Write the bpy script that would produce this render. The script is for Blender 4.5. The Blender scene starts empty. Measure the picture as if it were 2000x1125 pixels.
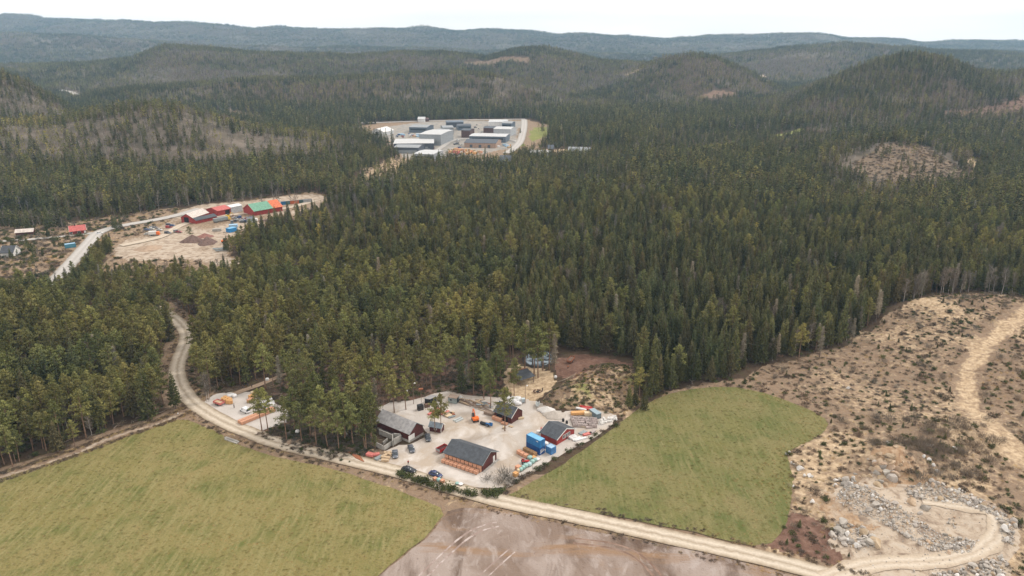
import bpy, bmesh, math, random
import numpy as np
from mathutils import Vector, Matrix
C = bpy.context.scene
COL = C.collection
random.seed(7); RNG = np.random.default_rng(7)

# ------------------------------------------------------------------ camera, sky, sun
H, F, HZ = 125.0, 1428.0, 90.0           # drone height (m), focal length in photo pixels, horizon row
PITCH = math.atan((562.5 - HZ) / F)
CP, SP = math.cos(PITCH), math.sin(PITCH)
cam = bpy.data.cameras.new('camera'); co = bpy.data.objects.new('camera', cam); COL.objects.link(co)
co.location = (0, 0, H); co.rotation_euler = (math.pi/2 - PITCH, 0, 0)
cam.sensor_width = 36.0; cam.lens = 36.0 * F / 2000.0
cam.clip_start = 0.5; cam.clip_end = 60000
C.camera = co
HAZE = 0.72e-4
SUN_EL, SUN_AZ = math.radians(46), math.radians(62)      # azimuth clockwise from +Y
W = bpy.data.worlds.new('World'); C.world = W; W.use_nodes = True
nt = W.node_tree; nt.nodes.clear()
out = nt.nodes.new('ShaderNodeOutputWorld'); bg = nt.nodes.new('ShaderNodeBackground')
sky = nt.nodes.new('ShaderNodeTexSky'); sky.sky_type = 'NISHITA'; sky.sun_disc = False
sky.sun_elevation = SUN_EL; sky.sun_rotation = SUN_AZ
bg.inputs['Strength'].default_value = 0.12
tc = nt.nodes.new('ShaderNodeTexCoord'); mp = nt.nodes.new('ShaderNodeMapping'); mp.inputs['Scale'].default_value = (1.2, 1.2, 7)
nz = nt.nodes.new('ShaderNodeTexNoise'); nz.inputs['Scale'].default_value = 2.2; nz.inputs['Detail'].default_value = 6
cr = nt.nodes.new('ShaderNodeValToRGB')
cr.color_ramp.elements[0].position = .36; cr.color_ramp.elements[0].color = (9.5, 8.8, 8.1, 1)
cr.color_ramp.elements[1].position = .6; cr.color_ramp.elements[1].color = (10.8, 10.0, 9.2, 1)
mx = nt.nodes.new('ShaderNodeMix'); mx.data_type = 'RGBA'; mx.inputs[0].default_value = .97
nt.links.new(tc.outputs['Generated'], mp.inputs[0]); nt.links.new(mp.outputs[0], nz.inputs['Vector'])
nt.links.new(nz.outputs['Fac'], cr.inputs[0])
nt.links.new(sky.outputs[0], mx.inputs[6]); nt.links.new(cr.outputs[0], mx.inputs[7])
nt.links.new(mx.outputs[2], bg.inputs['Color']); nt.links.new(bg.outputs[0], out.inputs['Surface'])
sl = bpy.data.lights.new('sun', 'SUN'); sl.energy = 1.7; sl.angle = math.radians(10); sl.color = (1, .95, .88)
so = bpy.data.objects.new('sun', sl); COL.objects.link(so)
so.rotation_euler = Vector((math.sin(SUN_AZ)*math.cos(SUN_EL), math.cos(SUN_AZ)*math.cos(SUN_EL), math.sin(SUN_EL))).to_track_quat('Z', 'Y').to_euler()
C.view_settings.view_transform = 'Standard'; C.view_settings.look = 'None'
C.view_settings.exposure = 0.3; C.view_settings.gamma = 1.0
cy = C.cycles
cy.max_bounces = 4; cy.diffuse_bounces = 2; cy.glossy_bounces = 2; cy.transmission_bounces = 2; cy.transparent_max_bounces = 4; cy.volume_bounces = 1
cy.use_denoising = True; cy.denoiser = 'OPENIMAGEDENOISE'; cy.denoising_input_passes = 'RGB_ALBEDO_NORMAL'
cy.use_adaptive_sampling = False; cy.caustics_reflective = False; cy.caustics_refractive = False
C.render.film_transparent = False

# ------------------------------------------------------------------ picture <-> place
def ray(u, v):
    x = (u - 1000.0) / F; y = -(v - 562.5) / F
    return np.array([x, CP + y*SP, -SP + y*CP])
def G(u, v, z=0.0):
    d = ray(u, v); t = (z - H) / d[2]
    return np.array([d[0]*t, d[1]*t, z])
def to_px(x, y, z):
    dep = y*CP + (H - z)*SP
    up = (z - H)*CP + y*SP
    return 1000 + F*x/dep, 562.5 - F*up/dep
def poly(pts): return np.array([G(u, v)[:2] for u, v in pts])
def lerp(a, b, t): return a + (b - a)*t
def pnoise(x, y, s, seed=0):
    """value noise in -1..1"""
    x = np.asarray(x, float)/s + seed*17.31; y = np.asarray(y, float)/s - seed*9.77
    xi = np.floor(x); yi = np.floor(y); fx = x - xi; fy = y - yi
    fx = fx*fx*(3-2*fx); fy = fy*fy*(3-2*fy)
    def hsh(a, b):
        q = np.sin(a*127.1 + b*311.7 + seed*74.7)*43758.5453
        return (q - np.floor(q))*2 - 1
    return ((hsh(xi, yi)*(1-fx) + hsh(xi+1, yi)*fx)*(1-fy) + (hsh(xi, yi+1)*(1-fx) + hsh(xi+1, yi+1)*fx)*fy)
def fbm(x, y, s, o=4, seed=0):
    r = 0; a = 1; n = 0
    for i in range(o):
        r = r + a*pnoise(x, y, s/2**i, seed+i*3); n += a; a *= .5
    return r/n
def inside(P, x, y):
    x = np.asarray(x, float); y = np.asarray(y, float); r = np.zeros(x.shape, bool)
    bb = (x >= P[:, 0].min()) & (x <= P[:, 0].max()) & (y >= P[:, 1].min()) & (y <= P[:, 1].max())
    if not bb.any(): return r
    xs, ys = x[bb], y[bb]; c = np.zeros(xs.shape, bool); n = len(P)
    for i in range(n):
        x0, y0 = P[i]; x1, y1 = P[(i+1) % n]
        if y0 == y1: continue
        c ^= ((y0 > ys) != (y1 > ys)) & (xs < (x1-x0)*(ys-y0)/(y1-y0) + x0)
    r[bb] = c
    return r
def seg_dist(P, x, y):
    """distance to a polyline"""
    x = np.asarray(x, float); y = np.asarray(y, float); d = np.full(x.shape, 1e9)
    for i in range(len(P)-1):
        a, b = P[i], P[i+1]; e = b - a; L = max((e**2).sum(), 1e-9)
        t = np.clip(((x-a[0])*e[0] + (y-a[1])*e[1])/L, 0, 1)
        d = np.minimum(d, np.hypot(x-a[0]-t*e[0], y-a[1]-t*e[1]))
    return d

# ------------------------------------------------------------------ relief
RIDGES = []
def ridge(Y0, pts, wf, wb, tree=12):
    us = np.array([p[0] for p in pts], float); zs = []
    for u, v in pts:
        d = ray(u, v); zs.append(max(0, H + Y0*d[2]/d[1] - tree))
    RIDGES.append((Y0, us, np.array(zs), wf, wb))
ridge(7000, [(-400,26),(-100,28),(0,30),(80,32),(150,37),(300,41),(420,47),(500,52),(650,56),(750,54),(850,55),(950,57),(1040,60),(1090,66),(1150,62),(1230,68),(1290,74),(1400,69),(1480,67),(1550,64),(1620,65),(1650,70),(1720,73),(1800,80),(1900,78),(2000,80),(2400,86)], 1500, 2500, 10)
ridge(4700, [(-400,50),(0,62),(100,64),(180,70),(300,76),(450,84),(600,92),(750,88),(850,92),(1000,97),(1100,101),(1250,104),(1400,100),(1600,112),(1800,105),(1900,96),(2000,98),(2400,100)], 700, 1200)
ridge(2500, [(-300,122),(0,124),(150,118),(260,108),(330,85),(400,88),(500,96),(600,101),(700,104),(790,94),(860,98),(950,106),(1000,92),(1060,85),(1110,97),(1170,112),(1260,118),(1400,140),(1500,160),(1700,190)], 420, 800)
ridge(1680, [(100,200),(160,180),(260,164),(400,152),(600,146),(750,138),(900,134),(980,140),(1050,160),(1110,188),(1160,214),(1200,236),(1240,250)], 165, 320)
ridge(2050, [(1130,200),(1190,152),(1250,124),(1290,105),(1340,98),(1395,103),(1450,128),(1500,152),(1540,172),(1600,190)], 260, 350)
ridge(3300, [(1300,130),(1400,104),(1500,92),(1570,85),(1650,81),(1720,86),(1850,94),(2000,101),(2300,110)], 500, 700)
ridge(1500, [(1340,262),(1440,222),(1510,192),(1560,170),(1610,150),(1660,126),(1710,113),(1780,104),(1850,112),(1900,132),(1960,138),(2060,132),(2400,120)], 300, 420)
ridge(870, [(-500,240),(-100,232),(0,226),(100,224),(180,212),(270,197),(350,201),(440,222),(520,243),(600,254),(680,268),(730,285),(765,305),(800,340)], 118, 140)
ridge(1180, [(-500,90),(-100,118),(0,136),(60,157),(110,186),(150,220),(190,245)], 150, 250)
ridge(770, [(1480,345),(1560,325),(1620,305),(1690,280),(1760,272),(1830,285),(1890,306),(1960,325),(2100,330),(2400,320)], 130, 130, 5)
BUMPS = []
def bump(u, v, h, rx, ry, rot=0):
    p = G(u, v); BUMPS.append((p[0], p[1], h, rx, ry, math.radians(rot)))
bump(1960, 640, 9, 62, 40); bump(1800, 625, 3.0, 35, 18); bump(1990, 740, 4, 28, 30); bump(1900, 850, 3.0, 22, 12)
bump(1728, 915, 5.0, 10, 7); bump(1800, 900, 3.0, 22, 9); bump(1690, 985, 2.6, 14, 8, -30);
bump(1145, 770, 4.2, 15, 8, 25); bump(1185, 735, 3.2, 16, 9); bump(1100, 785, 2.2, 6, 4); bump(1930, 1010, 2.0, 9, 16)
def hraw(x, y):
    x = np.asarray(x, float); y = np.asarray(y, float)
    yy = np.maximum(y, 60.0)
    u = 1000 + F*x/(yy*CP + 25)
    acc = np.zeros(x.shape)
    for Y0, us, zs, wf, wb in RIDGES:
        d = y - Y0
        f = np.where(d < 0, np.exp(-(d/wf)**2), np.exp(-(d/wb)**2))
        z = np.interp(u, us, zs) * np.clip((u - us[0] + 160)/160, 0, 1) * np.clip((us[-1] + 160 - u)/160, 0, 1)
        acc += (np.maximum(z*f, 0))**5
    h = acc**.2
    h = h*(1 + .13*fbm(x, y, 260, 4, 3)) + np.clip(h/60, 0, 1)*7*fbm(x, y, 90, 3, 5)
    return np.maximum(h - 2.0, 0)
def hgt(x, y):
    x = np.asarray(x, float); y = np.asarray(y, float)
    h = hraw(x, y)
    for bx, by, bh, rx, ry, rot in BUMPS:
        dx, dy = x-bx, y-by; c, s = math.cos(rot), math.sin(rot)
        a, b = dx*c + dy*s, -dx*s + dy*c
        q = (a/rx)**2 + (b/ry)**2
        m = q < 9
        if m.any():
            h = h + np.where(m, bh*np.exp(-q)*(1 + .25*fbm(x, y, 7, 3, 8)), 0)
    return h
def hit(u, v):
    """where the view ray through a photo pixel meets the relief"""
    d = ray(u, v); d = d/d[1]
    ys = np.concatenate([np.arange(120, 1500, 2.0), np.arange(1500, 9000, 8.0)])
    z = H + d[2]*ys; g = hgt(d[0]*ys, ys)
    k = np.argmax(z <= g) if (z <= g).any() else len(ys)-1
    return np.array([d[0]*ys[k], ys[k], float(g[k])])
def hpoly(pts): return np.array([hit(u, v)[:2] for u, v in pts])
def on(u, v):
    p = G(u, v); p[2] = float(hgt(np.array([p[0]]), np.array([p[1]]))[0]); return p

# ------------------------------------------------------------------ materials
MATS = {}
def mat(name, col, rough=.8, var=.25, scale=1.2, col2=None, metal=0, bump_s=0, spec=.3, rnd=0, detail=4, coord='Object', stretch=None):
    if name in MATS: return MATS[name]
    m = bpy.data.materials.new(name); m.use_nodes = True; t = m.node_tree
    b = t.nodes['Principled BSDF']; b.inputs['Roughness'].default_value = rough; b.inputs['Metallic'].default_value = metal
    b.inputs['Specular IOR Level'].default_value = spec
    tc = t.nodes.new('ShaderNodeTexCoord'); n = t.nodes.new('ShaderNodeTexNoise'); n.inputs['Scale'].default_value = scale; n.inputs['Detail'].default_value = detail
    src = tc.outputs[coord]
    if stretch:
        mp = t.nodes.new('ShaderNodeMapping'); mp.inputs['Scale'].default_value = stretch; t.links.new(src, mp.inputs[0]); src = mp.outputs[0]
    t.links.new(src, n.inputs['Vector'])
    r = t.nodes.new('ShaderNodeValToRGB'); e = r.color_ramp.elements
    c2 = col2 or tuple(min(1, c*(1+var)) for c in col); c1 = col if col2 else tuple(c*(1-var) for c in col)
    e[0].position = .32; e[0].color = (*c1, 1); e[1].position = .68; e[1].color = (*c2, 1)
    t.links.new(n.outputs['Fac'], r.inputs[0]); o = r.outputs[0]
    if rnd:
        oi = t.nodes.new('ShaderNodeObjectInfo'); hs = t.nodes.new('ShaderNodeHueSaturation')
        mr = t.nodes.new('ShaderNodeMapRange'); mr.inputs['To Min'].default_value = 1-rnd; mr.inputs['To Max'].default_value = 1+rnd
        t.links.new(oi.outputs['Random'], mr.inputs[0]); t.links.new(mr.outputs[0], hs.inputs['Value'])
        m2 = t.nodes.new('ShaderNodeMath'); m2.operation = 'MULTIPLY_ADD'; m2.inputs[1].default_value = 7.31; m2.inputs[2].default_value = .37
        fr = t.nodes.new('ShaderNodeMath'); fr.operation = 'FRACT'
        mr2 = t.nodes.new('ShaderNodeMapRange'); mr2.inputs['To Min'].default_value = .5-rnd*.04; mr2.inputs['To Max'].default_value = .5+rnd*.04
        t.links.new(oi.outputs['Random'], m2.inputs[0]); t.links.new(m2.outputs[0], fr.inputs[0]); t.links.new(fr.outputs[0], mr2.inputs[0]); t.links.new(mr2.outputs[0], hs.inputs['Hue'])
        t.links.new(o, hs.inputs['Color']); o = hs.outputs[0]
    t.links.new(o, b.inputs['Base Color'])
    if bump_s:
        bn = t.nodes.new('ShaderNodeBump'); bn.inputs['Strength'].default_value = .6; bn.inputs['Distance'].default_value = bump_s
        t.links.new(n.outputs['Fac'], bn.inputs['Height']); t.links.new(bn.outputs[0], b.inputs['Normal'])
    MATS[name] = m
    return m
def banded(name, col, col2, scale, axis='X', rough=.7, depth=.02, metal=0, spec=.3, dirt=.25):
    """boards, sheet ribs or tile courses: a wave along one local axis, with uneven wear"""
    if name in MATS: return MATS[name]
    m = mat(name, col, rough, dirt, .9, metal=metal, spec=spec)
    t = m.node_tree; b = t.nodes['Principled BSDF']; src = b.inputs['Base Color'].links[0].from_socket
    tc = t.nodes.new('ShaderNodeTexCoord'); w = t.nodes.new('ShaderNodeTexWave'); w.bands_direction = axis; w.inputs['Scale'].default_value = scale; w.inputs['Distortion'].default_value = .3
    t.links.new(tc.outputs['Object'], w.inputs['Vector'])
    mx = t.nodes.new('ShaderNodeMix'); mx.data_type = 'RGBA'; mx.inputs[7].default_value = (*col2, 1)
    mr = t.nodes.new('ShaderNodeMapRange'); mr.inputs['From Min'].default_value = .75; mr.inputs['From Max'].default_value = 1; mr.inputs['To Max'].default_value = .7
    t.links.new(w.outputs['Fac'], mr.inputs[0]); t.links.new(mr.outputs[0], mx.inputs[0]); t.links.new(src, mx.inputs[6]); t.links.new(mx.outputs[2], b.inputs['Base Color'])
    bn = t.nodes.new('ShaderNodeBump'); bn.inputs['Distance'].default_value = depth; t.links.new(w.outputs['Fac'], bn.inputs['Height']); t.links.new(bn.outputs[0], b.inputs['Normal'])
    return m
def ground_mat(name, layers, base, rough=.95, bump=(.8, .12)):
    """layers: (colour, noise scale, low, high, detail, stretch or None, distortion)"""
    m = bpy.data.materials.new(name); m.use_nodes = True; t = m.node_tree; b = t.nodes['Principled BSDF']
    b.inputs['Roughness'].default_value = rough; b.inputs['Specular IOR Level'].default_value = .1
    tc = t.nodes.new('ShaderNodeTexCoord'); cur = None; last = None
    rgb = t.nodes.new('ShaderNodeRGB'); rgb.outputs[0].default_value = (*base, 1); cur = rgb.outputs[0]
    for i, (c, s, lo, hi, det, st, dis) in enumerate(layers):
        n = t.nodes.new('ShaderNodeTexNoise'); n.inputs['Scale'].default_value = s; n.inputs['Detail'].default_value = det; n.inputs['Distortion'].default_value = dis; n.inputs['Roughness'].default_value = .6
        mp = t.nodes.new('ShaderNodeMapping'); mp.inputs['Location'].default_value = (i*13.7, i*7.1, 0)
        if st:
            mp.inputs['Scale'].default_value = (st[0], st[1], 1); mp.inputs['Rotation'].default_value = (0, 0, st[2])
        t.links.new(tc.outputs['Object'], mp.inputs[0]); t.links.new(mp.outputs[0], n.inputs['Vector'])
        mr = t.nodes.new('ShaderNodeMapRange'); mr.inputs['From Min'].default_value = lo; mr.inputs['From Max'].default_value = hi
        t.links.new(n.outputs['Fac'], mr.inputs[0])
        mx = t.nodes.new('ShaderNodeMix'); mx.data_type = 'RGBA'; mx.inputs[7].default_value = (*c, 1)
        t.links.new(mr.outputs[0], mx.inputs[0]); t.links.new(cur, mx.inputs[6]); cur = mx.outputs[2]
    t.links.new(cur, b.inputs['Base Color'])
    n = t.nodes.new('ShaderNodeTexNoise'); n.inputs['Scale'].default_value = bump[0]; n.inputs['Detail'].default_value = 6
    t.links.new(tc.outputs['Object'], n.inputs['Vector'])
    bn = t.nodes.new('ShaderNodeBump'); bn.inputs['Distance'].default_value = bump[1]; t.links.new(n.outputs['Fac'], bn.inputs['Height']); t.links.new(bn.outputs[0], b.inputs['Normal'])
    return m

# ------------------------------------------------------------------ mesh helpers
class MB:
    def __init__(s): s.v = []; s.f = []; s.n = 0
    def add(s, v, f):
        v = np.asarray(v, float).reshape(-1, 3); s.v.append(v)
        s.f += [tuple(int(i)+s.n for i in q) for q in f]; s.n += len(v); return s
    def box(s, x0, x1, y0, y1, z0, z1):
        v = [(x, y, z) for z in (z0, z1) for x, y in ((x0, y0), (x1, y0), (x1, y1), (x0, y1))]
        return s.add(v, [(3,2,1,0),(4,5,6,7),(0,1,5,4),(1,2,6,5),(2,3,7,6),(3,0,4,7)])
    def obox(s, c, size, rz=0, rx=0, ry=0):
        M = (Matrix.Rotation(rz, 3, 'Z') @ Matrix.Rotation(ry, 3, 'Y') @ Matrix.Rotation(rx, 3, 'X'))
        a, b, d = [q/2 for q in size]
        v = [tuple(M @ Vector((x, y, z)) + Vector(c)) for z in (-d, d) for x, y in ((-a, -b), (a, -b), (a, b), (-a, b))]
        return s.add(v, [(3,2,1,0),(4,5,6,7),(0,1,5,4),(1,2,6,5),(2,3,7,6),(3,0,4,7)])
    def cyl(s, p0, p1, r0, r1=None, n=8):
        r1 = r0 if r1 is None else r1; p0 = Vector(p0); p1 = Vector(p1); d = (p1-p0).normalized()
        a = d.orthogonal().normalized(); b = d.cross(a); v = []
        for p, r in ((p0, r0), (p1, r1)):
            for i in range(n):
                t = 2*math.pi*i/n; v.append(tuple(p + a*(r*math.cos(t)) + b*(r*math.sin(t))))
        f = [(i, (i+1) % n, n+(i+1) % n, n+i) for i in range(n)] + [tuple(range(n-1, -1, -1)), tuple(range(n, 2*n))]
        return s.add(v, f)
    def prism(s, prof, y0, y1, axis='Y'):
        """outline (x,z) run along Y, or (y,z) run along X"""
        n = len(prof); v = []
        for e in (y0, y1):
            for a, z in prof: v.append((a, e, z) if axis == 'Y' else (e, a, z))
        f = [tuple(range(n)), tuple(range(2*n-1, n-1, -1))] + [((i+1) % n, i, n+i, n+(i+1) % n) for i in range(n)]
        if axis != 'Y': f = [tuple(reversed(q)) for q in f]
        return s.add(v, f)
    def loft(s, rings, cap=True):
        n = len(rings[0]); v = [p for r in rings for p in r]; f = []
        for k in range(len(rings)-1):
            for i in range(n): f.append((k*n+i, k*n+(i+1) % n, (k+1)*n+(i+1) % n, (k+1)*n+i))
        if cap: f += [tuple(range(n-1, -1, -1)), tuple(range((len(rings)-1)*n, len(rings)*n))]
        return s.add(v, f)
    def mesh(s, name, m, smooth=False):
        me = bpy.data.meshes.new(name)
        v = np.concatenate(s.v) if s.v else np.zeros((0, 3))
        me.from_pydata(v.tolist(), [], s.f)
        for q in (m if isinstance(m, (list, tuple)) else [m]): me.materials.append(q)
        if smooth: me.polygons.foreach_set('use_smooth', [True]*len(me.polygons))
        me.update(); return me
    def obj(s, name, m, parent=None, smooth=False, fix=False):
        me = s.mesh(name, m, smooth)
        if fix:
            bm = bmesh.new(); bm.from_mesh(me); bmesh.ops.recalc_face_normals(bm, faces=bm.faces); bm.to_mesh(me); bm.free()
        return link(name, me, parent)
def link(name, data, parent=None):
    o = bpy.data.objects.new(name, data); COL.objects.link(o)
    if parent: o.parent = parent
    return o
def tag(o, label, cat, group=None, kind=None):
    o['label'] = label; o['category'] = cat
    if group: o['group'] = group
    if kind: o['kind'] = kind
    return o
def thing(name, label, cat, loc, rz=0, group=None):
    o = bpy.data.objects.new(name, None); o.empty_display_size = .3; COL.objects.link(o); o.location = tuple(loc); o.rotation_euler = (0, 0, rz)
    return tag(o, label, cat, group)
def kids(o): return [c for c in o.children]
def copy_tree(o, loc=None, rz=None, label=None, group=None, parent=None, sc=None):
    c = o.copy(); COL.objects.link(c)
    if parent: c.parent = parent
    if loc is not None: c.location = tuple(loc)
    if rz is not None: c.rotation_euler = (0, 0, rz)
    if sc is not None: c.scale = sc if isinstance(sc, tuple) else (sc, sc, sc)
    if label: c['label'] = label
    if group: c['group'] = group
    for ch in list(o.children): copy_tree(ch, parent=c)
    return c
def struct(o): o['kind'] = 'structure'; return o
def dirof(a, b): return math.atan2(b[1]-a[1], b[0]-a[0])
# ------------------------------------------------------------------ zones of the ground (photo pixels projected onto the ground)
Z = {}
Z['field_w'] = poly([(-260,1010),(-60,952),(0,936),(55,918),(110,901),(175,878),(240,855),(300,836),(340,820),(366,820),(400,834),(432,848),(466,868),(500,880),(540,892),(590,903),(640,914),(690,928),(740,945),(790,963),(830,978),(858,990),(864,1005),(848,1030),(824,1054),(790,1082),(760,1105),(735,1128),(690,1170),(600,1270),(400,1420),(-400,1420),(-700,1250)])
Z['field_e'] = poly([(985,972),(1010,958),(1050,935),(1100,906),(1140,878),(1180,850),(1215,822),(1250,797),(1280,780),(1312,768),(1350,760),(1395,755),(1440,756),(1490,767),(1540,783),(1585,802),(1612,818),(1619,829),(1606,846),(1580,862),(1555,874),(1537,888),(1543,910),(1549,935),(1549,960),(1543,990),(1537,1015),(1525,1040),(1505,1060),(1470,1066),(1420,1054),(1360,1040),(1300,1029),(1230,1014),(1150,999),(1080,986),(1030,979)])
Z['plough'] = poly([(737,1128),(764,1106),(794,1083),(828,1055),(852,1031),(868,1006),(872,997),(905,991),(950,994),(1000,1001),(1060,1015),(1120,1030),(1200,1045),(1300,1064),(1400,1086),(1490,1108),(1560,1128),(1640,1165),(1800,1260),(1900,1420),(420,1420),(610,1270),(695,1170)])
Z['yard'] = poly([(690,909),(720,902),(742,893),(752,880),(778,868),(800,868),(836,852),(826,836),(790,822),(752,806),(735,797),(765,786),(800,783),(828,775),(850,768),(880,764),(905,770),(940,775),(975,776),(1010,777),(1045,782),(1062,788),(1080,796),(1100,803),(1150,799),(1185,803),(1206,815),(1196,828),(1172,846),(1150,860),(1120,874),(1085,893),(1055,912),(1030,928),(1012,940),(1000,950),(985,955),(955,955),(915,948),(880,941),(845,939),(812,934),(782,926),(768,932),(735,922),(705,914)])
Z['yard_w'] = poly([(388,800),(392,790),(420,770),(455,766),(488,766),(510,776),(548,792),(568,806),(560,824),(535,832),(520,838),(498,848),(490,852),(470,847),(440,836),(412,820)])
Z['cut'] = poly([(1230,830),(1300,765),(1400,745),(1470,735),(1500,712),(1560,700),(1640,682),(1690,660),(1730,638),(1790,612),(1840,592),(1900,585),(2000,592),(2300,600),(2600,800),(2600,1420),(1900,1420),(1640,1130),(1500,1085),(1520,1050),(1550,960),(1500,890),(1560,835),(1540,815),(1480,780),(1400,765),(1310,775),(1260,800),(1215,830)])
Z['camp'] = poly([(985,720),(1010,712),(1050,720),(1078,728),(1085,748),(1075,770),(1060,782),(1030,784),(1000,776),(980,755)])
Z['soil_camp'] = poly([(1090,700),(1140,690),(1200,700),(1235,715),(1225,722),(1190,712),(1150,735),(1120,745),(1085,735),(1078,715)])
Z['bank'] = poly([(1060,790),(1090,770),(1110,745),(1150,730),(1185,712),(1230,722),(1240,760),(1255,785),(1215,815),(1180,806),(1150,800),(1100,800),(1080,800)])
Z['open_mid'] = poly([(560,700),(900,690),(985,700),(985,790),(880,770),(735,800),(700,880),(690,905),(560,880),(500,850)])
Z['quarry'] = poly([(1640,1130),(1660,1085),(1620,1060),(1630,1020),(1620,990),(1640,950),(1700,930),(1760,950),(1830,945),(1900,975),(1960,1010),(1985,1040),(1975,1090),(1960,1130),(1900,1200),(1700,1200)])
Z['quarry_soil'] = poly([(1520,1045),(1530,1010),(1560,1000),(1590,1010),(1625,1030),(1650,1080),(1640,1100),(1560,1085),(1505,1070)])
Z['quarry_ochre'] = poly([(1570,970),(1610,965),(1640,985),(1690,1020),(1740,1035),(1700,1040),(1640,1020),(1600,1000)])
Z['bank_ochre'] = poly([(1690,905),(1740,895),(1800,930),(1840,945),(1780,955),(1720,950)])
# farther off
Z['works'] = poly([(222,486),(250,466),(300,448),(335,432),(350,408),(400,398),(480,392),(560,382),(612,378),(640,385),(622,404),(600,415),(540,432),(505,440),(470,452),(448,470),(440,490),(448,503),(480,512),(440,525),(400,512),(350,505),(300,508),(250,508),(226,500)])
Z['works_edge'] = poly([(-30,470),(60,452),(190,440),(250,430),(350,408),(612,374),(660,384),(640,405),(540,440),(460,470),(450,500),(500,512),(470,535),(380,545),(320,535),(230,545),(200,530),(215,470),(190,470),(120,560),(60,545),(-30,590)])
Z['farm_w'] = poly([(-200,480),(0,440),(120,436),(260,415),(340,404),(345,412),(250,432),(195,450),(188,470),(140,520),(110,552),(60,545),(0,560),(-200,600)])
Z['industry'] = poly([(690,262),(705,246),(740,240),(820,236),(900,233),(1000,233),(1035,233),(1075,247),(1078,262),(1072,275),(1052,284),(1038,292),(1020,298),(1002,300),(990,318),(968,320),(930,314),(880,312),(840,318),(800,316),(775,305),(770,290),(740,272)])
Z['ind_paved'] = poly([(718,258),(745,250),(800,240),(900,236),(1010,236),(1022,236),(1010,262),(1004,288),(940,300),(880,308),(830,315),(790,306),(775,290),(762,276),(735,268)])
Z['ind_green'] = poly([(1040,249),(1076,247),(1080,256),(1072,266),(1045,276),(1038,274)])
Z['ind_green2'] = poly([(1002,283),(1014,276),(1016,284),(1004,292)])
Z['farm_e'] = poly([(1020,300),(1050,291),(1150,293),(1150,302),(1060,305),(1030,306)])
Z['tan_strip'] = hpoly([(690,362),(700,345),(730,325),(765,308),(800,312),(800,325),(760,345),(720,362)])
Z['cut_knoll'] = hpoly([(1640,345),(1665,320),(1700,300),(1712,286),(1745,278),(1790,282),(1830,300),(1880,330),(1905,362),(1870,372),(1830,350),(1760,362),(1700,352)])
Z['cut_small'] = hpoly([(1510,308),(1545,288),(1580,292),(1575,308),(1540,316)])
Z['cut_far'] = hpoly([(1830,222),(1850,212),(1900,212),(1950,200),(2000,186),(2100,170),(2100,205),(2000,216),(1930,225),(1880,234)])
Z['cut_path'] = hpoly([(1872,285),(1890,285),(1900,310),(1912,320),(1912,345),(1896,352),(1898,325),(1878,305)])
Z['valley_field'] = poly([(1325,292),(1380,284),(1420,280),(1425,284),(1400,291),(1400,297),(1330,300)])
Z['valley_field2'] = poly([(1500,266),(1540,262),(1580,259),(1580,262),(1520,269)])
Z['bare_a'] = hpoly([(395,216),(450,212),(500,222),(540,240),(480,238),(440,224)])
Z['bare_b'] = hpoly([(900,122),(960,116),(1010,110),(1040,112),(1030,125),(960,126),(910,126)])
Z['bare_c'] = hpoly([(1205,145),(1225,138),(1255,128),(1258,134),(1230,147)])
Z['bare_d'] = hpoly([(1360,190),(1390,175),(1430,178),(1450,184),(1400,196)])
Z['bare_e'] = hpoly([(1478,150),(1490,146),(1506,160),(1498,164)])
Z['bare_f'] = hpoly([(1090,232),(1120,218),(1160,214),(1170,222),(1130,235)])
ROAD_PX = [(1760,1168),(1690,1146),(1620,1124),(1550,1104),(1480,1087),(1400,1069),(1300,1047),(1200,1025),(1100,1003),(1000,983),(950,971),(900,957),(850,943),(800,927),(760,917),(700,902),(660,893),(620,884),(580,875),(545,866),(505,852),(470,838),(438,824),(408,808),(383,791),(364,772),(352,753),(346,735),(346,715),(352,696),(360,678),(365,662),(364,648),(355,635),(342,622),(325,610),(300,600)]
def smooth_line(P, n=4):
    P = np.asarray(P, float)
    for _ in range(n):
        Q = [P[0]]
        for a, b in zip(P[:-1], P[1:]): Q += [a*.75 + b*.25, a*.25 + b*.75]
        P = np.array(Q + [P[-1]])
    return P
def line(pts, n=2): return smooth_line(np.array([G(u, v)[:2] for u, v in pts]), n)
L = {}
L['road'] = line(ROAD_PX, 2)
L['haul'] = line([(1610,1130),(1680,1105),(1740,1098),(1800,1098),(1860,1092),(1915,1076),(1948,1052),(1950,1028),(1925,1008),(1880,996),(1840,985),(1800,978)], 2)
L['haul2'] = line([(1770,1100),(1735,1075),(1700,1050),(1670,1030)], 2)
L['wood_path'] = line([(560,866),(600,852),(640,838),(690,826),(720,820)], 2)
L['wood_path2'] = line([(455,770),(490,758),(530,742),(570,725)], 2)
L['edge_path'] = line([(-80,962),(0,932),(60,913),(120,893),(180,871),(240,848),(300,828),(345,812),(372,795)], 2)
L['w_road'] = line([(95,560),(118,537),(140,513),(160,490),(178,470),(190,455),(215,446),(260,437),(300,431),(350,420),(390,408)], 2)
L['w_road2'] = line([(-120,478),(0,472),(60,468),(130,462),(185,455)], 2)
L['works_road'] = line([(236,480),(285,470),(320,462),(350,440),(400,425),(470,418),(560,408),(615,392)], 2)
L['works_road2'] = line([(450,515),(430,500),(400,497),(440,490)], 2)
L['highway'] = line([(420,250),(560,243),(620,242),(700,241),(760,239),(850,236),(950,234),(1026,233)], 2)
L['ind_road'] = line([(1024,234),(1024,248),(1020,265),(1016,278),(1005,290),(990,300)], 2)
L['ind_road2'] = line([(1016,279),(1000,273),(940,270),(885,272),(860,290),(835,306)], 2)
L['far_road'] = smooth_line(hpoly([(118,176),(134,180),(148,183),(160,188)]), 2)
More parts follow.
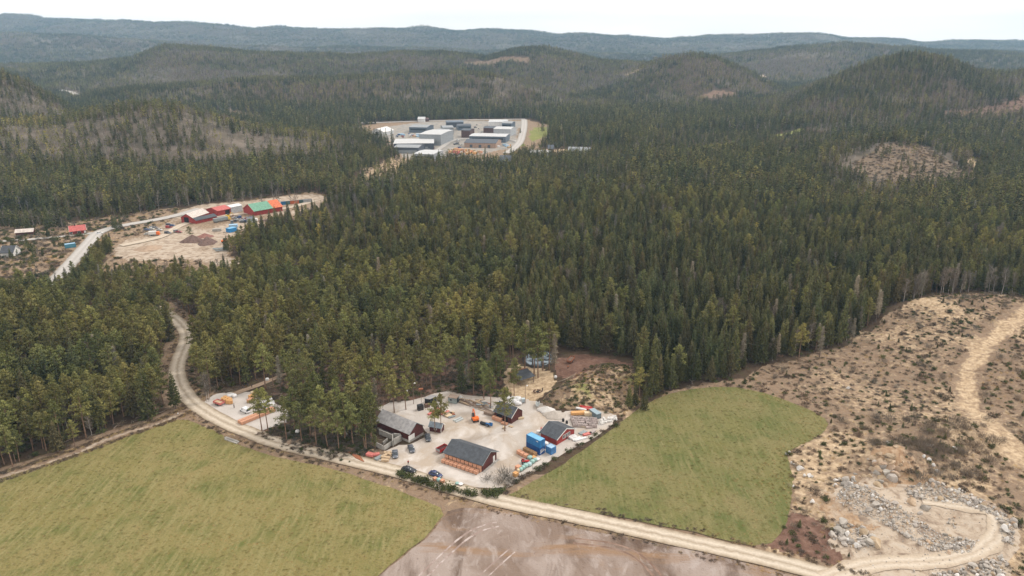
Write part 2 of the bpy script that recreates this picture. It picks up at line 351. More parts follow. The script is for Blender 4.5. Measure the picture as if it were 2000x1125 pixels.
L['track_a'] = line([(2000,642),(1950,672),(1905,705),(1888,740),(1885,775),(1900,810),(1935,850),(2000,905)], 2)
L['track_b'] = line([(1640,655),(1720,672),(1800,668),(1890,690),(1905,705)], 2)

# ------------------------------------------------------------------ the ground: one sheet to the horizon
NX = 860
tcol = np.linspace(-1, 1, NX); tcol = np.sign(tcol)*(.72*np.abs(tcol) + .28*np.abs(tcol)**3)
rows = np.concatenate([np.linspace(-260, 120, 26)[:-1], 120*np.exp(np.linspace(0, math.log(9300/120), 700))])
YY = np.repeat(rows[:, None], NX, 1); XX = tcol[None, :]*(420 + .90*np.maximum(YY, 0))
xf, yf = XX.ravel(), YY.ravel()
zf = hgt(xf, yf)
wx = xf + 2.6*fbm(xf, yf, 9, 3, 21); wy = yf + 2.6*fbm(xf, yf, 9, 3, 22)
far_w = np.clip((yf-400)/600, 0, 1)
wx += far_w*12*fbm(xf, yf, 40, 3, 23); wy += far_w*12*fbm(xf, yf, 40, 3, 24)
def ind(k): return inside(Z[k], wx, wy).astype(float)
near = yf < 420
def ld(k, w):
    r = np.zeros(xf.shape); m = (xf > L[k][:, 0].min()-40) & (xf < L[k][:, 0].max()+40) & (yf > L[k][:, 1].min()-40) & (yf < L[k][:, 1].max()+40)
    d = seg_dist(L[k], wx[m], wy[m]); r[m] = np.clip((w - d)/2 + .5, 0, 1); return r
cut = np.zeros(xf.shape); straw = cut.copy(); soil = cut.copy(); sand = cut.copy(); grass = cut.copy(); rock = cut.copy()
cut = np.maximum.reduce([ind('cut'), .95*ind('works_edge'), .95*ind('works'), .9*ind('farm_w'), .54*ind('cut_knoll'), .6*ind('cut_small'), .6*ind('cut_far'), .6*ind('bare_a'), .6*ind('bare_f'), .6*ind('bare_b'), .6*ind('bare_d'), .8*ind('industry'), ld('road', 9)*.85, ld('edge_path', 6)*.8, .75*ind('bank'), .35*ind('open_mid'), ind('tan_strip'), ind('farm_e')])
open_near = (yf < 196) & (cut < .5)
cut[open_near] = .8
hillm = np.clip((hraw(xf, yf)-3)/8, 0, 1)*np.clip((yf-480)/40, 0, 1)
hillm = hillm*np.where((yf > 1130), np.clip(.25 + .9*fbm(xf, yf, 150, 3, 47), 0, .8), 1)
straw = np.maximum.reduce([ld('track_a', 3.6)*.66, ld('track_b', 6)*.5, .95*ind('camp'), ind('cut')*np.clip(.27 + .68*fbm(xf, yf, 24, 4, 31), 0, .8), .34*ind('works_edge'), .34*ind('farm_w'), .8*ind('cut_path'), .35*ind('bare_a'), ind('bare_e'), .6*ind('tan_strip'), .6*ind('bank')*(fbm(xf, yf, 9, 2, 33) > .1), .7*ind('farm_e'), .8*ind('bare_c'), .32*ind('industry')])
soil = np.maximum.reduce([ind('soil_camp'), ind('quarry_soil'), .6*ld('w_road', 6)*0, .55*ind('cut_far'), .5*ind('bare_d'), .5*ind('open_mid'), .4*ind('bare_b')])
sand = np.maximum.reduce([ind('works')*np.clip(.74 + .8*fbm(xf, yf, 45, 4, 48), .15, 1), ind('ind_paved'), ind('quarry'), .7*ind('quarry_ochre'), .7*ld('wood_path', 2.5), ld('edge_path', 1.6)*.55, ld('works_road2', 4), .7*ind('bare_e'), ind('bank_ochre')*.8])
grass = np.maximum.reduce([ind('ind_green'), ind('ind_green2'), ind('valley_field'), .8*ind('valley_field2'), np.clip(.25+.5*fbm(xf, yf, 12, 2, 41), 0, .55)*ind('bank')])
paved = np.maximum.reduce([.9*ind('ind_paved')])
ochre = np.maximum.reduce([.55*ind('quarry_ochre'), .7*ind('bank_ochre')])
SHEETS = [Z['field_w'], Z['field_e'], Z['plough'], Z['yard'], Z['yard_w']]
under = np.zeros(xf.shape, bool)
for P in SHEETS: under |= inside(P, xf, yf)
m = yf < 420
dr = np.full(xf.shape, 99.); dr[m] = seg_dist(L['road'], xf[m], yf[m]); under |= dr < 4.2
rough = .22*fbm(xf, yf, 6, 3, 51)*np.clip((yf-100)/60, 0, 1) + .25*np.maximum(cut, straw)*np.abs(fbm(xf, yf, 3.5, 2, 52))*(yf < 420)
nearh = np.full(xf.shape, 99.); nearh[m] = seg_dist(L['haul'], xf[m], yf[m]); rough = rough*np.clip((nearh-3.2)/2, 0, 1)
zf = np.where(under, 0, zf) + np.where(under | (yf > 420), 0, rough) - .10 - .12*under
ng = len(xf); idx = np.arange(ng).reshape(len(rows), NX)
quads = np.stack([idx[:-1, :-1], idx[:-1, 1:], idx[1:, 1:], idx[1:, :-1]], -1).reshape(-1, 4)
me = bpy.data.meshes.new('ground')
me.vertices.add(ng); me.vertices.foreach_set('co', np.stack([xf, yf, zf], 1).ravel().astype(np.float32))
me.loops.add(quads.size); me.loops.foreach_set('vertex_index', quads.ravel().astype(np.int32))
me.polygons.add(len(quads)); me.polygons.foreach_set('loop_start', np.arange(0, quads.size, 4, dtype=np.int32))
me.polygons.foreach_set('use_smooth', np.ones(len(quads), bool)); me.update(calc_edges=True)
for nm, ch in (('zone_a', (cut, straw, soil)), ('zone_b', (sand, grass, paved)), ('zone_c', (ochre, hillm, rock))):
    a = me.color_attributes.new(nm, 'FLOAT_COLOR', 'POINT')
    a.data.foreach_set('color', np.stack([*ch, np.ones(ng)], 1).ravel().astype(np.float32))
gm = bpy.data.materials.new('ground'); gm.use_nodes = True; t = gm.node_tree; b = t.nodes['Principled BSDF']
b.inputs['Roughness'].default_value = .95; b.inputs['Specular IOR Level'].default_value = .1
tc = t.nodes.new('ShaderNodeTexCoord')
def noise(scale, det=5, dis=0, off=0):
    n = t.nodes.new('ShaderNodeTexNoise'); n.inputs['Scale'].default_value = scale; n.inputs['Detail'].default_value = det; n.inputs['Distortion'].default_value = dis; n.inputs['Roughness'].default_value = .62
    mp = t.nodes.new('ShaderNodeMapping'); mp.inputs['Location'].default_value = (off, off*.7, 0)
    t.links.new(tc.outputs['Object'], mp.inputs[0]); t.links.new(mp.outputs[0], n.inputs['Vector']); return n.outputs['Fac']
def ramp(fac, *cols):
    r = t.nodes.new('ShaderNodeValToRGB'); e = r.color_ramp.elements
    while len(e) < len(cols): e.new(.5)
    for q, (p, c) in zip(e, cols): q.position = p; q.color = (*c, 1)
    t.links.new(fac, r.inputs[0]); return r.outputs[0]
def mixc(f, a, c):
    x = t.nodes.new('ShaderNodeMix'); x.data_type = 'RGBA'; t.links.new(f, x.inputs[0]); t.links.new(a, x.inputs[6]); t.links.new(c, x.inputs[7]); return x.outputs[2]
def edge(attr, nz, k=.8, lo=.38, hi=.62):
    a = t.nodes.new('ShaderNodeMath'); a.operation = 'SUBTRACT'; a.inputs[1].default_value = .5; t.links.new(nz, a.inputs[0])
    m_ = t.nodes.new('ShaderNodeMath'); m_.operation = 'MULTIPLY_ADD'; m_.inputs[1].default_value = k; t.links.new(a.outputs[0], m_.inputs[0]); t.links.new(attr, m_.inputs[2])
    r = t.nodes.new('ShaderNodeMapRange'); r.interpolation_type = 'SMOOTHSTEP'; r.inputs['From Min'].default_value = lo; r.inputs['From Max'].default_value = hi; t.links.new(m_.outputs[0], r.inputs[0]); return r.outputs[0]
def split(nm):
    a = t.nodes.new('ShaderNodeAttribute'); a.attribute_name = nm; s = t.nodes.new('ShaderNodeSeparateColor'); t.links.new(a.outputs['Color'], s.inputs[0]); return s.outputs
za, zb, zc = split('zone_a'), split('zone_b'), split('zone_c')
nE = noise(.55, 6, 0, 5); nE2 = noise(.18, 6, .5, 9)
floor_ = ramp(noise(.22, 7, .4), (.3, (.040, .028, .020)), (.5, (.085, .058, .040)), (.64, (.075, .062, .035)), (.75, (.13, .095, .065)))
cutc = ramp(noise(.30, 8, .8, 2), (.26, (.075, .052, .037)), (.38, (.165, .114, .078)), (.48, (.245, .174, .118)), (.56, (.195, .143, .104)), (.64, (.32, .238, .155)), (.74, (.44, .335, .22)))
strawc = ramp(noise(.6, 7, .6, 3), (.28, (.20, .14, .10)), (.44, (.38, .28, .18)), (.58, (.52, .40, .27)), (.75, (.60, .49, .35)))
soilc = ramp(noise(.4, 6, .6, 4), (.3, (.10, .055, .04)), (.55, (.17, .10, .075)), (.75, (.26, .17, .13)))
sandc = ramp(noise(.25, 7, .6, 6), (.30, (.17, .125, .095)), (.42, (.30, .235, .18)), (.52, (.42, .345, .27)), (.62, (.45, .385, .315)), (.75, (.31, .275, .245)))
grassc = ramp(noise(.15, 6, 0, 7), (.3, (.14, .16, .045)), (.55, (.21, .22, .07)), (.75, (.32, .29, .12)))
pavec = ramp(noise(.12, 6, 0, 8), (.3, (.18, .17, .16)), (.5, (.29, .275, .255)), (.62, (.34, .29, .235)), (.75, (.42, .40, .37)))
ochrec = ramp(noise(.5, 7, .8, 11), (.3, (.22, .135, .08)), (.5, (.36, .245, .155)), (.7, (.47, .37, .27)))
c = floor_
hillc = ramp(noise(.05, 7, .6, 14), (.3, (.06, .052, .036)), (.5, (.125, .105, .08)), (.68, (.20, .165, .138)))
c = mixc(edge(zc[1], nE), c, hillc); c = mixc(edge(za[0], nE, 1.1, .3, .7), c, cutc); c = mixc(edge(za[1], nE, 1.5, .25, .75), c, strawc); c = mixc(edge(za[2], nE2, 1.0), c, soilc)
c = mixc(edge(zb[0], nE, .7), c, sandc); c = mixc(edge(zb[2], nE2, .9), c, pavec); c = mixc(edge(zb[1], nE2, .6), c, grassc); c = mixc(edge(zc[0], nE2, .9), c, ochrec)
t.links.new(c, b.inputs['Base Color'])
bn = t.nodes.new('ShaderNodeBump'); bn.inputs['Distance'].default_value = .35; bn.inputs['Strength'].default_value = .8
t.links.new(noise(.9, 7, 0, 12), bn.inputs['Height']); t.links.new(bn.outputs[0], b.inputs['Normal'])
me.materials.append(gm); struct(link('ground', me))

# ------------------------------------------------------------------ sheets lying on it
def sheet(name, P, m, z, jit=.5, step=1.2):
    Q = []; n = len(P)
    for i in range(n):
        a, b_ = P[i], P[(i+1) % n]; k = max(1, int(np.hypot(*(b_-a))/step))
        for j in range(k): Q.append(a + (b_-a)*j/k)
    Q = np.array(Q); Q[:, 0] += jit*fbm(Q[:, 0], Q[:, 1], 5, 3, 61); Q[:, 1] += jit*fbm(Q[:, 0], Q[:, 1], 5, 3, 62)
    me = bpy.data.meshes.new(name); me.from_pydata([(x, y, z) for x, y in Q], [], [tuple(range(len(Q)))]); me.materials.append(m)
    if me.polygons[0].normal.z < 0: me.flip_normals()
    return struct(link(name, me))
def ribbon(name, P, w, m, z, jit=.35, drape=False, nu=7):
    P = np.asarray(P); d = np.gradient(P, axis=0); d /= np.maximum(np.hypot(d[:, 0], d[:, 1])[:, None], 1e-6); nrm = np.stack([-d[:, 1], d[:, 0]], 1)
    s = np.concatenate([[0], np.cumsum(np.hypot(*np.diff(P, axis=0).T))]); n2 = max(len(P), int(s[-1]/1.5)); ss = np.linspace(0, s[-1], n2)
    P2 = np.stack([np.interp(ss, s, P[:, i]) for i in (0, 1)], 1); N2 = np.stack([np.interp(ss, s, nrm[:, i]) for i in (0, 1)], 1)
    v = []; uv = []
    for i, (p, nn) in enumerate(zip(P2, N2)):
        for j in range(nu):
            q = j/(nu-1)*2-1; off = q*w/2
            if abs(q) == 1: off += jit*float(fbm(np.array([p[0]+q*50]), np.array([p[1]]), 4, 3, 65)[0])
            x, y = p + nn*off
            v.append((x, y, z)); uv.append((j/(nu-1), ss[i]))
    v = np.array(v)
    if drape: v[:, 2] += hgt(v[:, 0], v[:, 1])
    f = [(i*nu+j, i*nu+j+1, (i+1)*nu+j+1, (i+1)*nu+j) for i in range(n2-1) for j in range(nu-1)]
    me = bpy.data.meshes.new(name); me.from_pydata(v.tolist(), [], f)
    if sum(p.normal.z for p in me.polygons) < 0: me.flip_normals()
    ul = me.uv_layers.new(name='UVMap'); lv = np.zeros(len(me.loops), np.int32); me.loops.foreach_get('vertex_index', lv)
    ul.data.foreach_set('uv', np.array(uv)[lv].ravel().astype(np.float32)); me.materials.append(m)
    return struct(link(name, me))
def road_mat(name, base, pale, dark, gap=.5, coarse=.5):
    m = bpy.data.materials.new(name); m.use_nodes = True; t = m.node_tree; b = t.nodes['Principled BSDF']; b.inputs['Roughness'].default_value = .95; b.inputs['Specular IOR Level'].default_value = .1
    u = t.nodes.new('ShaderNodeUVMap'); s = t.nodes.new('ShaderNodeSeparateXYZ'); t.links.new(u.outputs[0], s.inputs[0])
    r = t.nodes.new('ShaderNodeValToRGB'); e = r.color_ramp.elements
    for _ in range(5): e.new(.5)
    for q, (p, c) in zip(e, ((0, dark), (.16, base), (.31, pale), (.5, lerp(np.array(base), np.array(dark), gap)), (.68, pale), (.84, base), (1, dark))): q.position = p; q.color = (*c, 1)
    tc = t.nodes.new('ShaderNodeTexCoord'); n = t.nodes.new('ShaderNodeTexNoise'); n.inputs['Scale'].default_value = coarse; n.inputs['Detail'].default_value = 8; t.links.new(tc.outputs['Object'], n.inputs['Vector'])
    a = t.nodes.new('ShaderNodeMath'); a.operation = 'MULTIPLY_ADD'; a.inputs[1].default_value = .3; t.links.new(n.outputs['Fac'], a.inputs[0])
    sb = t.nodes.new('ShaderNodeMath'); sb.operation = 'SUBTRACT'; sb.inputs[1].default_value = .15; t.links.new(s.outputs[0], sb.inputs[0]); t.links.new(sb.outputs[0], a.inputs[2]); t.links.new(a.outputs[0], r.inputs[0])
    n2 = t.nodes.new('ShaderNodeTexNoise'); n2.inputs['Scale'].default_value = 1.6; n2.inputs['Detail'].default_value = 8; t.links.new(tc.outputs['Object'], n2.inputs['Vector'])
    mr = t.nodes.new('ShaderNodeMapRange'); mr.inputs['To Min'].default_value = .72; mr.inputs['To Max'].default_value = 1.25; t.links.new(n2.outputs['Fac'], mr.inputs[0])
    h = t.nodes.new('ShaderNodeHueSaturation'); t.links.new(mr.outputs[0], h.inputs['Value']); t.links.new(r.outputs[0], h.inputs['Color']); t.links.new(h.outputs[0], b.inputs['Base Color'])
    return m
field_l = [((.225,.182,.078), .03, .40, .62, 6, None, .8), ((.115,.125,.038), .09, .45, .66, 7, None, .5), ((.235,.205,.09), .35, .44, .66, 8, (2.6,.25,.62), .4), ((.10,.108,.035), 1.8, .5, .74, 7, None, 0), ((.33,.27,.16), 1.1, .62, .78, 7, None, 0)]
M_field = ground_mat('meadow_grass', field_l, (.188,.162,.060), bump=(2.0, .10))
M_field2 = ground_mat('meadow_grass_east', [((.19,.162,.074), .045, .42, .62, 6, None, .8), ((.098,.115,.036), .07, .44, .64, 7, None, .5), ((.20,.18,.08), .4, .44, .68, 8, (2.4,.25,-.5), .4), ((.09,.10,.034), 1.8, .5, .74, 7, None, 0), ((.30,.25,.15), 1.1, .64, .8, 7, None, 0)], (.150,.143,.052), bump=(2.0, .10))
M_plough = ground_mat('dry_soil', [((.31,.255,.225), .06, .42, .58, 7, (1,.6,.7), .8), ((.12,.082,.062), .05, .47, .62, 7, (1.4,.5,-.5), .9), ((.255,.165,.105), .07, .52, .66, 5, (.5,1.6,.4), .5), ((.37,.32,.295), .18, .55, .75, 8, (1.4,.7,.75), 1.2), ((.12,.08,.065), .9, .6, .8, 8, None, .3)], (.205,.152,.122), bump=(1.5, .3))
M_yard = ground_mat('crushed_gravel', [((.40,.335,.272), .06, .46, .6, 6, None, .8), ((.56,.52,.485), .10, .5, .66, 6, None, .6), ((.38,.31,.25), .25, .58, .78, 8, (2,.6,.5), .8), ((.60,.565,.535), .6, .6, .8, 8, None, 0), ((.36,.30,.26), 2.0, .62, .85, 6, None, 0)], (.45,.412,.378), bump=(3, .06))
M_yardw = ground_mat('grey_gravel', [((.50,.46,.43), .12, .45, .6, 6, None, .6), ((.38,.34,.31), .6, .6, .8, 8, None, 0), ((.52,.49,.46), 2.0, .5, .8, 6, None, 0)], (.45,.415,.385), bump=(3, .05))
M_road = road_mat('gravel_road', (.44,.375,.295), (.545,.48,.395), (.27,.215,.155), .6)
M_haul = road_mat('haul_track', (.46,.385,.30), (.53,.465,.385), (.38,.31,.24), .5)
M_asph = road_mat('worn_asphalt', (.40,.38,.36), (.46,.44,.42), (.30,.28,.25), .2)
M_path = road_mat('earth_path', (.30,.22,.16), (.36,.27,.2), (.18,.13,.09), .4)
sheet('meadow_west', Z['field_w'], M_field, -.002); sheet('meadow_east', Z['field_e'], M_field2, .002)
sheet('bare_field', Z['plough'], M_plough, .006)
sheet('yard_gravel', Z['yard'], M_yard, .010, .9); sheet('side_yard_gravel', Z['yard_w'], M_yardw, .012, .7)
ribbon('gravel_road', L['road'], 6.3, M_road, .020)
ribbon('haul_track', L['haul'], 5.6, M_haul, .036, 1.1, True); 
ribbon('works_road', L['works_road'], 7, M_haul, .25, .6, True)
ribbon('village_road', L['w_road'], 9, M_asph, .32, .4, True); ribbon('lane', L['w_road2'], 5, M_asph, .28, .3, True)
ribbon('highway', L['highway'], 12, M_asph, .5, .3, True); ribbon('industry_road', L['ind_road'], 11, M_asph, .6, .3, True); ribbon('industry_lane', L['ind_road2'], 8, M_asph, .45, .3, True)
ribbon('far_road', L['far_road'], 14, M_asph, .6, .3, True)
ribbon('wood_path', L['wood_path'], 3.2, M_path, .12, .5, True); ribbon('footpath', L['wood_path2'], 3.0, M_path, .12, .5, True)
# wheel tracks pressed into the bare field
M_track = ground_mat('wheel_track', [((.45,.39,.37), .35, .47, .60, 5, (1,1,0), 0)], (.27,.205,.18), bump=(2, .03))
M_track2 = ground_mat('dark_wheel_track', [((.26,.18,.14), .3, .45, .6, 4, None, 0)], (.17,.11,.085), bump=(2, .03))
def twin(pts, mt, w=.55, gap=1.9, z=.012):
    P = line(pts, 2); d = np.gradient(P, axis=0); d /= np.hypot(d[:, 0], d[:, 1])[:, None]; n = np.stack([-d[:, 1], d[:, 0]], 1)
    for s in (-1, 1): ribbon('wheel_track', P + n*s*gap/2, w, mt, z, .12, nu=3)
twin([(820,1132),(862,1090),(900,1055),(935,1032),(972,1024)], M_track)
twin([(938,1132),(965,1106),(985,1088),(1000,1075)], M_track, .4)
twin([(1290,1132),(1262,1098),(1230,1075),(1180,1062),(1120,1056)], M_track2, .6, 2.0)
# ------------------------------------------------------------------ trees
def leaf_mat(name, c1, c2, rnd, scale=.55):
    if name in MATS: return MATS[name]
    m = mat(name, c1, .85, col2=c2, scale=scale, spec=.12, rnd=rnd, detail=5); t = m.node_tree; b = t.nodes['Principled BSDF']; src = b.inputs['Base Color'].links[0].from_socket
    oi = t.nodes.new('ShaderNodeObjectInfo'); n = t.nodes.new('ShaderNodeTexNoise'); n.inputs['Scale'].default_value = .022; n.inputs['Detail'].default_value = 3     # stands of one age and soil share a tint
    t.links.new(oi.outputs['Location'], n.inputs['Vector']); r = t.nodes.new('ShaderNodeValToRGB'); e = r.color_ramp.elements; e[0].position = .33; e[0].color = (.72, .82, .78, 1); e[1].position = .67; e[1].color = (1.28, 1.18, .96, 1)
    t.links.new(n.outputs['Fac'], r.inputs[0]); mx = t.nodes.new('ShaderNodeMix'); mx.data_type = 'RGBA'; mx.blend_type = 'MULTIPLY'; mx.inputs[0].default_value = 1; t.links.new(src, mx.inputs[6]); t.links.new(r.outputs[0], mx.inputs[7]); t.links.new(mx.outputs[2], b.inputs['Base Color']); return m
M_pine = leaf_mat('pine_needles', (.100,.102,.037), (.240,.226,.090), .42)
M_spruce = leaf_mat('spruce_needles', (.050,.060,.026), (.140,.140,.062), .50)
M_spruce_b = leaf_mat('brown_spruce_needles', (.085,.075,.040), (.155,.130,.07), .2)
M_bud = leaf_mat('birch_buds', (.21,.185,.045), (.36,.31,.085), .25)
M_twig = leaf_mat('birch_twigs', (.125,.105,.098), (.235,.20,.185), .2)
M_dead = leaf_mat('dead_twigs', (.22,.19,.165), (.38,.34,.30), .2)
M_bark = mat('pine_bark', (.16,.10,.07), .9, col2=(.30,.20,.145), scale=.8, spec=.1)
M_sbark = mat('spruce_bark', (.12,.09,.075), .9, col2=(.22,.18,.155), scale=.9, spec=.1)
M_bbark = mat('birch_bark', (.30,.26,.24), .8, col2=(.55,.51,.48), scale=1.2, spec=.1)
M_bush = leaf_mat('juniper_leaves', (.045,.058,.022), (.10,.105,.045), .3, 1.5)
M_heath = leaf_mat('heather_twigs', (.085,.062,.05), (.19,.14,.115), .3, 1.5)

def quad_cloud(P, size, rng, flat=.5, dirs=None, asp=1.0):
    """many small leaf-sized faces"""
    n = len(P); nr = rng.normal(size=(n, 3)); nr[:, 2] = np.abs(nr[:, 2]) + flat; nr /= np.linalg.norm(nr, axis=1)[:, None]
    a = rng.normal(size=(n, 3)) if dirs is None else dirs + .35*rng.normal(size=(n, 3))
    a -= nr*(a*nr).sum(1)[:, None]; a /= np.maximum(np.linalg.norm(a, axis=1)[:, None], 1e-6); b = np.cross(nr, a)
    s = (size*(.65 + .7*rng.random(n)))[:, None]*.5 if np.ndim(size) == 0 else (size*(.65 + .7*rng.random(n)))[:, None]*.5
    a = a*s*asp; b = b*s
    V = np.stack([P-a-b*.6, P+a*.2-b, P+a+b*.5, P-a*.3+b], 1).reshape(-1, 3)
    return V
def cloud_mesh(name, V, m):
    n = len(V)//4; me = bpy.data.meshes.new(name); me.vertices.add(len(V)); me.vertices.foreach_set('co', V.astype(np.float32).ravel())
    me.loops.add(len(V)); me.loops.foreach_set('vertex_index', np.arange(len(V), dtype=np.int32)); me.polygons.add(n)
    me.polygons.foreach_set('loop_start', np.arange(0, len(V), 4, dtype=np.int32)); me.update(calc_edges=True); me.materials.append(m); return me
def sticks(mb, P0, P1, r0, r1, n=3):
    for p, q, a, b in zip(P0, P1, r0, r1): mb.cyl(p, q, a, b, n)
def trunk_mb(h, r, rng, lean=.25, n=7, top=.04):
    mb = MB(); k = 5; off = np.cumsum(rng.normal(scale=lean/k, size=(k+1, 2)), 0); off[0] = 0; rings = []
    for i in range(k+1):
        t_ = i/k; rr = r*(1.25 if i == 0 else 1)*(1-t_)**.8 + top*t_
        rings.append([(off[i, 0] + rr*math.cos(2*math.pi*j/n), off[i, 1] + rr*math.sin(2*math.pi*j/n), h*t_ - (.5 if i == 0 else 0)) for j in range(n)])
    mb.loft(rings); return mb, (lambda t_: np.array([np.interp(t_*k, range(k+1), off[:, 0]), np.interp(t_*k, range(k+1), off[:, 1]), h*t_]))
def make_pine(seed, h=17, lo=False):
    rng = np.random.default_rng(seed); tb, ax = trunk_mb(h*.97, .20, rng, .5, 6 if not lo else 4)
    start = rng.uniform(.34, .50); nl = 30 if not lo else 12; P = []; wid = rng.uniform(1.9, 2.7)
    for i in range(nl):
        t_ = start + (1-start)*(i+.5*rng.random())/nl; q = (t_-start)/(1-start)
        Ln = wid*(.55 + .75*math.sin(math.pi*min(1, q*.8+.16)))*(1-q**3)*rng.uniform(.6, 1.2) + .25
        an = i*2.4 + rng.normal()*.5; up = lerp(-.05, .75, q) + rng.normal()*.12
        d = np.array([math.cos(an), math.sin(an), up]); d /= np.linalg.norm(d); o = ax(t_)
        if not lo: tb.cyl(o, o + d*Ln*.85, .05, .015, 3)
        m_ = int((62 if not lo else 12)*(.5 + Ln/wid*.5)); s = rng.beta(2.4, 1.3, m_)*Ln*1.05
        P.append(o + d*s[:, None] + rng.normal(size=(m_, 3))*np.array([.34, .34, .20])*(.6 + Ln*.2))
    P = np.concatenate(P); V = quad_cloud(P, .36 if not lo else .85, rng, .35)
    return tb, V
def make_spruce(seed, h=18, lo=False, wid=None, thin=1.0):
    rng = np.random.default_rng(seed); tb, ax = trunk_mb(h*.98, .22, rng, .2, 6 if not lo else 4, .03)
    wid = wid or rng.uniform(1.9, 2.9); nw = 26 if not lo else 13; P = []; D = []; S = []; base = rng.uniform(.06, .16)
    for i in range(nw):
        t_ = base + (.985-base)*i/(nw-1); R = wid*(1-(t_-base)/(1-base))**.8*(.8 + .4*rng.random()) + .18; nb = (7 if not lo else 5) if R > .6 else 4
        for j in range(nb):
            an = j*2*math.pi/nb + i*1.1 + rng.normal()*.25; r_ = R*rng.uniform(.7, 1.15); m_ = max(2, int((11 if not lo else 4)*r_/1.6*thin)); s = np.sqrt(rng.random(m_)*.95+.05)*r_
            dr = np.array([math.cos(an), math.sin(an), 0]); z = h*t_ - .34*s + .07*s*s
            P.append(ax(t_)*[1, 1, 0] + dr*s[:, None] + np.stack([rng.normal(size=m_)*.16, rng.normal(size=m_)*.16, z + rng.normal(size=m_)*.10], 1)); D.append(np.repeat((dr + [0, 0, -.35])[None], m_, 0)); S.append(np.full(m_, (.42 if not lo else .95)*(.6 + .25*min(r_, 1.8))))
    P, D, S = map(np.concatenate, (P, D, S)); return tb, quad_cloud(P, S, rng, .25, D, 1.35)
def make_birch(seed, h=13, buds=False, lo=False, dense=1.0):
    rng = np.random.default_rng(seed); tb, ax = trunk_mb(h*.92, .13, rng, .9, 5, .03); P = []; D = []; nl = 26 if not lo else 9
    for i in range(nl):
        t_ = lerp(.28, .97, (i+.5)/nl); Ln = 2.6*math.sin(math.pi*(.25+.7*(t_-.25)))*rng.uniform(.6, 1.1) + .3; an = i*2.4 + rng.normal()*.5
        d = np.array([math.cos(an), math.sin(an), rng.uniform(.7, 1.5)]); d /= np.linalg.norm(d); o = ax(t_)
        if not lo: tb.cyl(o, o + d*Ln*.8, .035, .012, 3)
        m_ = int((26 if not lo else 9)*dense); s = (.25 + .75*rng.random(m_))*Ln
        P.append(o + d*s[:, None] + rng.normal(size=(m_, 3))*[.28, .28, .22]); D.append(np.repeat((d*.7 + [0, 0, .25])[None], m_, 0))
    P, D = np.concatenate(P), np.concatenate(D)
    if buds: return tb, quad_cloud(P, .42 if not lo else .8, rng, .4)
    n = len(P); D = D + rng.normal(size=(n, 3))*.55; D /= np.linalg.norm(D, axis=1)[:, None]; w = np.cross(D, rng.normal(size=(n, 3))); w /= np.linalg.norm(w, axis=1)[:, None]
    ln = ((.95 if not lo else 1.5)*(.6 + .8*rng.random(n)))[:, None]*.5; w = w*(.038 if not lo else .11)
    return tb, np.stack([P-D*ln-w, P-D*ln+w, P+D*ln+w*.4, P+D*ln-w*.4], 1).reshape(-1, 3)
def make_dead(seed, h=15):
    rng = np.random.default_rng(seed); tb, V = make_spruce(seed, h, wid=1.7, thin=.0); P = []; D = []
    for i in range(34):
        t_ = .25 + .73*i/33; R = 1.8*(1-t_)**.7 + .25
        for j in range(6):
            an = rng.random()*6.28; m_ = 7; s = (.15 + .85*rng.random(m_))*R*rng.uniform(.5, 1.1); dr = np.array([math.cos(an), math.sin(an), -.12])
            P.append(np.array([0, 0, h*t_]) + dr*s[:, None] + rng.normal(size=(m_, 3))*.12); D.append(np.repeat(dr[None], m_, 0))
    P, D = np.concatenate(P), np.concatenate(D); n = len(P); D = D + rng.normal(size=(n, 3))*.5; D /= np.linalg.norm(D, axis=1)[:, None]; w = np.cross(D, rng.normal(size=(n, 3))); w /= np.linalg.norm(w, axis=1)[:, None]
    ln = (.75*(.5 + rng.random(n)))[:, None]*.5; w = w*.05
    return tb, np.stack([P-D*ln-w, P-D*ln+w, P+D*ln+w*.4, P+D*ln-w*.4], 1).reshape(-1, 3)

HIDE = bpy.data.collections.new('tree_kinds')        # kinds that the far woods repeat; not linked to the scene
LO = []
def lo_add(nm, tb, V, mt, mb_):
    me = tb.mesh(nm, mb_); tv = np.concatenate(tb.v); bm_v = np.concatenate([tv, V]); f = tb.f + [tuple(range(len(tv)+4*i, len(tv)+4*i+4)) for i in range(len(V)//4)]
    m2 = bpy.data.meshes.new(nm); m2.from_pydata(bm_v.tolist(), [], f); m2.materials.append(mb_); m2.materials.append(mt)
    mi = np.ones(len(f), np.int32); mi[:len(tb.f)] = 0; m2.polygons.foreach_set('material_index', mi); m2.update(); bpy.data.meshes.remove(me)
    o = bpy.data.objects.new('%03d_%s' % (len(LO), nm), m2); HIDE.objects.link(o); LO.append(o); return len(LO)-1
KIND = {}      # kind -> [(trunk mesh, crown mesh)], near detail
FULL = {}      # kind -> instance indices, full detail
FAR = {}       # kind -> instance indices, light detail
def kind(name, maker, n, mt, mbk, far=None, seed=0):
    KIND[name] = []; FULL[name] = []; FAR[name] = []
    for i in range(n):
        tb, V = maker(seed+i); KIND[name].append((tb.mesh('trunk', mbk), cloud_mesh('crown', V, mt))); FULL[name].append(lo_add(name, tb, V, mt, mbk))
        if far and i < 4:
            tb, V = far(seed+40+i); FAR[name].append(lo_add(name, tb, V, mt, mbk))
        elif not far: FAR[name].append(FULL[name][-1])
kind('pine_tree', make_pine, 7, M_pine, M_bark, lambda s: make_pine(s, lo=True), 100)
kind('spruce_tree', make_spruce, 7, M_spruce, M_sbark, lambda s: make_spruce(s, lo=True), 200)
kind('brown_spruce', lambda s: make_spruce(s, 17), 3, M_spruce_b, M_sbark, lambda s: make_spruce(s, 17, lo=True), 300)
kind('bare_birch', make_birch, 5, M_twig, M_bbark, lambda s: make_birch(s, lo=True), 400)
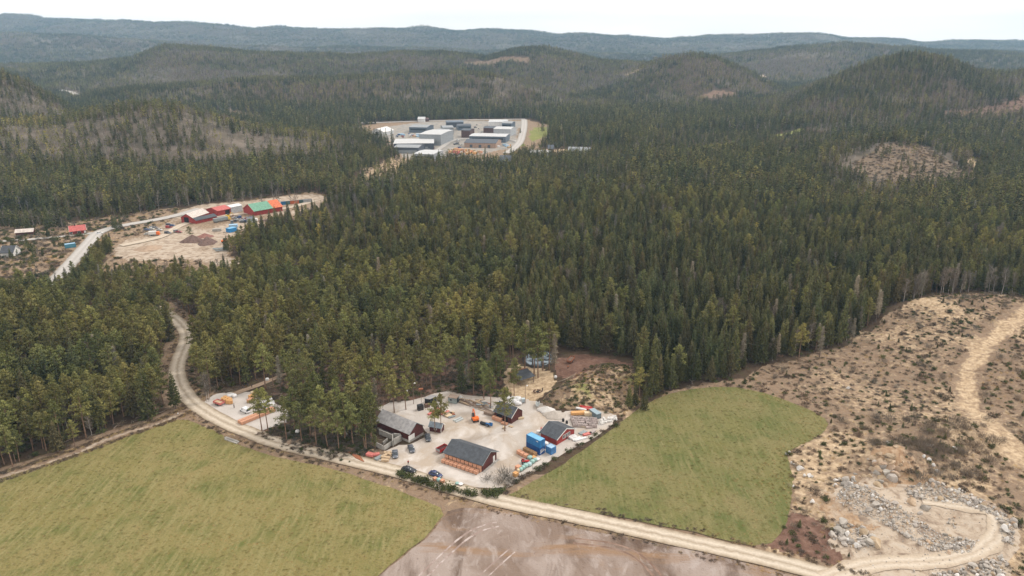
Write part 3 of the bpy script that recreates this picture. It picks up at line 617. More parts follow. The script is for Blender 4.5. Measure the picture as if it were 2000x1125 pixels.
kind('budding_birch', lambda s: make_birch(s, buds=True, dense=.7), 3, M_bud, M_bbark, lambda s: make_birch(s, buds=True, lo=True, dense=.8), 500)
kind('dead_spruce', make_dead, 3, M_dead, M_sbark, None, 600)
# clumps of light trees for the hills far behind
def clump(names, seed, m=6, rad=9.0):
    rng = np.random.default_rng(seed); Vs = []; Fs = []; Mi = []; mats = []; n0 = 0
    for k in range(m):
        o = LO[FAR[names[k % len(names)]][rng.integers(len(FAR[names[k % len(names)]]))]]; me = o.data
        co_ = np.zeros(len(me.vertices)*3, np.float32); me.vertices.foreach_get('co', co_); co_ = co_.reshape(-1, 3)
        a = rng.random()*6.28; c_, s_ = math.cos(a), math.sin(a); q = rng.uniform(.5, .9); ang = k*2.4; r_ = rad*math.sqrt((k+.3)/m)
        co_ = np.stack([(co_[:, 0]*c_ - co_[:, 1]*s_)*q + r_*math.cos(ang), (co_[:, 0]*s_ + co_[:, 1]*c_)*q + r_*math.sin(ang), co_[:, 2]*q - 1.5], 1)
        base = len(mats); mats += list(me.materials)
        for p in me.polygons: Fs.append(tuple(i+n0 for i in p.vertices)); Mi.append(base+p.material_index)
        Vs.append(co_); n0 += len(co_)
    um = []; 
    for q in mats:
        if q not in um: um.append(q)
    m2 = bpy.data.meshes.new('clump'); m2.from_pydata(np.concatenate(Vs).tolist(), [], Fs)
    for q in um: m2.materials.append(q)
    m2.polygons.foreach_set('material_index', np.array([um.index(mats[i]) for i in Mi], np.int32)); m2.update()
    o = bpy.data.objects.new('%03d_clump' % len(LO), m2); HIDE.objects.link(o); LO.append(o); return len(LO)-1
CLUMP = {'dark': [clump(['spruce_tree']*5 + ['pine_tree'], 1), clump(['spruce_tree', 'spruce_tree', 'brown_spruce'], 2), clump(['spruce_tree']*4 + ['bare_birch'], 8)],
         'mixed': [clump(['pine_tree', 'spruce_tree', 'bare_birch'], 3), clump(['pine_tree', 'pine_tree', 'bare_birch', 'spruce_tree'], 4)],
         'bare': [clump(['bare_birch', 'bare_birch', 'pine_tree'], 5), clump(['bare_birch']*4 + ['spruce_tree'], 6)],
         'bud': [clump(['budding_birch', 'bare_birch', 'pine_tree', 'spruce_tree'], 7)]}

# ---- where trees stand: everywhere but on the open ground
OPEN = ['field_w', 'field_e', 'plough', 'yard', 'yard_w', 'cut', 'camp', 'soil_camp', 'bank', 'quarry', 'works', 'works_edge', 'farm_w', 'industry', 'ind_paved', 'ind_green', 'farm_e', 'tan_strip', 'cut_knoll', 'cut_small', 'cut_far', 'cut_path', 'valley_field', 'valley_field2', 'bare_a', 'bare_b', 'bare_d', 'bare_e']
SOUTH = poly([(-300,952),(0,926),(120,888),(240,846),(345,808),(395,792),(420,770),(500,760),(575,785),(580,830),(540,850),(700,905),(740,880),(735,796),(870,766),(985,770),(985,715),(1012,694),(1030,680),(1085,678),(1130,686),(1240,700),(1250,790),(1400,745),(1480,712),(1640,676),(1740,628),(1840,588),(1900,576),(2000,584),(2400,590),(2400,3000),(-400,3000)])
def free(x, y):
    ok = ~inside(SOUTH, x, y) | (x < -420)
    jx = x + 14*fbm(x, y, 30, 3, 87)*(y > 450); jy = y + 22*fbm(x, y, 30, 3, 88)*(y > 450)
    for k in OPEN: ok &= ~inside(Z[k], jx, jy)
    for k, w in (('road', 6.5), ('highway', 14), ('w_road', 9), ('w_road2', 6), ('wood_path', 3.5), ('wood_path2', 3.5), ('edge_path', 4), ('ind_road', 10), ('far_road', 16)): ok &= seg_dist(L[k], x, y) > w
    return ok
def grid_pts(y0, y1, sp, k=.80, x_add=40):
    ys = np.arange(y0, y1, sp); out = []
    for i, y in enumerate(ys):
        hw = k*y + x_add; xs = np.arange(-hw, hw, sp) + (sp/2 if i % 2 else 0); out.append(np.stack([xs, np.full(len(xs), y)], 1))
    P = np.concatenate(out); return P + RNG.uniform(-.46, .46, P.shape)*sp
def area_pts(P, n):
    out = []; lo, hi = P.min(0), P.max(0)
    while len(out) < n:
        q = RNG.uniform(lo, hi, (n*4, 2)); out += list(q[inside(P, q[:, 0], q[:, 1])])
    return np.array(out[:n])
def mix_at(x, y):
    """share of each kind at a place"""
    u, v = to_px(x, y, 0.0); n1 = fbm(x, y, 120, 3, 71); n2 = fbm(x, y, 55, 3, 72); n3 = fbm(x, y, 300, 3, 73)
    K = ['pine_tree', 'spruce_tree', 'brown_spruce', 'bare_birch', 'budding_birch', 'dead_spruce']; S = np.zeros((len(x), 6))
    near_l = (u < 640) & (y < 430); near_c = (u >= 520) & (u < 1010) & (y < 390)
    S[:, 0] = .22 + .25*np.clip(n1*2, -.5, 1); S[:, 1] = .60; S[:, 2] = .09; S[:, 3] = .06 + .2*np.clip(n2*2-.4, 0, 1); S[:, 4] = .02; S[:, 5] = .015; cz = np.clip((1500-u)/900, 0, 1)*np.clip((900-y)/200, 0, 1); S[:, 0] += .75*cz*np.clip(.7+n2*1.5, 0, 1.3)
    for m_, w in ((near_l, (.86, .10, .03, .02, 0, .012)), (near_c, (.80, .10, .05, .02, 0, .05))): S[m_] = w
    m_ = (u > 1000) & (y < 420); S[m_] = (.08, .70, .18, .03, 0, .025)
    hill = hraw(x, y) > 5
    b = np.clip(.5 + n2*1.6 + n3*.8, 0, 1)
    hm = hill & (y > 560)
    S[hm] = np.stack([.26 + 0*b, .52 - .45*b, .10 + 0*b, .12 + .50*b, .03 + .16*np.clip(n3*2.5 - .1, 0, 1), .01 + 0*b], 1)[hm]
    hl = (u < 770) & (y > 520) & (y < 1000) & hill
    S[hl] = np.stack([.34 - .16*b, .08 + .2*(1-b), .06 + 0*b, .42 + .40*b, .05 + .25*np.clip(n2*2, 0, 1), .01 + 0*b], 1)[hl]
    m_ = hl & (u > 420) & (u < 660); S[m_, 4] += .30
    m_ = (u < 1000) & (y > 1180) & (y < 1600); S[m_] = np.stack([.18 + 0*b, .78 - .2*b, .06 + 0*b, .02 + .06*b, .02 + .10*np.clip(n3*3, 0, 1), 0*b], 1)[m_]
    m_ = (u > 960) & (u < 1220) & (y > 1350) & (y < 1800) & hill; S[m_] = (.22, .14, .06, .50, .08, 0)
    m_ = hl & (u < 190) & (y > 700); S[m_] = (.28, .12, .06, .18, .36, 0)
    m_ = (u < 770) & (y > 480) & (y < 640) & ~hl; S[m_] = (.12, .52, .10, .24, .02, .02)
    m_ = hl & (hraw(x, y) < 11) & (y < 900); S[m_] = (.12, .56, .12, .18, .03, .01)
    S = np.maximum(S, 0); S /= S.sum(1)[:, None]; return K, S
def choose(x, y):
    K, S = mix_at(x, y); c = S.cumsum(1); r = RNG.random(len(x))[:, None]; return np.array(K)[(r > c).sum(1).clip(0, 5)]
A = grid_pts(150, 430, 4.15, x_add=60); A = A[free(A[:, 0], A[:, 1])]
A = A[RNG.random(len(A)) < np.where(fbm(A[:, 0], A[:, 1], 22, 2, 81) > -.45, .96, .45)*np.where(inside(Z['open_mid'], A[:, 0], A[:, 1]), .5, 1)]
B_ = grid_pts(430, 900, 5.0); B_ = B_[free(B_[:, 0], B_[:, 1])]; hb_ = hraw(B_[:, 0], B_[:, 1]); B_ = B_[(hb_ < 12) | (RNG.random(len(B_)) < .66 - .45*np.clip(fbm(B_[:, 0], B_[:, 1], 60, 3, 83)*2, 0, 1))]
D_ = grid_pts(900, 1500, 6.3); D_ = D_[free(D_[:, 0], D_[:, 1])]
KN = np.concatenate([area_pts(Z[k], n_) for k, n_ in (('cut_knoll', 70), ('cut_small', 10), ('tan_strip', 30), ('cut_far', 30), ('bare_a', 20), ('industry', 40))]); KN = KN[~inside(Z['ind_paved'], KN[:, 0], KN[:, 1])]
TR = np.concatenate([A, B_, D_, KN]); tk = choose(TR[:, 0], TR[:, 1])
tz = hgt(TR[:, 0], TR[:, 1]); tdist = np.hypot(np.hypot(TR[:, 0], TR[:, 1]), H)
sc = RNG.normal(.92, .19, len(TR)).clip(.42, 1.3); hl_ = hraw(TR[:, 0], TR[:, 1]); sc *= np.where(hl_ > 8, .84, 1.0)*np.where(TR[:, 1] < 430, .94, 1)
pu, pv = to_px(TR[:, 0], TR[:, 1], 0*TR[:, 0]); sc *= np.where((TR[:, 1] > 640) & (TR[:, 1] < 980) & (pu > 660) & (pu < 1220), .68, 1); sc *= np.where((TR[:, 1] > 352) & (TR[:, 1] < 560) & (pu < 470), .56, 1); sc *= np.where((TR[:, 1] > 352) & (TR[:, 1] < 600) & (pu >= 470) & (pu < 640), .78, 1); sc *= np.where((TR[:, 1] > 880) & (TR[:, 1] < 1130) & (pu > 1280) & (pu < 1620), .6, 1); sc *= np.where((TR[:, 1] > 560) & (TR[:, 1] < 770) & (pu > 1600) & (pu < 1930), .72, 1)
sc *= 1 + .16*fbm(TR[:, 0], TR[:, 1], 45, 2, 85)
# extra trees standing in the open, from the picture: (u, v at the foot, kind, height factor)
LONE = [(1258,800,'spruce_tree',.62),(1228,797,'spruce_tree',.55),(1240,790,'spruce_tree',.45),(1268,778,'spruce_tree',.5),(1320,748,'dead_spruce',.8),(1290,762,'spruce_tree',.5),(1335,742,'spruce_tree',.7),(1425,735,'brown_spruce',.75),(1560,700,'pine_tree',.95),(1600,700,'dead_spruce',.95),(1662,676,'dead_spruce',.8),(1834,592,'bare_birch',1.1),(1856,588,'bare_birch',1.15),(1872,586,'bare_birch',1.0),
        (512,842,'pine_tree',.95),(524,844,'pine_tree',1.0),(560,858,'pine_tree',.95),(590,862,'pine_tree',.9),(618,868,'pine_tree',.9),(640,872,'pine_tree',.85),(662,878,'pine_tree',.8),(690,868,'pine_tree',.95),(728,870,'pine_tree',.85),(606,850,'pine_tree',.9),(575,840,'pine_tree',1.0),(650,850,'pine_tree',1.0),(676,852,'pine_tree',1.0),(700,846,'pine_tree',.9),(632,838,'pine_tree',1.0),(660,832,'pine_tree',1.05),(690,830,'pine_tree',1.05),(610,828,'pine_tree',1.05),
        (850,845,'pine_tree',.72),(862,843,'pine_tree',.85),(986,842,'pine_tree',1.0),(1004,779,'pine_tree',1.0),(945,778,'pine_tree',.9),(958,797,'pine_tree',.95),(990,777,'spruce_tree',.3),(925,770,'pine_tree',.8),(968,765,'pine_tree',1.0),(770,806,'pine_tree',.9),(793,800,'pine_tree',.8),(1043,735,'pine_tree',1.3),(1051,738,'pine_tree',1.3),(1060,724,'pine_tree',1.3),(1072,722,'pine_tree',1.3),(1082,728,'dead_spruce',1.1),(1040,715,'dead_spruce',1.1),(1030,700,'dead_spruce',1.15),(1058,712,'dead_spruce',1.0),(1025,728,'pine_tree',1.3),(1002,716,'pine_tree',1.3),
        (373,470,'pine_tree',.62),(404,785,'bare_birch',.9),(408,784,'bare_birch',.9),(228,448,'spruce_tree',.62),(236,447,'spruce_tree',.66),(222,445,'spruce_tree',.58),(95,464,'spruce_tree',.5),(555,705,'pine_tree',1.0)]
for i in range(42):   # narrow belt of trees between the village road and the works
    u = 140 + 78*RNG.random(); LONE.append((u, lerp(590, 486, (u-130)/85) + RNG.uniform(-4, 12), 'spruce_tree' if RNG.random() < .7 else 'pine_tree', RNG.uniform(.5, .8)))
for i in range(60):   # scrub on the dry grass round the works and the village
    u, v = RNG.uniform(240, 440), RNG.uniform(518, 545); LONE.append((u, v, RNG.choice(['pine_tree', 'spruce_tree', 'bare_birch']), RNG.uniform(.25, .5)))
for i in range(46):
    u = RNG.uniform(0, 110); LONE.append((u, RNG.uniform(478, 560), RNG.choice(['pine_tree', 'bare_birch', 'spruce_tree']), RNG.uniform(.22, .42)))
for i in range(40):   # bare birches along the road under the hill
    u = RNG.uniform(-20, 130); LONE.append((u, RNG.uniform(438, 448), RNG.choice(['bare_birch', 'bare_birch', 'spruce_tree']), RNG.uniform(.6, .95)))
for i in range(26):   # pale birch trunks along the rim above the clear-cut
    t_ = RNG.random(); u = lerp(1420, 1990, t_); LONE.append((u, np.interp(u, [1400, 1480, 1640, 1740, 1840, 1900, 2000], [742, 712, 678, 632, 594, 582, 590]) - RNG.uniform(0, 7), 'bare_birch' if RNG.random() < .7 else 'dead_spruce', RNG.uniform(.7, 1.15)))
for i in range(30): LONE.append((RNG.uniform(250, 600), RNG.uniform(-3, 3) + 400, 'bare_birch', RNG.uniform(.7, 1.0)))
LP = np.array([G(u, v)[:2] for u, v, *_ in LONE]); lk = np.array([q[2] for q in LONE]); ls = np.array([q[3] for q in LONE])
n_lone = len(LONE)
TR = np.concatenate([LP, TR]); tk = np.concatenate([lk, tk]); sc = np.concatenate([ls, sc]); tz = hgt(TR[:, 0], TR[:, 1]); tdist = np.hypot(np.hypot(TR[:, 0], TR[:, 1]), H); hl_ = hraw(TR[:, 0], TR[:, 1])
tr_rot = RNG.random(len(TR))*6.283
tvar = RNG.integers(0, 1000, len(TR))
# the largest ~290 of each kind in view become trees of their own
def region(x, y, u, v):
    if u < 372 and y < 330: return 'in the wood west of the bending road' if y > 235 else 'on the western wood rim above the meadow'
    if u < 520 and y < 330: return 'beside the side yard'
    if u < 745 and y < 300: return 'between side yard and grey barn'
    if u < 1000 and y < 300: return 'around the barn yard'
    if u < 1110 and y < 330: return 'around the pond behind the shelter'
    if u < 1300 and y < 345: return 'at the rim behind the earth bank'
    if u >= 1300 and y < 400: return 'along the rim above the clear-cut'
    if u < 480 and y < 520: return 'beyond the western pines'
    if u < 240: return 'by the village road'
    if u < 640 and y < 620: return 'round the earthworks yard'
    return 'in the wide central forest'
DESC = {'pine_tree': 'slim bare-trunked pine with airy olive crown', 'spruce_tree': 'dense dark green pointed spruce', 'brown_spruce': 'brownish faded pointed spruce', 'bare_birch': 'leafless pale birch with purplish twigs', 'budding_birch': 'birch with fresh yellow green buds', 'dead_spruce': 'dead grey spruce without needles'}
CAT = {'pine_tree': 'pine', 'spruce_tree': 'spruce', 'brown_spruce': 'spruce', 'bare_birch': 'birch', 'budding_birch': 'birch', 'dead_spruce': 'dead tree'}
GRP = {'pine_tree': 'pines', 'spruce_tree': 'dark spruces', 'brown_spruce': 'brownish spruces', 'bare_birch': 'bare birches', 'budding_birch': 'budding birches', 'dead_spruce': 'dead spruces'}
single = np.zeros(len(TR), bool)
uu, vv = to_px(TR[:, 0], TR[:, 1], tz + 9); inview = (uu > -15) & (uu < 2015) & (vv < 1125)
for k in KIND:
    ids = np.where((tk == k) & inview & (TR[:, 1] < 1300))[0]; size = 17*sc[ids]/tdist[ids]*np.where(ids < n_lone, 1.35, 1)
    pick = ids[np.argsort(-size)[:{'pine_tree': 290, 'spruce_tree': 290, 'brown_spruce': 200, 'bare_birch': 150, 'budding_birch': 60, 'dead_spruce': 60}[k]]]; single[pick] = True
    for i in pick:
        o = bpy.data.objects.new(k, None); COL.objects.link(o); o.empty_display_size = 1
        o.location = (TR[i, 0], TR[i, 1], tz[i]); o.rotation_euler = (0, 0, tr_rot[i]); s = sc[i]; o.scale = (s**.8, s**.8, s)
        rg = region(TR[i, 0], TR[i, 1], *to_px(TR[i, 0], TR[i, 1], tz[i])); szn = '' if .72 <= s <= 1.06 else ('small ' if s < .72 else 'tall ')
        tag(o, szn + DESC[k] + ' ' + rg, CAT[k], (szn + GRP[k] + ' ' + rg))
        for nm, me_ in zip(('trunk', 'crown'), KIND[k][tvar[i] % len(KIND[k])]):
            c_ = bpy.data.objects.new(nm, me_); COL.objects.link(c_); c_.parent = o

# ---- all other trees: woods that read as one mass
def gn_tree():
    g = bpy.data.node_groups.new('woods', 'GeometryNodeTree'); g.interface.new_socket('Geometry', in_out='INPUT', socket_type='NodeSocketGeometry'); g.interface.new_socket('Geometry', in_out='OUTPUT', socket_type='NodeSocketGeometry')
    N = g.nodes; gi = N.new('NodeGroupInput'); go = N.new('NodeGroupOutput'); ip = N.new('GeometryNodeInstanceOnPoints'); ci = N.new('GeometryNodeCollectionInfo')
    ci.inputs['Collection'].default_value = HIDE; ci.inputs['Separate Children'].default_value = True; ci.inputs['Reset Children'].default_value = True
    ip.inputs['Pick Instance'].default_value = True
    def attr(nm, ty):
        a = N.new('GeometryNodeInputNamedAttribute'); a.data_type = ty; a.inputs['Name'].default_value = nm; return next(o for o in a.outputs if o.name == 'Attribute' and o.enabled)
    er = N.new('FunctionNodeEulerToRotation'); g.links.new(attr('rot', 'FLOAT_VECTOR'), er.inputs[0])
    g.links.new(gi.outputs[0], ip.inputs['Points']); g.links.new(ci.outputs[0], ip.inputs['Instance']); g.links.new(attr('which', 'INT'), ip.inputs['Instance Index'])
    g.links.new(er.outputs[0], ip.inputs['Rotation']); g.links.new(attr('size', 'FLOAT_VECTOR'), ip.inputs['Scale']); g.links.new(ip.outputs[0], go.inputs[0]); return g
GN = gn_tree()
def woods(name, P, which, rot, size, label, cat):
    me = bpy.data.meshes.new(name); me.vertices.add(len(P)); me.vertices.foreach_set('co', np.asarray(P, np.float32).ravel())
    a = me.attributes.new('which', 'INT', 'POINT'); a.data.foreach_set('value', np.asarray(which, np.int32))
    a = me.attributes.new('rot', 'FLOAT_VECTOR', 'POINT'); a.data.foreach_set('vector', np.asarray(rot, np.float32).ravel())
    a = me.attributes.new('size', 'FLOAT_VECTOR', 'POINT'); a.data.foreach_set('vector', np.asarray(size, np.float32).ravel())
    o = link(name, me); m = o.modifiers.new('woods', 'NODES'); m.node_group = GN; return tag(o, label, cat, kind='stuff')
rest = ~single
for k in KIND:
    i = np.where(rest & (tk == k))[0]
    fullres = tdist[i] < 620
    wh = np.where(fullres, np.array(FULL[k])[tvar[i] % len(FULL[k])], np.array(FAR[k])[tvar[i] % len(FAR[k])])
    s = sc[i]; woods({'pine_tree': 'pine_woods', 'spruce_tree': 'spruce_woods', 'brown_spruce': 'brown_spruce_woods', 'bare_birch': 'bare_birch_woods', 'budding_birch': 'budding_birch_woods', 'dead_spruce': 'dead_spruce_woods'}[k],
        np.stack([TR[i, 0], TR[i, 1], tz[i]-.2], 1), wh, np.stack([RNG.normal(size=len(i))*.03, RNG.normal(size=len(i))*.03, tr_rot[i]], 1), np.stack([s**.8, s**.8, s], 1),
        'mass of ' + GRP[k] + ' covering the valley and the nearer hills', 'forest')
FP = np.concatenate([grid_pts(1500, 2600, 14.5), grid_pts(2600, 4200, 21), grid_pts(4200, 8200, 34)])
FP = FP[free(FP[:, 0], FP[:, 1])]; fz = hgt(FP[:, 0], FP[:, 1])
n1 = fbm(FP[:, 0], FP[:, 1], 420, 4, 91); n2 = fbm(FP[:, 0], FP[:, 1], 160, 3, 92); r = RNG.random(len(FP)) * .5
which = np.full(len(FP), CLUMP['mixed'][0])
pu, pv = to_px(FP[:, 0], FP[:, 1], fz); q = n1*1.3 + n2*.9 + (r-.25) - .75*((pu < 960) & (FP[:, 1] < 1760)) + .25*((pu > 960) & (pu < 1200) & (FP[:, 1] < 1800))
for lo_, hi_, nm in ((-9, -.10, 'dark'), (-.10, .26, 'mixed'), (.26, 9, 'bare')):
    m_ = (q >= lo_) & (q < hi_); which[m_] = np.array(CLUMP[nm])[RNG.integers(0, len(CLUMP[nm]), m_.sum())]
m_ = (fbm(FP[:, 0], FP[:, 1], 260, 3, 95) > .10) & (RNG.random(len(FP)) < .45); which[m_] = CLUMP['bud'][0]
fs = np.where(FP[:, 1] < 2600, 1.0, np.where(FP[:, 1] < 4200, 1.25, 1.75))*RNG.uniform(.8, 1.12, len(FP))
woods('hill_forest', np.stack([FP[:, 0], FP[:, 1], fz], 1), which, np.stack([0*fs, 0*fs, RNG.random(len(FP))*6.28], 1), np.stack([fs, fs, np.minimum(fs, 1.15)], 1), 'mixed forest covering the far hills up to the skyline', 'forest')
print('TREES', len(TR), 'single', single.sum(), 'clumps', len(FP))
# ------------------------------------------------------------------ builders for things
M_dkred = banded('dark_red_boards', (.085,.022,.020), (.05,.014,.013), 3.2, 'X')
M_dkred_y = banded('dark_red_boards_gable', (.10,.028,.024), (.06,.018,.016), 3.2, 'Y')  # gable copy of the dark red, its sunlit look put into the colour
M_red = banded('red_boards', (.27,.035,.030), (.16,.02,.018), 3.2, 'X'); M_red_y = banded('red_boards_gable', (.33,.045,.04), (.2,.028,.026), 3.2, 'Y')  # second red is the brighter gable, sunlight painted into its boards
M_slate = banded('dark_roof_tiles', (.075,.085,.10), (.04,.045,.055), 2.2, 'Y', .6, .03); M_slateX = banded('dark_roof_sheet', (.07,.078,.092), (.04,.045,.055), 2.4, 'X', .6, .03)
M_grey = banded('weathered_roof_sheet', (.34,.335,.34), (.26,.255,.26), 2.0, 'Y', .7, .03)
M_white = mat('white_paint', (.66,.65,.63), .6, .08, 2); M_glass = mat('window_glass', (.03,.04,.05), .12, .3, 3, spec=.6)
M_conc = mat('concrete', (.34,.325,.30), .9, .2, .9, bump_s=.02); M_dark = mat('dark_opening', (.012,.012,.014), .9, .2, 1)  # near-black for the dark gate, and shade inside openings put into colour
M_brick = mat('pale_brick', (.46,.225,.14), .9, col2=(.60,.335,.22), scale=5, bump_s=.03); M_brick2 = mat('brown_brick', (.30,.17,.085), .9, col2=(.46,.30,.16), scale=5, bump_s=.03); M_orange_b = mat('orange_brick', (.50,.24,.09), .9, col2=(.64,.40,.18), scale=4)
M_wood = mat('raw_wood', (.40,.29,.185), .85, col2=(.56,.43,.29), scale=3, stretch=(1,6,6)); M_wood2 = mat('weathered_wood', (.17,.12,.09), .9, col2=(.32,.25,.2), scale=3, stretch=(1,6,6)); M_wood3 = mat('dark_log', (.10,.06,.045), .9, col2=(.21,.14,.105), scale=3)
M_mint = mat('mint_wrap', (.21,.37,.34), .5, col2=(.34,.50,.47), scale=2.5, bump_s=.05); M_wrap = mat('white_wrap', (.60,.60,.60), .5, col2=(.74,.74,.75), scale=2, bump_s=.08); M_cream = mat('cream_wrap', (.60,.49,.34), .6, .12, 2)
M_tyre = mat('tyre_rubber', (.02,.02,.022), .85, .2, 4); M_rim = mat('wheel_rim', (.35,.35,.36), .4, .1, 4, metal=.6)
M_steel = mat('grey_steel', (.26,.29,.30), .6, .2, 1.5, metal=.2); M_rust = mat('rusty_steel', (.24,.085,.045), .85, col2=(.36,.15,.08), scale=2); M_black = mat('black_plastic', (.02,.022,.026), .6, .3, 3)
M_orange = mat('orange_paint', (.72,.155,.025), .45, .1, 2); M_yellow = mat('yellow_paint', (.62,.40,.06), .5, .15, 2); M_blue = mat('blue_paint', (.03,.12,.30), .5, .15, 2); M_redp = mat('red_paint', (.42,.03,.03), .5, .15, 2); M_pink = mat('faded_red_paint', (.52,.17,.15), .7, .15, 2)
M_cloth = mat('dark_cloth', (.02,.02,.026), .9, .3, 8); M_redc = mat('red_cloth', (.30,.03,.035), .9, .2, 8); M_skin = mat('skin', (.5,.31,.23), .6, .05, 8); M_hair = mat('dark_hair', (.03,.02,.015), .8, .2, 9); M_orc = mat('orange_cloth', (.6,.16,.03), .9, .2, 8)
M_rock = mat('broken_rock', (.27,.245,.22), .9, col2=(.50,.46,.415), scale=.9, bump_s=.06, rnd=.28); M_rockw = mat('pale_rock', (.50,.48,.46), .9, col2=(.70,.69,.67), scale=1.1, bump_s=.06, rnd=.12); M_rocko = mat('ochre_rock', (.30,.21,.135), .9, col2=(.48,.38,.28), scale=.9, bump_s=.06, rnd=.2)
M_slab = mat('slate_slab', (.33,.27,.26), .8, col2=(.50,.44,.42), scale=2, rnd=.15)
def paint(nm, c): return mat('car_paint_'+nm, c, .28, .04, 1, spec=.6)
def cont_mat(nm, c, c2=None): return banded('container_'+nm, c, c2 or tuple(q*.72 for q in c), 2.3, 'X', .55, .05, dirt=.12)
def rect(A, B, Cn=None, D=None, depth=None, z=None):
    """footprint from ground pixels: A-B the side towards the camera, Cn behind B (or D behind A)"""
    a, b = on(*A), on(*B); e = (b-a)[:2]; Ln = float(np.hypot(*e)); ex = e/Ln; ey = np.array([-ex[1], ex[0]])
    if depth is None:
        depth = float((on(*Cn)-b)[:2] @ ey) if Cn is not None else float((on(*D)-a)[:2] @ ey)
    c = (a[:2]+b[:2])/2 + ey*depth/2; zz = max(.012, min(float(a[2]), float(b[2]))) if z is None else z
    return np.array([c[0], c[1], zz]), Ln, depth, math.atan2(ex[1], ex[0])
def chevron(Wd, zE, zR, oh, th):
    s = (zR-zE)/(Wd/2); y = Wd/2+oh; zo = zE - s*oh
    return [(-y, zo), (0, zR), (y, zo), (y, zo+th), (0, zR+th*1.08), (-y, zo+th)]
def flat_gable(Wd, zE, zR, z0=0): return [(-Wd/2, z0), (Wd/2, z0), (Wd/2, zE), (0, zR), (-Wd/2, zE)]
def house(name, label, cat, fp, hw, hr, wm, rm, trim=None, oh=.4, ridge='x', group=None, gable_m=None, plinth=0, rakew=.22):
    c, Ln, Wd, rz = fp
    if ridge == 'y': c, Ln, Wd, rz = c, Wd, Ln, rz + math.pi/2
    o = thing(name, label, cat, c, rz, group)
    if plinth: MB().box(-Ln/2-.05, Ln/2+.05, -Wd/2-.05, Wd/2+.05, -.6, plinth).obj('plinth', M_conc, o)
    w = MB().prism(flat_gable(Wd, hw, hr-.06, plinth-.02 if plinth else -.4), -Ln/2, Ln/2, 'X'); me = w.obj('wall', [wm, gable_m or wm], o, fix=True)
    for p in me.data.polygons:
        if abs(p.normal.x) > .9: p.material_index = 1
    MB().prism(chevron(Wd, hw, hr, oh, .14), -Ln/2-oh, Ln/2+oh, 'X').obj('roof', rm, o, fix=True)
    if trim:
        for s in (-1, 1):
            x = s*(Ln/2+oh+.03); y = Wd/2+oh; sl_ = (hr-hw)/(Wd/2); pr = [(-y, hw-sl_*oh-.10), (0, hr-.10), (y, hw-sl_*oh-.10), (y, hw-sl_*oh+.18), (0, hr+.19), (-y, hw-sl_*oh+.18)]
            MB().prism(pr, x-.04, x+.05, 'X').obj('rake_board', trim, o, fix=True)
    o['L'] = Ln; o['W'] = Wd; return o
def on_wall(o, side, u, w, z0, h, name, m, frame=None, proud=.04):
    """door or window on a wall: side f(ront) b r l; u along the wall from its middle"""
    Ln, Wd = o['L'], o['W']
    def bx(mb, w_, z_, h_, d0, d1):
        if side == 'f': return mb.box(u-w_/2, u+w_/2, -Wd/2-d1, -Wd/2-d0, z_, z_+h_)
        if side == 'b': return mb.box(u-w_/2, u+w_/2, Wd/2+d0, Wd/2+d1, z_, z_+h_)
        if side == 'r': return mb.box(Ln/2+d0, Ln/2+d1, u-w_/2, u+w_/2, z_, z_+h_)
        return mb.box(-Ln/2-d1, -Ln/2-d0, u-w_/2, u+w_/2, z_, z_+h_)
    if frame:
        f = bx(MB(), w+.3, z0-.15, h+.3, .003, proud).obj(name, frame, o); bx(MB(), w, z0, h, proud+.003, proud+.03).obj('pane', m, f)
        mb = MB(); bx(mb, .09, z0, h, proud+.033, proud+.06); mb.obj('muntin', frame, f); return f
    return bx(MB(), w, z0, h, .003, proud).obj(name, m, o)
def done(o):
    for k in ('L', 'W'):
        if k in o: del o[k]
    return o
# --- containers
def container(label, c, rz, m, Ln=6.06, group=None, z=0, mtop=None, hh=2.59, Wd=2.44):
    o = thing('shipping_container', label, 'container', (c[0], c[1], c[2]+z), rz, group)
    MB().box(-Ln/2+.04, Ln/2-.04, -Wd/2+.03, Wd/2-.03, .06, hh-.05).obj('body', m, o)
    MB().box(-Ln/2+.06, Ln/2-.06, -Wd/2+.05, Wd/2-.05, hh-.045, hh-.01).obj('roof', mtop or m, o)
    fr = MB()
    for y in (-Wd/2, Wd/2-.1):
        for zz in (0, hh-.12): fr.box(-Ln/2, Ln/2, y, y+.1, zz, zz+.12)
    for x in (-Ln/2, Ln/2-.12):
        for y in (-Wd/2-.004, Wd/2-.096): fr.box(x-.004, x+.124, y, y+.1, .122, hh-.122)
        for zz in (.004, hh-.116): fr.box(x-.002, x+.122, -Wd/2+.101, Wd/2-.101, zz, zz+.11)
    fr.obj('frame', m, o)
    for s in (-1, 1):
        d = MB().box(Ln/2-.035, Ln/2+.012, s*Wd*.245-.5, s*Wd*.245+.5, .16, hh-.16).obj('door', m, o)
        MB().cyl((Ln/2+.04, s*.35, .2), (Ln/2+.04, s*.35, hh-.2), .025, n=6).obj('lock_rod', M_steel, d)
    return o
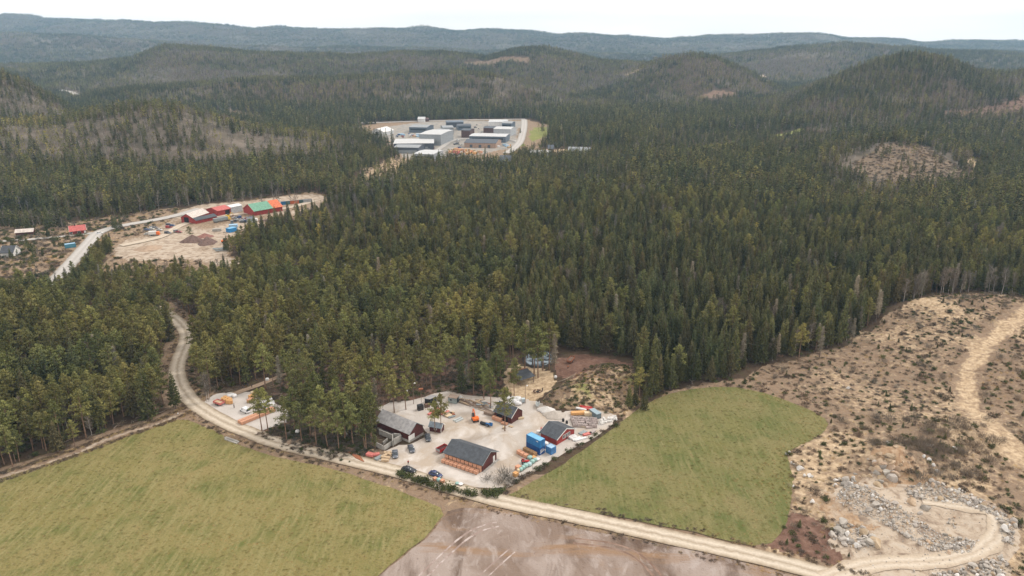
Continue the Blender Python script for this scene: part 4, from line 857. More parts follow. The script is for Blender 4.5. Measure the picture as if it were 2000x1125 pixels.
# --- vehicles (forward = +x)
def wheel(o, x, y, r=.33, w=.22):
    t_ = MB().cyl((x, y-w/2, r), (x, y+w/2, r), r, n=14).obj('wheel', M_tyre, o); s = 1 if y > 0 else -1
    MB().cyl((x, y+s*(w/2+.004), r), (x, y+s*(w/2+.03), r), r*.62, n=12).obj('rim', M_rim, t_); return t_
def ring(x, w, z0, z1, r=.12): return [(x, -w, z0+r), (x, -w+r*.6, z0), (x, w-r*.6, z0), (x, w, z0+r), (x, w, z1-r), (x, w-r, z1), (x, -w+r, z1), (x, -w, z1-r)]
def car(label, c, rz, m, van=False, Ln=4.5, group=None):
    o = thing('parked_van' if van else 'parked_car', label, 'van' if van else 'car', c, rz, group); h = 1.85 if van else 1.45; a = Ln/2
    MB().loft([ring(-a, .74, .38, .82), ring(-a+.12, .86, .28, .95), ring(-.9, .90, .24, .96), ring(.9, .90, .24, .94), ring(a-.9, .88, .26, .86), ring(a-.2, .82, .30, .74), ring(a, .70, .36, .62)]).obj('body', m, o, True)
    if van: g = [ring(-a+.1, .80, .9, h, .1), ring(-a+.3, .82, .9, h, .1), ring(.45, .82, .9, h, .1), ring(1.25, .76, .9, .98, .03)]
    else: g = [ring(-a+.55, .72, .9, .97, .03), ring(-a+1.15, .72, .9, h-.03, .16), ring(-.1, .72, .9, h, .16), ring(1.25, .72, .9, .95, .03)]
    MB().loft(g).obj('windows', M_glass, o, True)
    if van:
        MB().box(-a+.14, .35, -.845, .845, .95, h-.02).obj('cargo_body', m, o); MB().box(-a+.125, -a+.138, -.6, .6, 1.2, 1.6).obj('rear_window', M_glass, o)
        MB().box(-a+.2, .5, -.78, .78, h-.01, h+.03).obj('roof', m, o)
    else:
        MB().loft([ring(-a+1.1, .66, h-.06, h-.01, .02), ring(-.1, .68, h-.03, h+.03, .02), ring(.25, .64, h-.13, h-.08, .02)]).obj('roof', m, o, True)
        for x in (-a+.75, -.35, .75):
            for s in (-1, 1): MB().cyl((x + (.3 if x < -1 else -.35 if x > .5 else 0), s*.70, h-.12), (x, s*.80, .93), .045, n=5).obj('pillar', m, o)
    for x in (-a+.85, a-.9):
        for y in (-.80, .80): wheel(o, x, y)
    for s in (-1, 1):
        MB().obox((a-.12, s*.62, .66), (.16, .3, .13)).obj('headlight', M_white, o); MB().obox((-a+.06, s*.66, .80), (.08, .22, .14)).obj('tail_light', M_redp, o); MB().obox((.85, s*.98, 1.0), (.12, .16, .12)).obj('mirror', m, o)
    return o
def px_car(label, p0, p1, m, van=False, Ln=4.5):
    a, b = on(*p0), on(*p1); c = (a+b)/2; c[2] = max(c[2], .012); return car(label, c, dirof(a, b), m, van, Ln)
def trailer(label, c, rz, m, inner, Ln=3.6, Wd=1.9, hh=.75, wheels=2, name='trailer', gate=None):
    o = thing(name, label, 'trailer', c, rz); b = MB(); b.box(-Ln/2, Ln/2, -Wd/2, Wd/2, .62, .74); b.box(-Ln/2, Ln/2, -Wd/2, -Wd/2+.06, .742, .742+hh); b.box(-Ln/2, Ln/2, Wd/2-.06, Wd/2, .742, .742+hh); b.box(Ln/2-.06, Ln/2, -Wd/2+.061, Wd/2-.061, .742, .742+hh); b.obj('bed', m, o)
    MB().box(-Ln/2+.002, -Ln/2+.06, -Wd/2+.061, Wd/2-.061, .742, .742+hh).obj('tailgate', gate or m, o)
    MB().box(-Ln/2+.07, Ln/2-.07, -Wd/2+.07, Wd/2-.07, .75, .80+hh*.35).obj('load', inner, o)
    MB().obox((Ln/2+.7, 0, .66), (1.5, .14, .12)).obj('drawbar', M_steel, o)
    for i in range(wheels):
        for s in (-1, 1): wheel(o, -.4+i*.85-(wheels-1)*.2, s*(Wd/2+.02), .38, .24)
    return o
# --- stacks
def pallet_base(o, s=1.15):
    b = MB()
    for y in (-.45, 0, .45): b.box(-s/2, s/2, y*s-.06, y*s+.06, .0, .10)
    for i in range(5): b.box(-s/2+i*s/4.9-.0, -s/2+i*s/4.9+.13, -s/2, s/2, .103, .13)
    b.obj('pallet', M_wood2, o)
PB = {}
def brick_pallet(label, c, rz, group=None, m=None, hgt_=.95, s=1.12, z=0, seed=0, name='brick_pallet', cat='pallet of bricks'):
    m = m or M_brick; key = (m.name, round(hgt_, 2), round(s, 2), name); z = z - .13*0
    if key in PB:
        return copy_tree(PB[key], (c[0], c[1], max(c[2], .012)+z), rz + random.uniform(-.06, .06), label, group)
    o = thing(name, label, cat, (c[0], c[1], max(c[2], .012)+z), rz, group); pallet_base(o, s+.04)
    b = MB(); nl = 4; lh = (hgt_-.13)/nl; rr = random.Random(len(PB))
    for i in range(nl):
        for q in (-1, 1): b.box(q*s/4-s/4+.012+rr.uniform(-.02, .02), q*s/4+s/4-.012+rr.uniform(-.02, .02), -s/2+rr.uniform(-.02, .02), s/2+rr.uniform(-.02, .02), .132+i*lh, .132+(i+1)*lh-.012)
    b.obj('bricks', m, o); PB[key] = o; return o
def bag(label, c, rz, m, s=1.05, h=.9, group=None, name='wrapped_pallet', cat='wrapped pallet', base=True):
    key = (name, m.name, s, h)
    if key in PB: return copy_tree(PB[key], (c[0], c[1], max(c[2], .012)), rz, label, group)
    o = thing(name, label, cat, (c[0], c[1], max(c[2], .012)), rz, group); z0 = .14 if base else 0
    if base: pallet_base(o, s+.05)
    R = []
    for k, (t_, q) in enumerate(((0, .88), (.12, 1.0), (.55, 1.05), (.85, .95), (.97, .7), (1.0, .35))):
        R.append([(s/2*q*math.copysign(abs(math.cos(a))**.6, math.cos(a)) + .04*math.sin(3*a+k), s/2*q*math.copysign(abs(math.sin(a))**.6, math.sin(a)) + .03*math.cos(5*a+k), z0 + h*t_) for a in [2*math.pi*i/14 for i in range(14)]])
    MB().loft(R).obj('sack' if name != 'wrapped_pallet' else 'wrapped_load', m, o, True); PB[key] = o; return o
def stack(name, label, cat, c, rz, Ln, Wd, n, m, th=.12, group=None, jit=.05, gap=.006, part='board'):
    o = thing(name, label, cat, (c[0], c[1], max(c[2], .012)), rz, group); rr = random.Random(int(c[0]*10)); b = MB()
    for i in range(n): b.obox((rr.uniform(-jit, jit)*2, rr.uniform(-jit, jit), th*(i+.5)+.04), (Ln*rr.uniform(.93, 1), Wd*rr.uniform(.9, 1), th-gap), rr.uniform(-jit, jit)*.4)
    for q in (-.3, .3): MB().box(q*Ln-.05, q*Ln+.05, -Wd/2, Wd/2, -.02, .038).obj('bearer', M_wood2, o)
    b.obj(part, m, o); return o
def beam(name, label, cat, p0, p1, w, h, m, group=None, z=0.0, rnd=False):
    a, b = on(*p0), on(*p1); c = (a+b)/2; Ln = float(np.hypot(*(b-a)[:2])); mb = MB()
    if rnd: mb.cyl((-Ln/2, 0, w/2), (Ln/2, 0, w/2*.8), w/2, w/2*.75, 7)
    else: mb.box(-Ln/2, Ln/2, -w/2, w/2, 0, h)
    o = mb.obj(name, m); o.location = (c[0], c[1], max(c[2], .0)+z); o.rotation_euler = (0, 0, dirof(a, b)); return tag(o, label, cat, group)
def mound(name, label, c, rx, ry, h, m, rz=0, seed=0, sharp=1.0, cat='pile'):
    nr, na = 14, 40; V = [(0, 0, h)]; rr = np.random.default_rng(seed)
    for i in range(1, nr+1):
        t_ = i/nr
        for j in range(na):
            a = 2*math.pi*j/na; k = 1 + .16*math.sin(2*a+seed) + .08*math.sin(5*a+seed*2); z = h*(1-t_)**sharp*(1 if i < nr else 0); x, y = rx*t_*k*math.cos(a), ry*t_*k*math.sin(a)
            V.append((x, y, z + (.10*h*float(fbm(np.array([x]), np.array([y]), max(rx*.35, .5), 3, seed)[0])*(1-t_) if i < nr else -.25)))
    f = [(0, 1+j, 1+(j+1) % na) for j in range(na)]
    for i in range(nr-1):
        for j in range(na): f.append((1+i*na+j, 1+(i+1)*na+j, 1+(i+1)*na+(j+1) % na, 1+i*na+(j+1) % na))
    o = MB().add(V, f).obj(name, m, None, True); o.location = (c[0], c[1], max(c[2], .0)); o.rotation_euler = (0, 0, rz); return tag(o, label, cat)
# --- people: one continuous skinned body, clothes over it
def skin_mesh(nm, V, E_, R, m, parent=None, sub=1):
    me = bpy.data.meshes.new(nm); me.from_pydata(V, E_, []); me.materials.append(m); o = link(nm, me, parent)
    md = o.modifiers.new('skin', 'SKIN'); md.use_smooth_shade = True
    for i, r in enumerate(R): me.skin_vertices[0].data[i].radius = (r, r*.8) if isinstance(r, float) else r
    me.skin_vertices[0].data[0].use_root = True
    if sub: s = o.modifiers.new('smooth', 'SUBSURF'); s.levels = s.render_levels = sub
    return o
def person(label, c, rz, top, legs, stride=.12, arm=.12):
    V = [(0,0,.95),(0,0,1.12),(0,0,1.32),(0,.0,1.47),(.01,0,1.56),(.03,0,1.66),(.02,0,1.75)]; E_ = [(0,1),(1,2),(2,3),(3,4),(4,5),(5,6)]; R = [(.15,.11),(.14,.10),(.17,.11),(.06,.06),(.07,.08),(.085,.095),(.05,.06)]
    for s in (-1, 1):
        n = len(V); sx = s*stride
        V += [(0, s*.10, .90), (sx*.6, s*.11, .50), (sx*.7-.03, s*.11, .09), (sx*.7+.13, s*.12, .03)]; E_ += [(0, n), (n, n+1), (n+1, n+2), (n+2, n+3)]; R += [.095, .065, .045, .045]
        n = len(V); V += [(0, s*.19, 1.42), (-.03, s*.24, 1.15), (arm, s*.24, .92), (arm+.05, s*.235, .85)]; E_ += [(2, n), (n, n+1), (n+1, n+2), (n+2, n+3)]; R += [.06, .045, .033, .035]
        for k, (dx, dz) in enumerate(((.07, -.05), (.06, -.075), (.045, -.085), (.03, -.075))):
            q = len(V); V += [(arm+.05+dx, s*(.215+.012*k), .85+dz)]; E_ += [(n+3, q)]; R += [.009]
        q = len(V); V += [(arm+.10, s*.205, .85)]; E_ += [(n+3, q)]; R += [.010]
    o = skin_mesh('person', V, E_, R, M_skin); o.location = (c[0], c[1], max(c[2], .012)); o.rotation_euler = (0, 0, rz); tag(o, label, 'person')
    V2 = [(0,0,.90),(0,0,1.12),(0,0,1.34),(0,0,1.45)]; E2 = [(0,1),(1,2),(2,3)]; R2 = [(.19,.14),(.17,.13),(.20,.14),(.09,.09)]
    for s in (-1, 1):
        n = len(V2); V2 += [(0, s*.20, 1.42), (-.03, s*.245, 1.15), (arm*.95, s*.245, .94)]; E2 += [(2, n), (n, n+1), (n+1, n+2)]; R2 += [.078, .062, .05]
    skin_mesh('jacket', V2, E2, R2, top, o)
    V3 = [(0,0,.95)]; E3 = []; R3 = [(.17,.13)]
    for s in (-1, 1):
        n = len(V3); sx = s*stride; V3 += [(0, s*.10, .88), (sx*.6, s*.11, .50), (sx*.7-.02, s*.11, .10)]; E3 += [(0, n), (n, n+1), (n+1, n+2)]; R3 += [.11, .082, .066]
    skin_mesh('trousers', V3, E3, R3, legs, o)
    hv = MB(); hv.loft([[(.01+r_*math.cos(a), r_*.85*math.sin(a), z_) for a in [k*math.pi/4 for k in range(8)]] for r_, z_ in ((.105, 1.66), (.115, 1.72), (.09, 1.80), (.03, 1.835))]).obj('hair', M_hair, o, True)
    MB().obox((.115, 0, 1.655), (.03, .03, .04)).obj('nose', M_skin, o); return o
# --- rocks
def rock_mesh(seed, m, k=1):
    rr = np.random.default_rng(seed); bm = bmesh.new(); bmesh.ops.create_icosphere(bm, subdivisions=2, radius=.5)
    pl = rr.normal(size=(9, 3)); pl /= np.linalg.norm(pl, axis=1)[:, None]; dd = rr.uniform(.22, .37, 9); sx = rr.uniform(.75, 1.3, 3)
    for v in bm.verts:
        p = np.array(v.co)
        for n_, d_ in zip(pl, dd):
            e = p @ n_ - d_
            if e > 0: p = p - n_*e
        v.co = Vector(p*sx*[1, 1, .8])
    me = bpy.data.meshes.new('rock'); bm.to_mesh(me); bm.free(); me.materials.append(m); return me
ROCKS = [rock_mesh(i, M_rock) for i in range(7)]; ROCKW = [rock_mesh(20+i, M_rockw) for i in range(4)]; ROCKO = [rock_mesh(30+i, M_rocko) for i in range(4)]
def boulder(x, y, s, me_, label, group, sink=.25, cat='boulder'):
    o = link('boulder', me_); z = max(float(hgt(np.array([x]), np.array([y]))[0]), 0); o.location = (x, y, z + s*.4 - s*sink); o.scale = (s, s, s); o.rotation_euler = (random.uniform(-.5, .5), random.uniform(-.5, .5), random.random()*6.28); return tag(o, label, cat, group)

# ------------------------------------------------------------------ the barn yard
# brick barn: open towards the camera, pallets under the eaves
c, Ln, Wd, rz = rect((871.2,897.6), (942,921.6), (972.8,898.4)); bb = (c, Ln, Wd, rz)
o = thing('open_barn', 'dark red barn with slate roof, open front lined with stacked bricks', 'barn', c, rz); o['L'], o['W'] = Ln, Wd
for s in (-1, 1): MB().prism(flat_gable(Wd, 2.95, 4.95), s*(Ln/2-.08)-.08, s*(Ln/2-.08)+.08, 'X').obj('gable_wall', M_dkred_y, o, fix=True)
MB().box(-Ln/2+.161, Ln/2-.161, Wd/2-.16, Wd/2, -.2, 2.95).obj('back_wall', M_dkred, o); MB().box(-Ln/2+.161, Ln/2-.161, .3, .42, 0, 3.0).obj('inner_shade_wall', M_dark, o)  # inner sheet is near-black, painting the shade inside the open barn
MB().box(-Ln/2, Ln/2, -Wd/2, -Wd/2+.2, 2.7, 2.9).obj('lintel', M_dkred, o)
for i in range(5): MB().box(-Ln/2+.02+i*(Ln-.24)/4, -Ln/2+.2+i*(Ln-.24)/4, -Wd/2+.21, -Wd/2+.39, -.1, 2.8).obj('post', M_dkred, o)
MB().prism(chevron(Wd, 2.95, 5.05, .75, .16), -Ln/2-.55, Ln/2+.55, 'X').obj('roof', M_slate, o, fix=True)
for s in (-1, 1):
    y = Wd/2+.75; zo = 2.95-.75*2.1/(Wd/2); MB().prism([(-y, zo-.06), (0, 4.99), (y, zo-.06), (y, zo+.19), (0, 5.25), (-y, zo+.19)], s*(Ln/2+.58)-.03, s*(Ln/2+.58)+.03, 'X').obj('rake_board', M_steel, o, fix=True)
on_wall(o, 'r', 2.6, 1.1, .05, 2.15, 'door', M_white); done(o)
MB().box(Ln/2+.05, Ln/2+.9, -Wd/2, Wd/2+.4, -.1, .10).obj('plinth_step', M_conc, o)
R_ = Matrix.Rotation(rz, 3, 'Z')
def loc_in(c, rz, x, y, z=0): v = Matrix.Rotation(rz, 3, 'Z') @ Vector((x, y, z)); return np.array([c[0]+v.x, c[1]+v.y, max(c[2], .012)+v.z])
n = 9; word = ['first', 'second', 'third', 'fourth', 'fifth', 'sixth', 'seventh', 'eighth', 'ninth', 'tenth']
for i in range(n):
    x = -Ln/2 + .75 + i*(Ln-1.6)/(n-1)
    brick_pallet('pallet of pale bricks, %s from left in the front row before the open barn' % word[i], loc_in(c, rz, x-.25, -Wd/2-1.75), rz, 'brick pallets in the front row', s=1.28, hgt_=1.15)
    brick_pallet('lower pallet of pale bricks, %s from left under the barn eaves' % word[i], loc_in(c, rz, x, -Wd/2-.12), rz, 'lower brick pallets under the eaves', s=1.28, hgt_=1.15)
    brick_pallet('upper pallet of pale bricks, %s from left under the barn eaves' % word[i], loc_in(c, rz, x, -Wd/2-.1), rz, 'upper brick pallets under the eaves', s=1.28, hgt_=1.15, z=1.16)
# grey barn on its plinth
o = house('grey_roofed_barn', 'long dark red barn with pale grey sheet roof beside concrete walls', 'barn', rect((737,838), (800,864.5), (832.8,851)), 3.4, 6.0, M_dkred, M_grey, M_steel, .35, gable_m=M_dkred_y, plinth=.8)
on_wall(o, 'r', -2.3, 2.9, .25, 2.3, 'garage_door', M_white); done(o)
# timber barn
o = house('timber_barn', 'small dark red barn with black roof and white barge boards', 'barn', rect((966,815.5), (998.4,828), (1021.6,815)), 2.7, 5.1, M_dkred, M_slate, M_white, .45, gable_m=M_dkred_y)
on_wall(o, 'f', -1.6, 2.4, 0, 2.2, 'shaded_doorway_panel', M_dark); on_wall(o, 'f', 1.3, 1.8, 0, 2.2, 'shaded_doorway_panel', M_dark); done(o)  # doorways are dark panels on the wall, interior shade as colour
# red house
o = house('red_cottage', 'bright red house with slate roof and white window row', 'house', rect((1056,856), (1087,869.8), (1118.8,848)), 2.35, 4.35, M_red, M_slate, M_white, .45, gable_m=M_red_y)
for u_ in (-.9, .55, 1.9): on_wall(o, 'r', u_, .95, 1.05, 1.1, 'window', M_glass, M_white)
on_wall(o, 'r', .55, .8, .02, 1.0, 'hatch', M_dkred); W_ = o['W']; L_ = o['L']; done(o)
for y in (-W_/2, W_/2): MB().box(L_/2+.003, L_/2+.05, y-.09, y+.09, 0, 2.3).obj('corner_board', M_red, o)
# little hut
o = house('garden_hut', 'tiny dark red hut with blue grey roof between barn and yard', 'hut', rect((838.5,842), (861.6,846), depth=2.6), 2.0, 3.0, M_dkred, banded('blue_grey_sheet', (.20,.24,.28), (.14,.17,.2), 2.2, 'X'), M_white, .3)
on_wall(o, 'f', .1, .8, 1.05, .5, 'window', M_glass, M_white); Lh, Wh = o['L'], o['W']; done(o)
for s in (-1, 1): MB().box(s*(Lh/2)-.12, s*(Lh/2)+.12, -Wh/2-.05, -Wh/2-.003, 0, 1.95).obj('corner_board', M_white, o)
# containers
M_cb = cont_mat('mid_blue', (.025,.17,.42)); M_cb2 = cont_mat('deep_blue', (.012,.075,.26)); M_cbt = mat('faded_blue_roof', (.16,.40,.62), .6, .1, 1); M_cl = cont_mat('light_blue', (.06,.20,.45)); M_clt = mat('pale_blue_roof', (.30,.46,.62), .6, .12, 1)
c, Ln, Wd, rz = rect((1029.5,876.5), (1053,888.8), (1061.5,883.5))
o = container('deep blue container at the bottom of the stack, white mark on its end', c, rz, M_cb2); mk = MB()
e = 6.06/2+.055
for y, z0, z1 in ((-.75, .95, 1.9), (-.25, 1.0, 1.95), (.3, 1.05, 2.0)): mk.box(e, e+.012, y-.11, y+.11, z0, z1)
mk.add([(e+.006, -1.05, .55), (e+.006, 1.05, 1.25), (e+.006, 1.05, 1.5), (e+.006, -1.05, .8)], [(0, 1, 2, 3)]); mk.obj('white_mark', M_white, o)
o = container('mid blue container standing on top of the deep blue one', c, rz, M_cb, z=2.60, mtop=M_cbt); MB().box(1.5, 2.3, -1.262, -1.252, 1.9, 2.15).obj('white_mark', M_white, o)
c2, *_ = rect((1067,884), (1075,888.3), depth=2.3); container('short pale blue container beside the stacked ones', c2, rz, M_cl, Ln=2.5, mtop=M_clt, hh=2.4, Wd=2.3)
bag('white wrapped bundle between the blue containers and red house', on(1066,873), rz, M_wrap, 1.6, 1.7); stack('sheet_stack', 'low stack of grey blue sheets behind the short container', 'sheet stack', on(1076,873), rz, 3.2, 1.4, 4, M_steel)
# pallets by the containers
for p, l in (((1014.5,886.5), 'leftmost'), ((1020.5,890), 'middle'), ((1027.5,893.5), 'rightmost')): brick_pallet('%s of three pale pink brick pallets before the blue containers' % l, on(*p), rz, 'pale brick pallets before the containers', s=1.35, hgt_=1.25)
for p, l in (((1026,880.5), 'first'), ((1032,883.5), 'second'), ((1038,886.5), 'third'), ((1044,889.5), 'fourth')): brick_pallet('%s from left of the brown brick pallets along the blue container' % l, on(*p), rz, 'brown brick pallets along the container', m=M_brick2, s=1.2, hgt_=1.2)
bag('dark mint wrapped pallet below the pink bricks', on(1035,896.5), rz, M_mint, 1.5, .95); brick_pallet('orange brick pallet beside the dark mint wrapped one', on(1042,896), rz, m=M_orange_b, s=1.4, hgt_=.8); bag('flat white wrapped pallet at the end by the field', on(1049.5,898.5), rz, M_wrap, 1.4, .5)
for p, s_, m_, l in (((1045,901), 1.2, M_mint, 'first mint wrapped pallet from the containers in the slanting row'), ((1040,904.5), 1.35, M_mint, 'second mint wrapped pallet from the containers in the slanting row'), ((1034,909.5), 1.4, mat('pale_mint_wrap', (.36,.50,.52), .5, .12, 2.5, bump_s=.05), 'palest mint wrapped pallet in the slanting row'), ((1027,912), 1.45, M_mint, 'wide mint wrapped pallet below the red machine'), ((1022,916), 1.2, M_mint, 'mint wrapped pallet right of the lone pink bricks'), ((1017,919.5), 1.3, M_mint, 'last mint wrapped pallet of the slanting row'), ((1012,922), .9, M_cream, 'small cream wrapped pallet at the row end')): bag(l, on(*p), rz, m_, s_, 1.0, 'wrapped pallets in a slanting row')
brick_pallet('lone pink brick pallet left of the mint wrapped row', on(1012,917.5), rz, s=1.45, hgt_=1.4); brick_pallet('beige brick pallet at the yard corner by the meadow', on(1007,930), rz, m=M_orange_b, s=1.4, hgt_=1.3)
for p, m_, l in (((850,938.5), M_brick, 'pink brick pallet behind the blue car, left one'), ((864,942.5), M_brick, 'pink brick pallet right of the mint pallet behind the blue car')): brick_pallet(l, on(*p), rz, m=m_, s=1.15, hgt_=1.0)
bag('mint wrapped pallet between two brick pallets behind the blue car', on(857,940), rz, M_mint, 1.2, .95); bag('flat mint bundle on the southern yard edge, left', on(893,945.5), rz, M_mint, 1.1, .4); bag('flat pale bundle on the southern yard edge, right', on(900,947), rz, M_wrap, 1.3, .4)
# small red tractor: body, bonnet, seat, four wheels
def tractor(label, c, rz, m, s=1.0):
    o = thing('small_tractor', label, 'tractor', c, rz); MB().loft([ring(-1.0, .35, .55, .95, .08), ring(0, .38, .5, 1.05, .1), ring(1.1, .34, .5, 1.05, .12), ring(1.3, .28, .55, .95, .1)]).obj('bonnet', m, o, True)
    MB().obox((-.55, 0, 1.15), (.45, .5, .12)).obj('seat', M_black, o); MB().cyl((0, 0, 1.0), (-.2, 0, 1.45), .03, n=6).obj('steering_column', M_black, o)
    for y in (-.62, .62):
        wheel(o, -.7, y, .58, .32); wheel(o, .9, y*.92, .36, .22); MB().obox((-.7, y, 1.22), (.9, .36, .06)).obj('mudguard', m, o)
    o.scale = (s, s, s); return o
tractor('small bright red tractor standing among mint wrapped pallets', on(1026,905), rz+.9, M_redp)
# cars
px_car('black estate car parked in the yard behind the hedge', (787,917.5), (811,923), paint('black', (.022,.024,.034)), Ln=4.8); px_car('dark blue car parked beside brick pallets', (840,925.5), (862,933), paint('blue', (.03,.045,.13)))
px_car('dark grey car parked at the corner of the concrete wall', (771.5,883.5), (772.3,896), paint('grey', (.11,.125,.155))); px_car('dark car parked below the white garage door', (800.5,872.5), (806.5,886), paint('slate', (.075,.085,.11))); px_car('dark car parked against the gable of the grey roofed barn', (834.5,851.5), (837.5,863.5), paint('night', (.05,.058,.075)))
px_car('white van parked beside the brick row in the side yard', (487,808), (471,800.5), paint('white', (.72,.73,.75)), True, 4.6)
a, b = on(857,884.5), on(871,877); trailer('grey and red tipping trailer behind the open barn', (a+b)/2, dirof(a, b), M_redp, M_dkred, 4.0, 2.1, .8, 2, gate=M_steel)
a, b = on(419,787), on(437,793); trailer('faded red farm trailer loaded with boards in the side yard', (a+b)/2, dirof(a, b), M_pink, M_wood, 3.8, 2.1, .7, 2)
# excavator
def excavator(label, c, rz, m, s=1.0):
    o = thing('excavator', label, 'excavator', c, rz); o.scale = (s, s, s)
    for y in (-.85, .85):
        t_ = MB().prism([(-1.5, .1), (-1.3, 0), (1.3, 0), (1.5, .1), (1.6, .4), (1.4, .72), (-1.4, .72), (-1.6, .4)], y-.24, y+.24).obj('track', M_tyre, o, fix=True)
        for x in (-1.1, -.4, .4, 1.1): MB().cyl((x, y-.26, .34), (x, y+.26, .34), .2, n=10).obj('track_wheel', M_steel, t_)
    MB().box(-.9, .9, -.6, .6, .4, .8).obj('undercarriage', M_black, o)
    MB().loft([[(-1.9, y, z) for y, z in ((-.75, 1.0), (.75, 1.0), (.75, 1.75), (-.75, 1.75))], [(-1.55, y, z) for y, z in ((-1.1, .88), (1.1, .88), (1.1, 1.9), (-1.1, 1.9))], [(.2, y, z) for y, z in ((-1.15, .88), (1.15, .88), (1.15, 1.7), (-1.15, 1.7))], [(1.1, y, z) for y, z in ((-1.1, .88), (1.1, .88), (1.1, 1.25), (-1.1, 1.25))]]).obj('upper_body', m, o)
    cb = MB().loft([[(x, y, z) for x, y in ((-.2, .15), (1.2, .15), (1.2, 1.05), (-.2, 1.05))] if z < 2.6 else [(x, y, z) for x, y in ((-.1, .2), (.95, .2), (.95, 1.0), (-.1, 1.0))] for z in (1.26, 1.9, 2.75)]).obj('cab', M_glass, o); MB().box(-.14, 1.0, .16, 1.04, 2.752, 2.84).obj('cab_roof', M_black, cb)
    MB().prism([(.7, 1.1), (1.0, 1.0), (2.4, 2.9), (3.9, 2.6), (3.95, 2.85), (2.4, 3.3)], -.42, -.12).obj('boom', m, o, fix=True)
    st = MB().prism([(3.7, 2.95), (3.95, 2.95), (4.3, 1.0), (4.1, .95)], -.40, -.14).obj('stick', m, o, fix=True); MB().prism([(4.0, 1.0), (4.4, 1.0), (4.45, .4), (4.0, .12), (3.75, .45)], -.62, .08).obj('bucket', M_black, st, fix=True)
    return o
excavator('orange tracked excavator at the log piles, arm raised to the back', on(928,821.5), math.radians(108), M_orange, .95)
# blue implement with black drum
o = thing('field_roller', 'blue implement with black drum in the middle of the yard', 'farm implement', on(952,831), math.radians(-35))
MB().cyl((-2.6, -.4, .55), (-.6, -.4, .55), .55, n=14).obj('drum', M_black, o); MB().box(-.8, 2.0, -.35, .35, .45, .85).obj('frame', M_blue, o); MB().obox((.6, 0, .65), (.35, 2.0, .3)).obj('crossbar', M_blue, o)
for y in (-.8, .8): wheel(o, .6, y, .5, .3)
MB().obox((1.6, .3, 1.1), (.6, .5, .6)).obj('hopper', M_blue, o)
# bricks and wood by the timber barn
for i, p in enumerate(((965,819), (971,821.5), (977,823.5), (983,828), (988,829.5))): brick_pallet('%s from left of the brick pallets beside the timber barn' % word[i], on(*p), bb[3], 'brick pallets beside the timber barn', s=1.2, hgt_=1.25 if i < 3 else .7)
bag('small yellow wrapped pallet lying before the timber barn', on(984.5,837), bb[3], M_cream, .95, .7); stack('board_stack', 'low stack of boards right of the yellow wrapped pallet', 'board stack', on(998,833.5), bb[3], 1.5, .9, 3, M_wood, .08)
stack('board_stack', 'short pale board stack leaning by the gable of the timber barn', 'board stack', on(1017,818.5), bb[3]+.9, 2.2, .9, 4, M_cream, .15)
o = stack('crate_stack', 'open wooden frame with planks left of the timber barn', 'timber frame', on(956,810), bb[3], 4.0, 1.6, 5, M_wood2, .2)
# logs and poles behind the excavator
k = 0
for i in range(34):
    u = random.uniform(897, 952); v = lerp(783, 800, (u-897)/55)+random.uniform(-5, 6); ln = random.uniform(12, 28); tl = random.uniform(.18, .42)
    beam('timber_pole', 'weathered pole lying in the long heap between boat and timber barn', 'timber pole', (u-ln/2, v-ln*tl/2), (u+ln/2, v+ln*tl/2), random.uniform(.22, .4), .2, random.choice([M_wood3, M_wood2, M_wood2, M_wood]), 'poles in the long timber heap', random.uniform(0, .9), True)
for i in range(16):
    u = random.uniform(930, 962); v = random.uniform(783, 796); ln = random.uniform(5, 12)
    beam('scrap_board', 'broken grey board in the scrap heap behind the timber poles', 'board', (u-ln/2, v-random.uniform(-3, 3)), (u+ln/2, v+random.uniform(-3, 3)), random.uniform(.4, 1.0), .12, random.choice([M_wood2, M_steel, M_wood, M_rust]), 'boards in the scrap heap', random.uniform(0, 1.2))
# steel, boards, machine parts north of the hut
for i, (p0, p1, m_) in enumerate((((837,811), (846,804.5), M_pink), ((863,811), (877,804), M_pink), ((866,813), (880,806), M_wood2), ((870,814.5), (886,806), M_wood), ((880,808), (887,811.5), M_rust))): beam('steel_beam', ['faded red beam left of the orange machine', 'faded red beam right of the orange machine', 'brown beam right of the orange machine', 'pale timber beam in the beam row', 'short rusty beam ending the beam row'][i], 'beam', p0, p1, 1.0, .5, m_)
stack('sheet_stack', 'cream sheet stack in the row of beams', 'sheet stack', on(877.5,813.5), .55, 2.2, 1.2, 4, M_cream); stack('sheet_stack', 'dark grey sheet stack beside the cream one', 'sheet stack', on(882,815), .55, 2.6, .8, 3, M_steel)
for i, (p0, p1) in enumerate((((886,822.5), (901,815.5)), ((890,825), (904.5,818)))): beam('steel_beam', ['pale grey steel beam, upper of two lying side by side', 'pale grey steel beam, lower of two lying side by side'][i], 'beam', p0, p1, .75, .35, mat('pale_steel', (.40,.43,.43), .6, .1, 2))
o = thing('loader_wreck', 'rusty orange machine with raised arms standing among beams', 'machine', on(853,810), 1.0)
MB().loft([ring(-1.2, .6, .5, 1.3, .1), ring(.3, .7, .4, 1.5, .1), ring(1.3, .55, .5, 1.1, .1)]).obj('engine_body', M_rust, o); MB().obox((-.3, 0, 1.75), (.9, .9, .6)).obj('cab', M_black, o)
for s in (-1, 1): MB().obox((.5, s*.75, 1.7), (2.6, .16, .2), 0, 0, -.3).obj('arm', M_orange, o); wheel(o, -.8, s*.85, .5, .35); wheel(o, .8, s*.85, .5, .35)
MB().obox((1.7, 0, 1.2), (.5, 1.7, .8)).obj('bucket', M_rust, o)
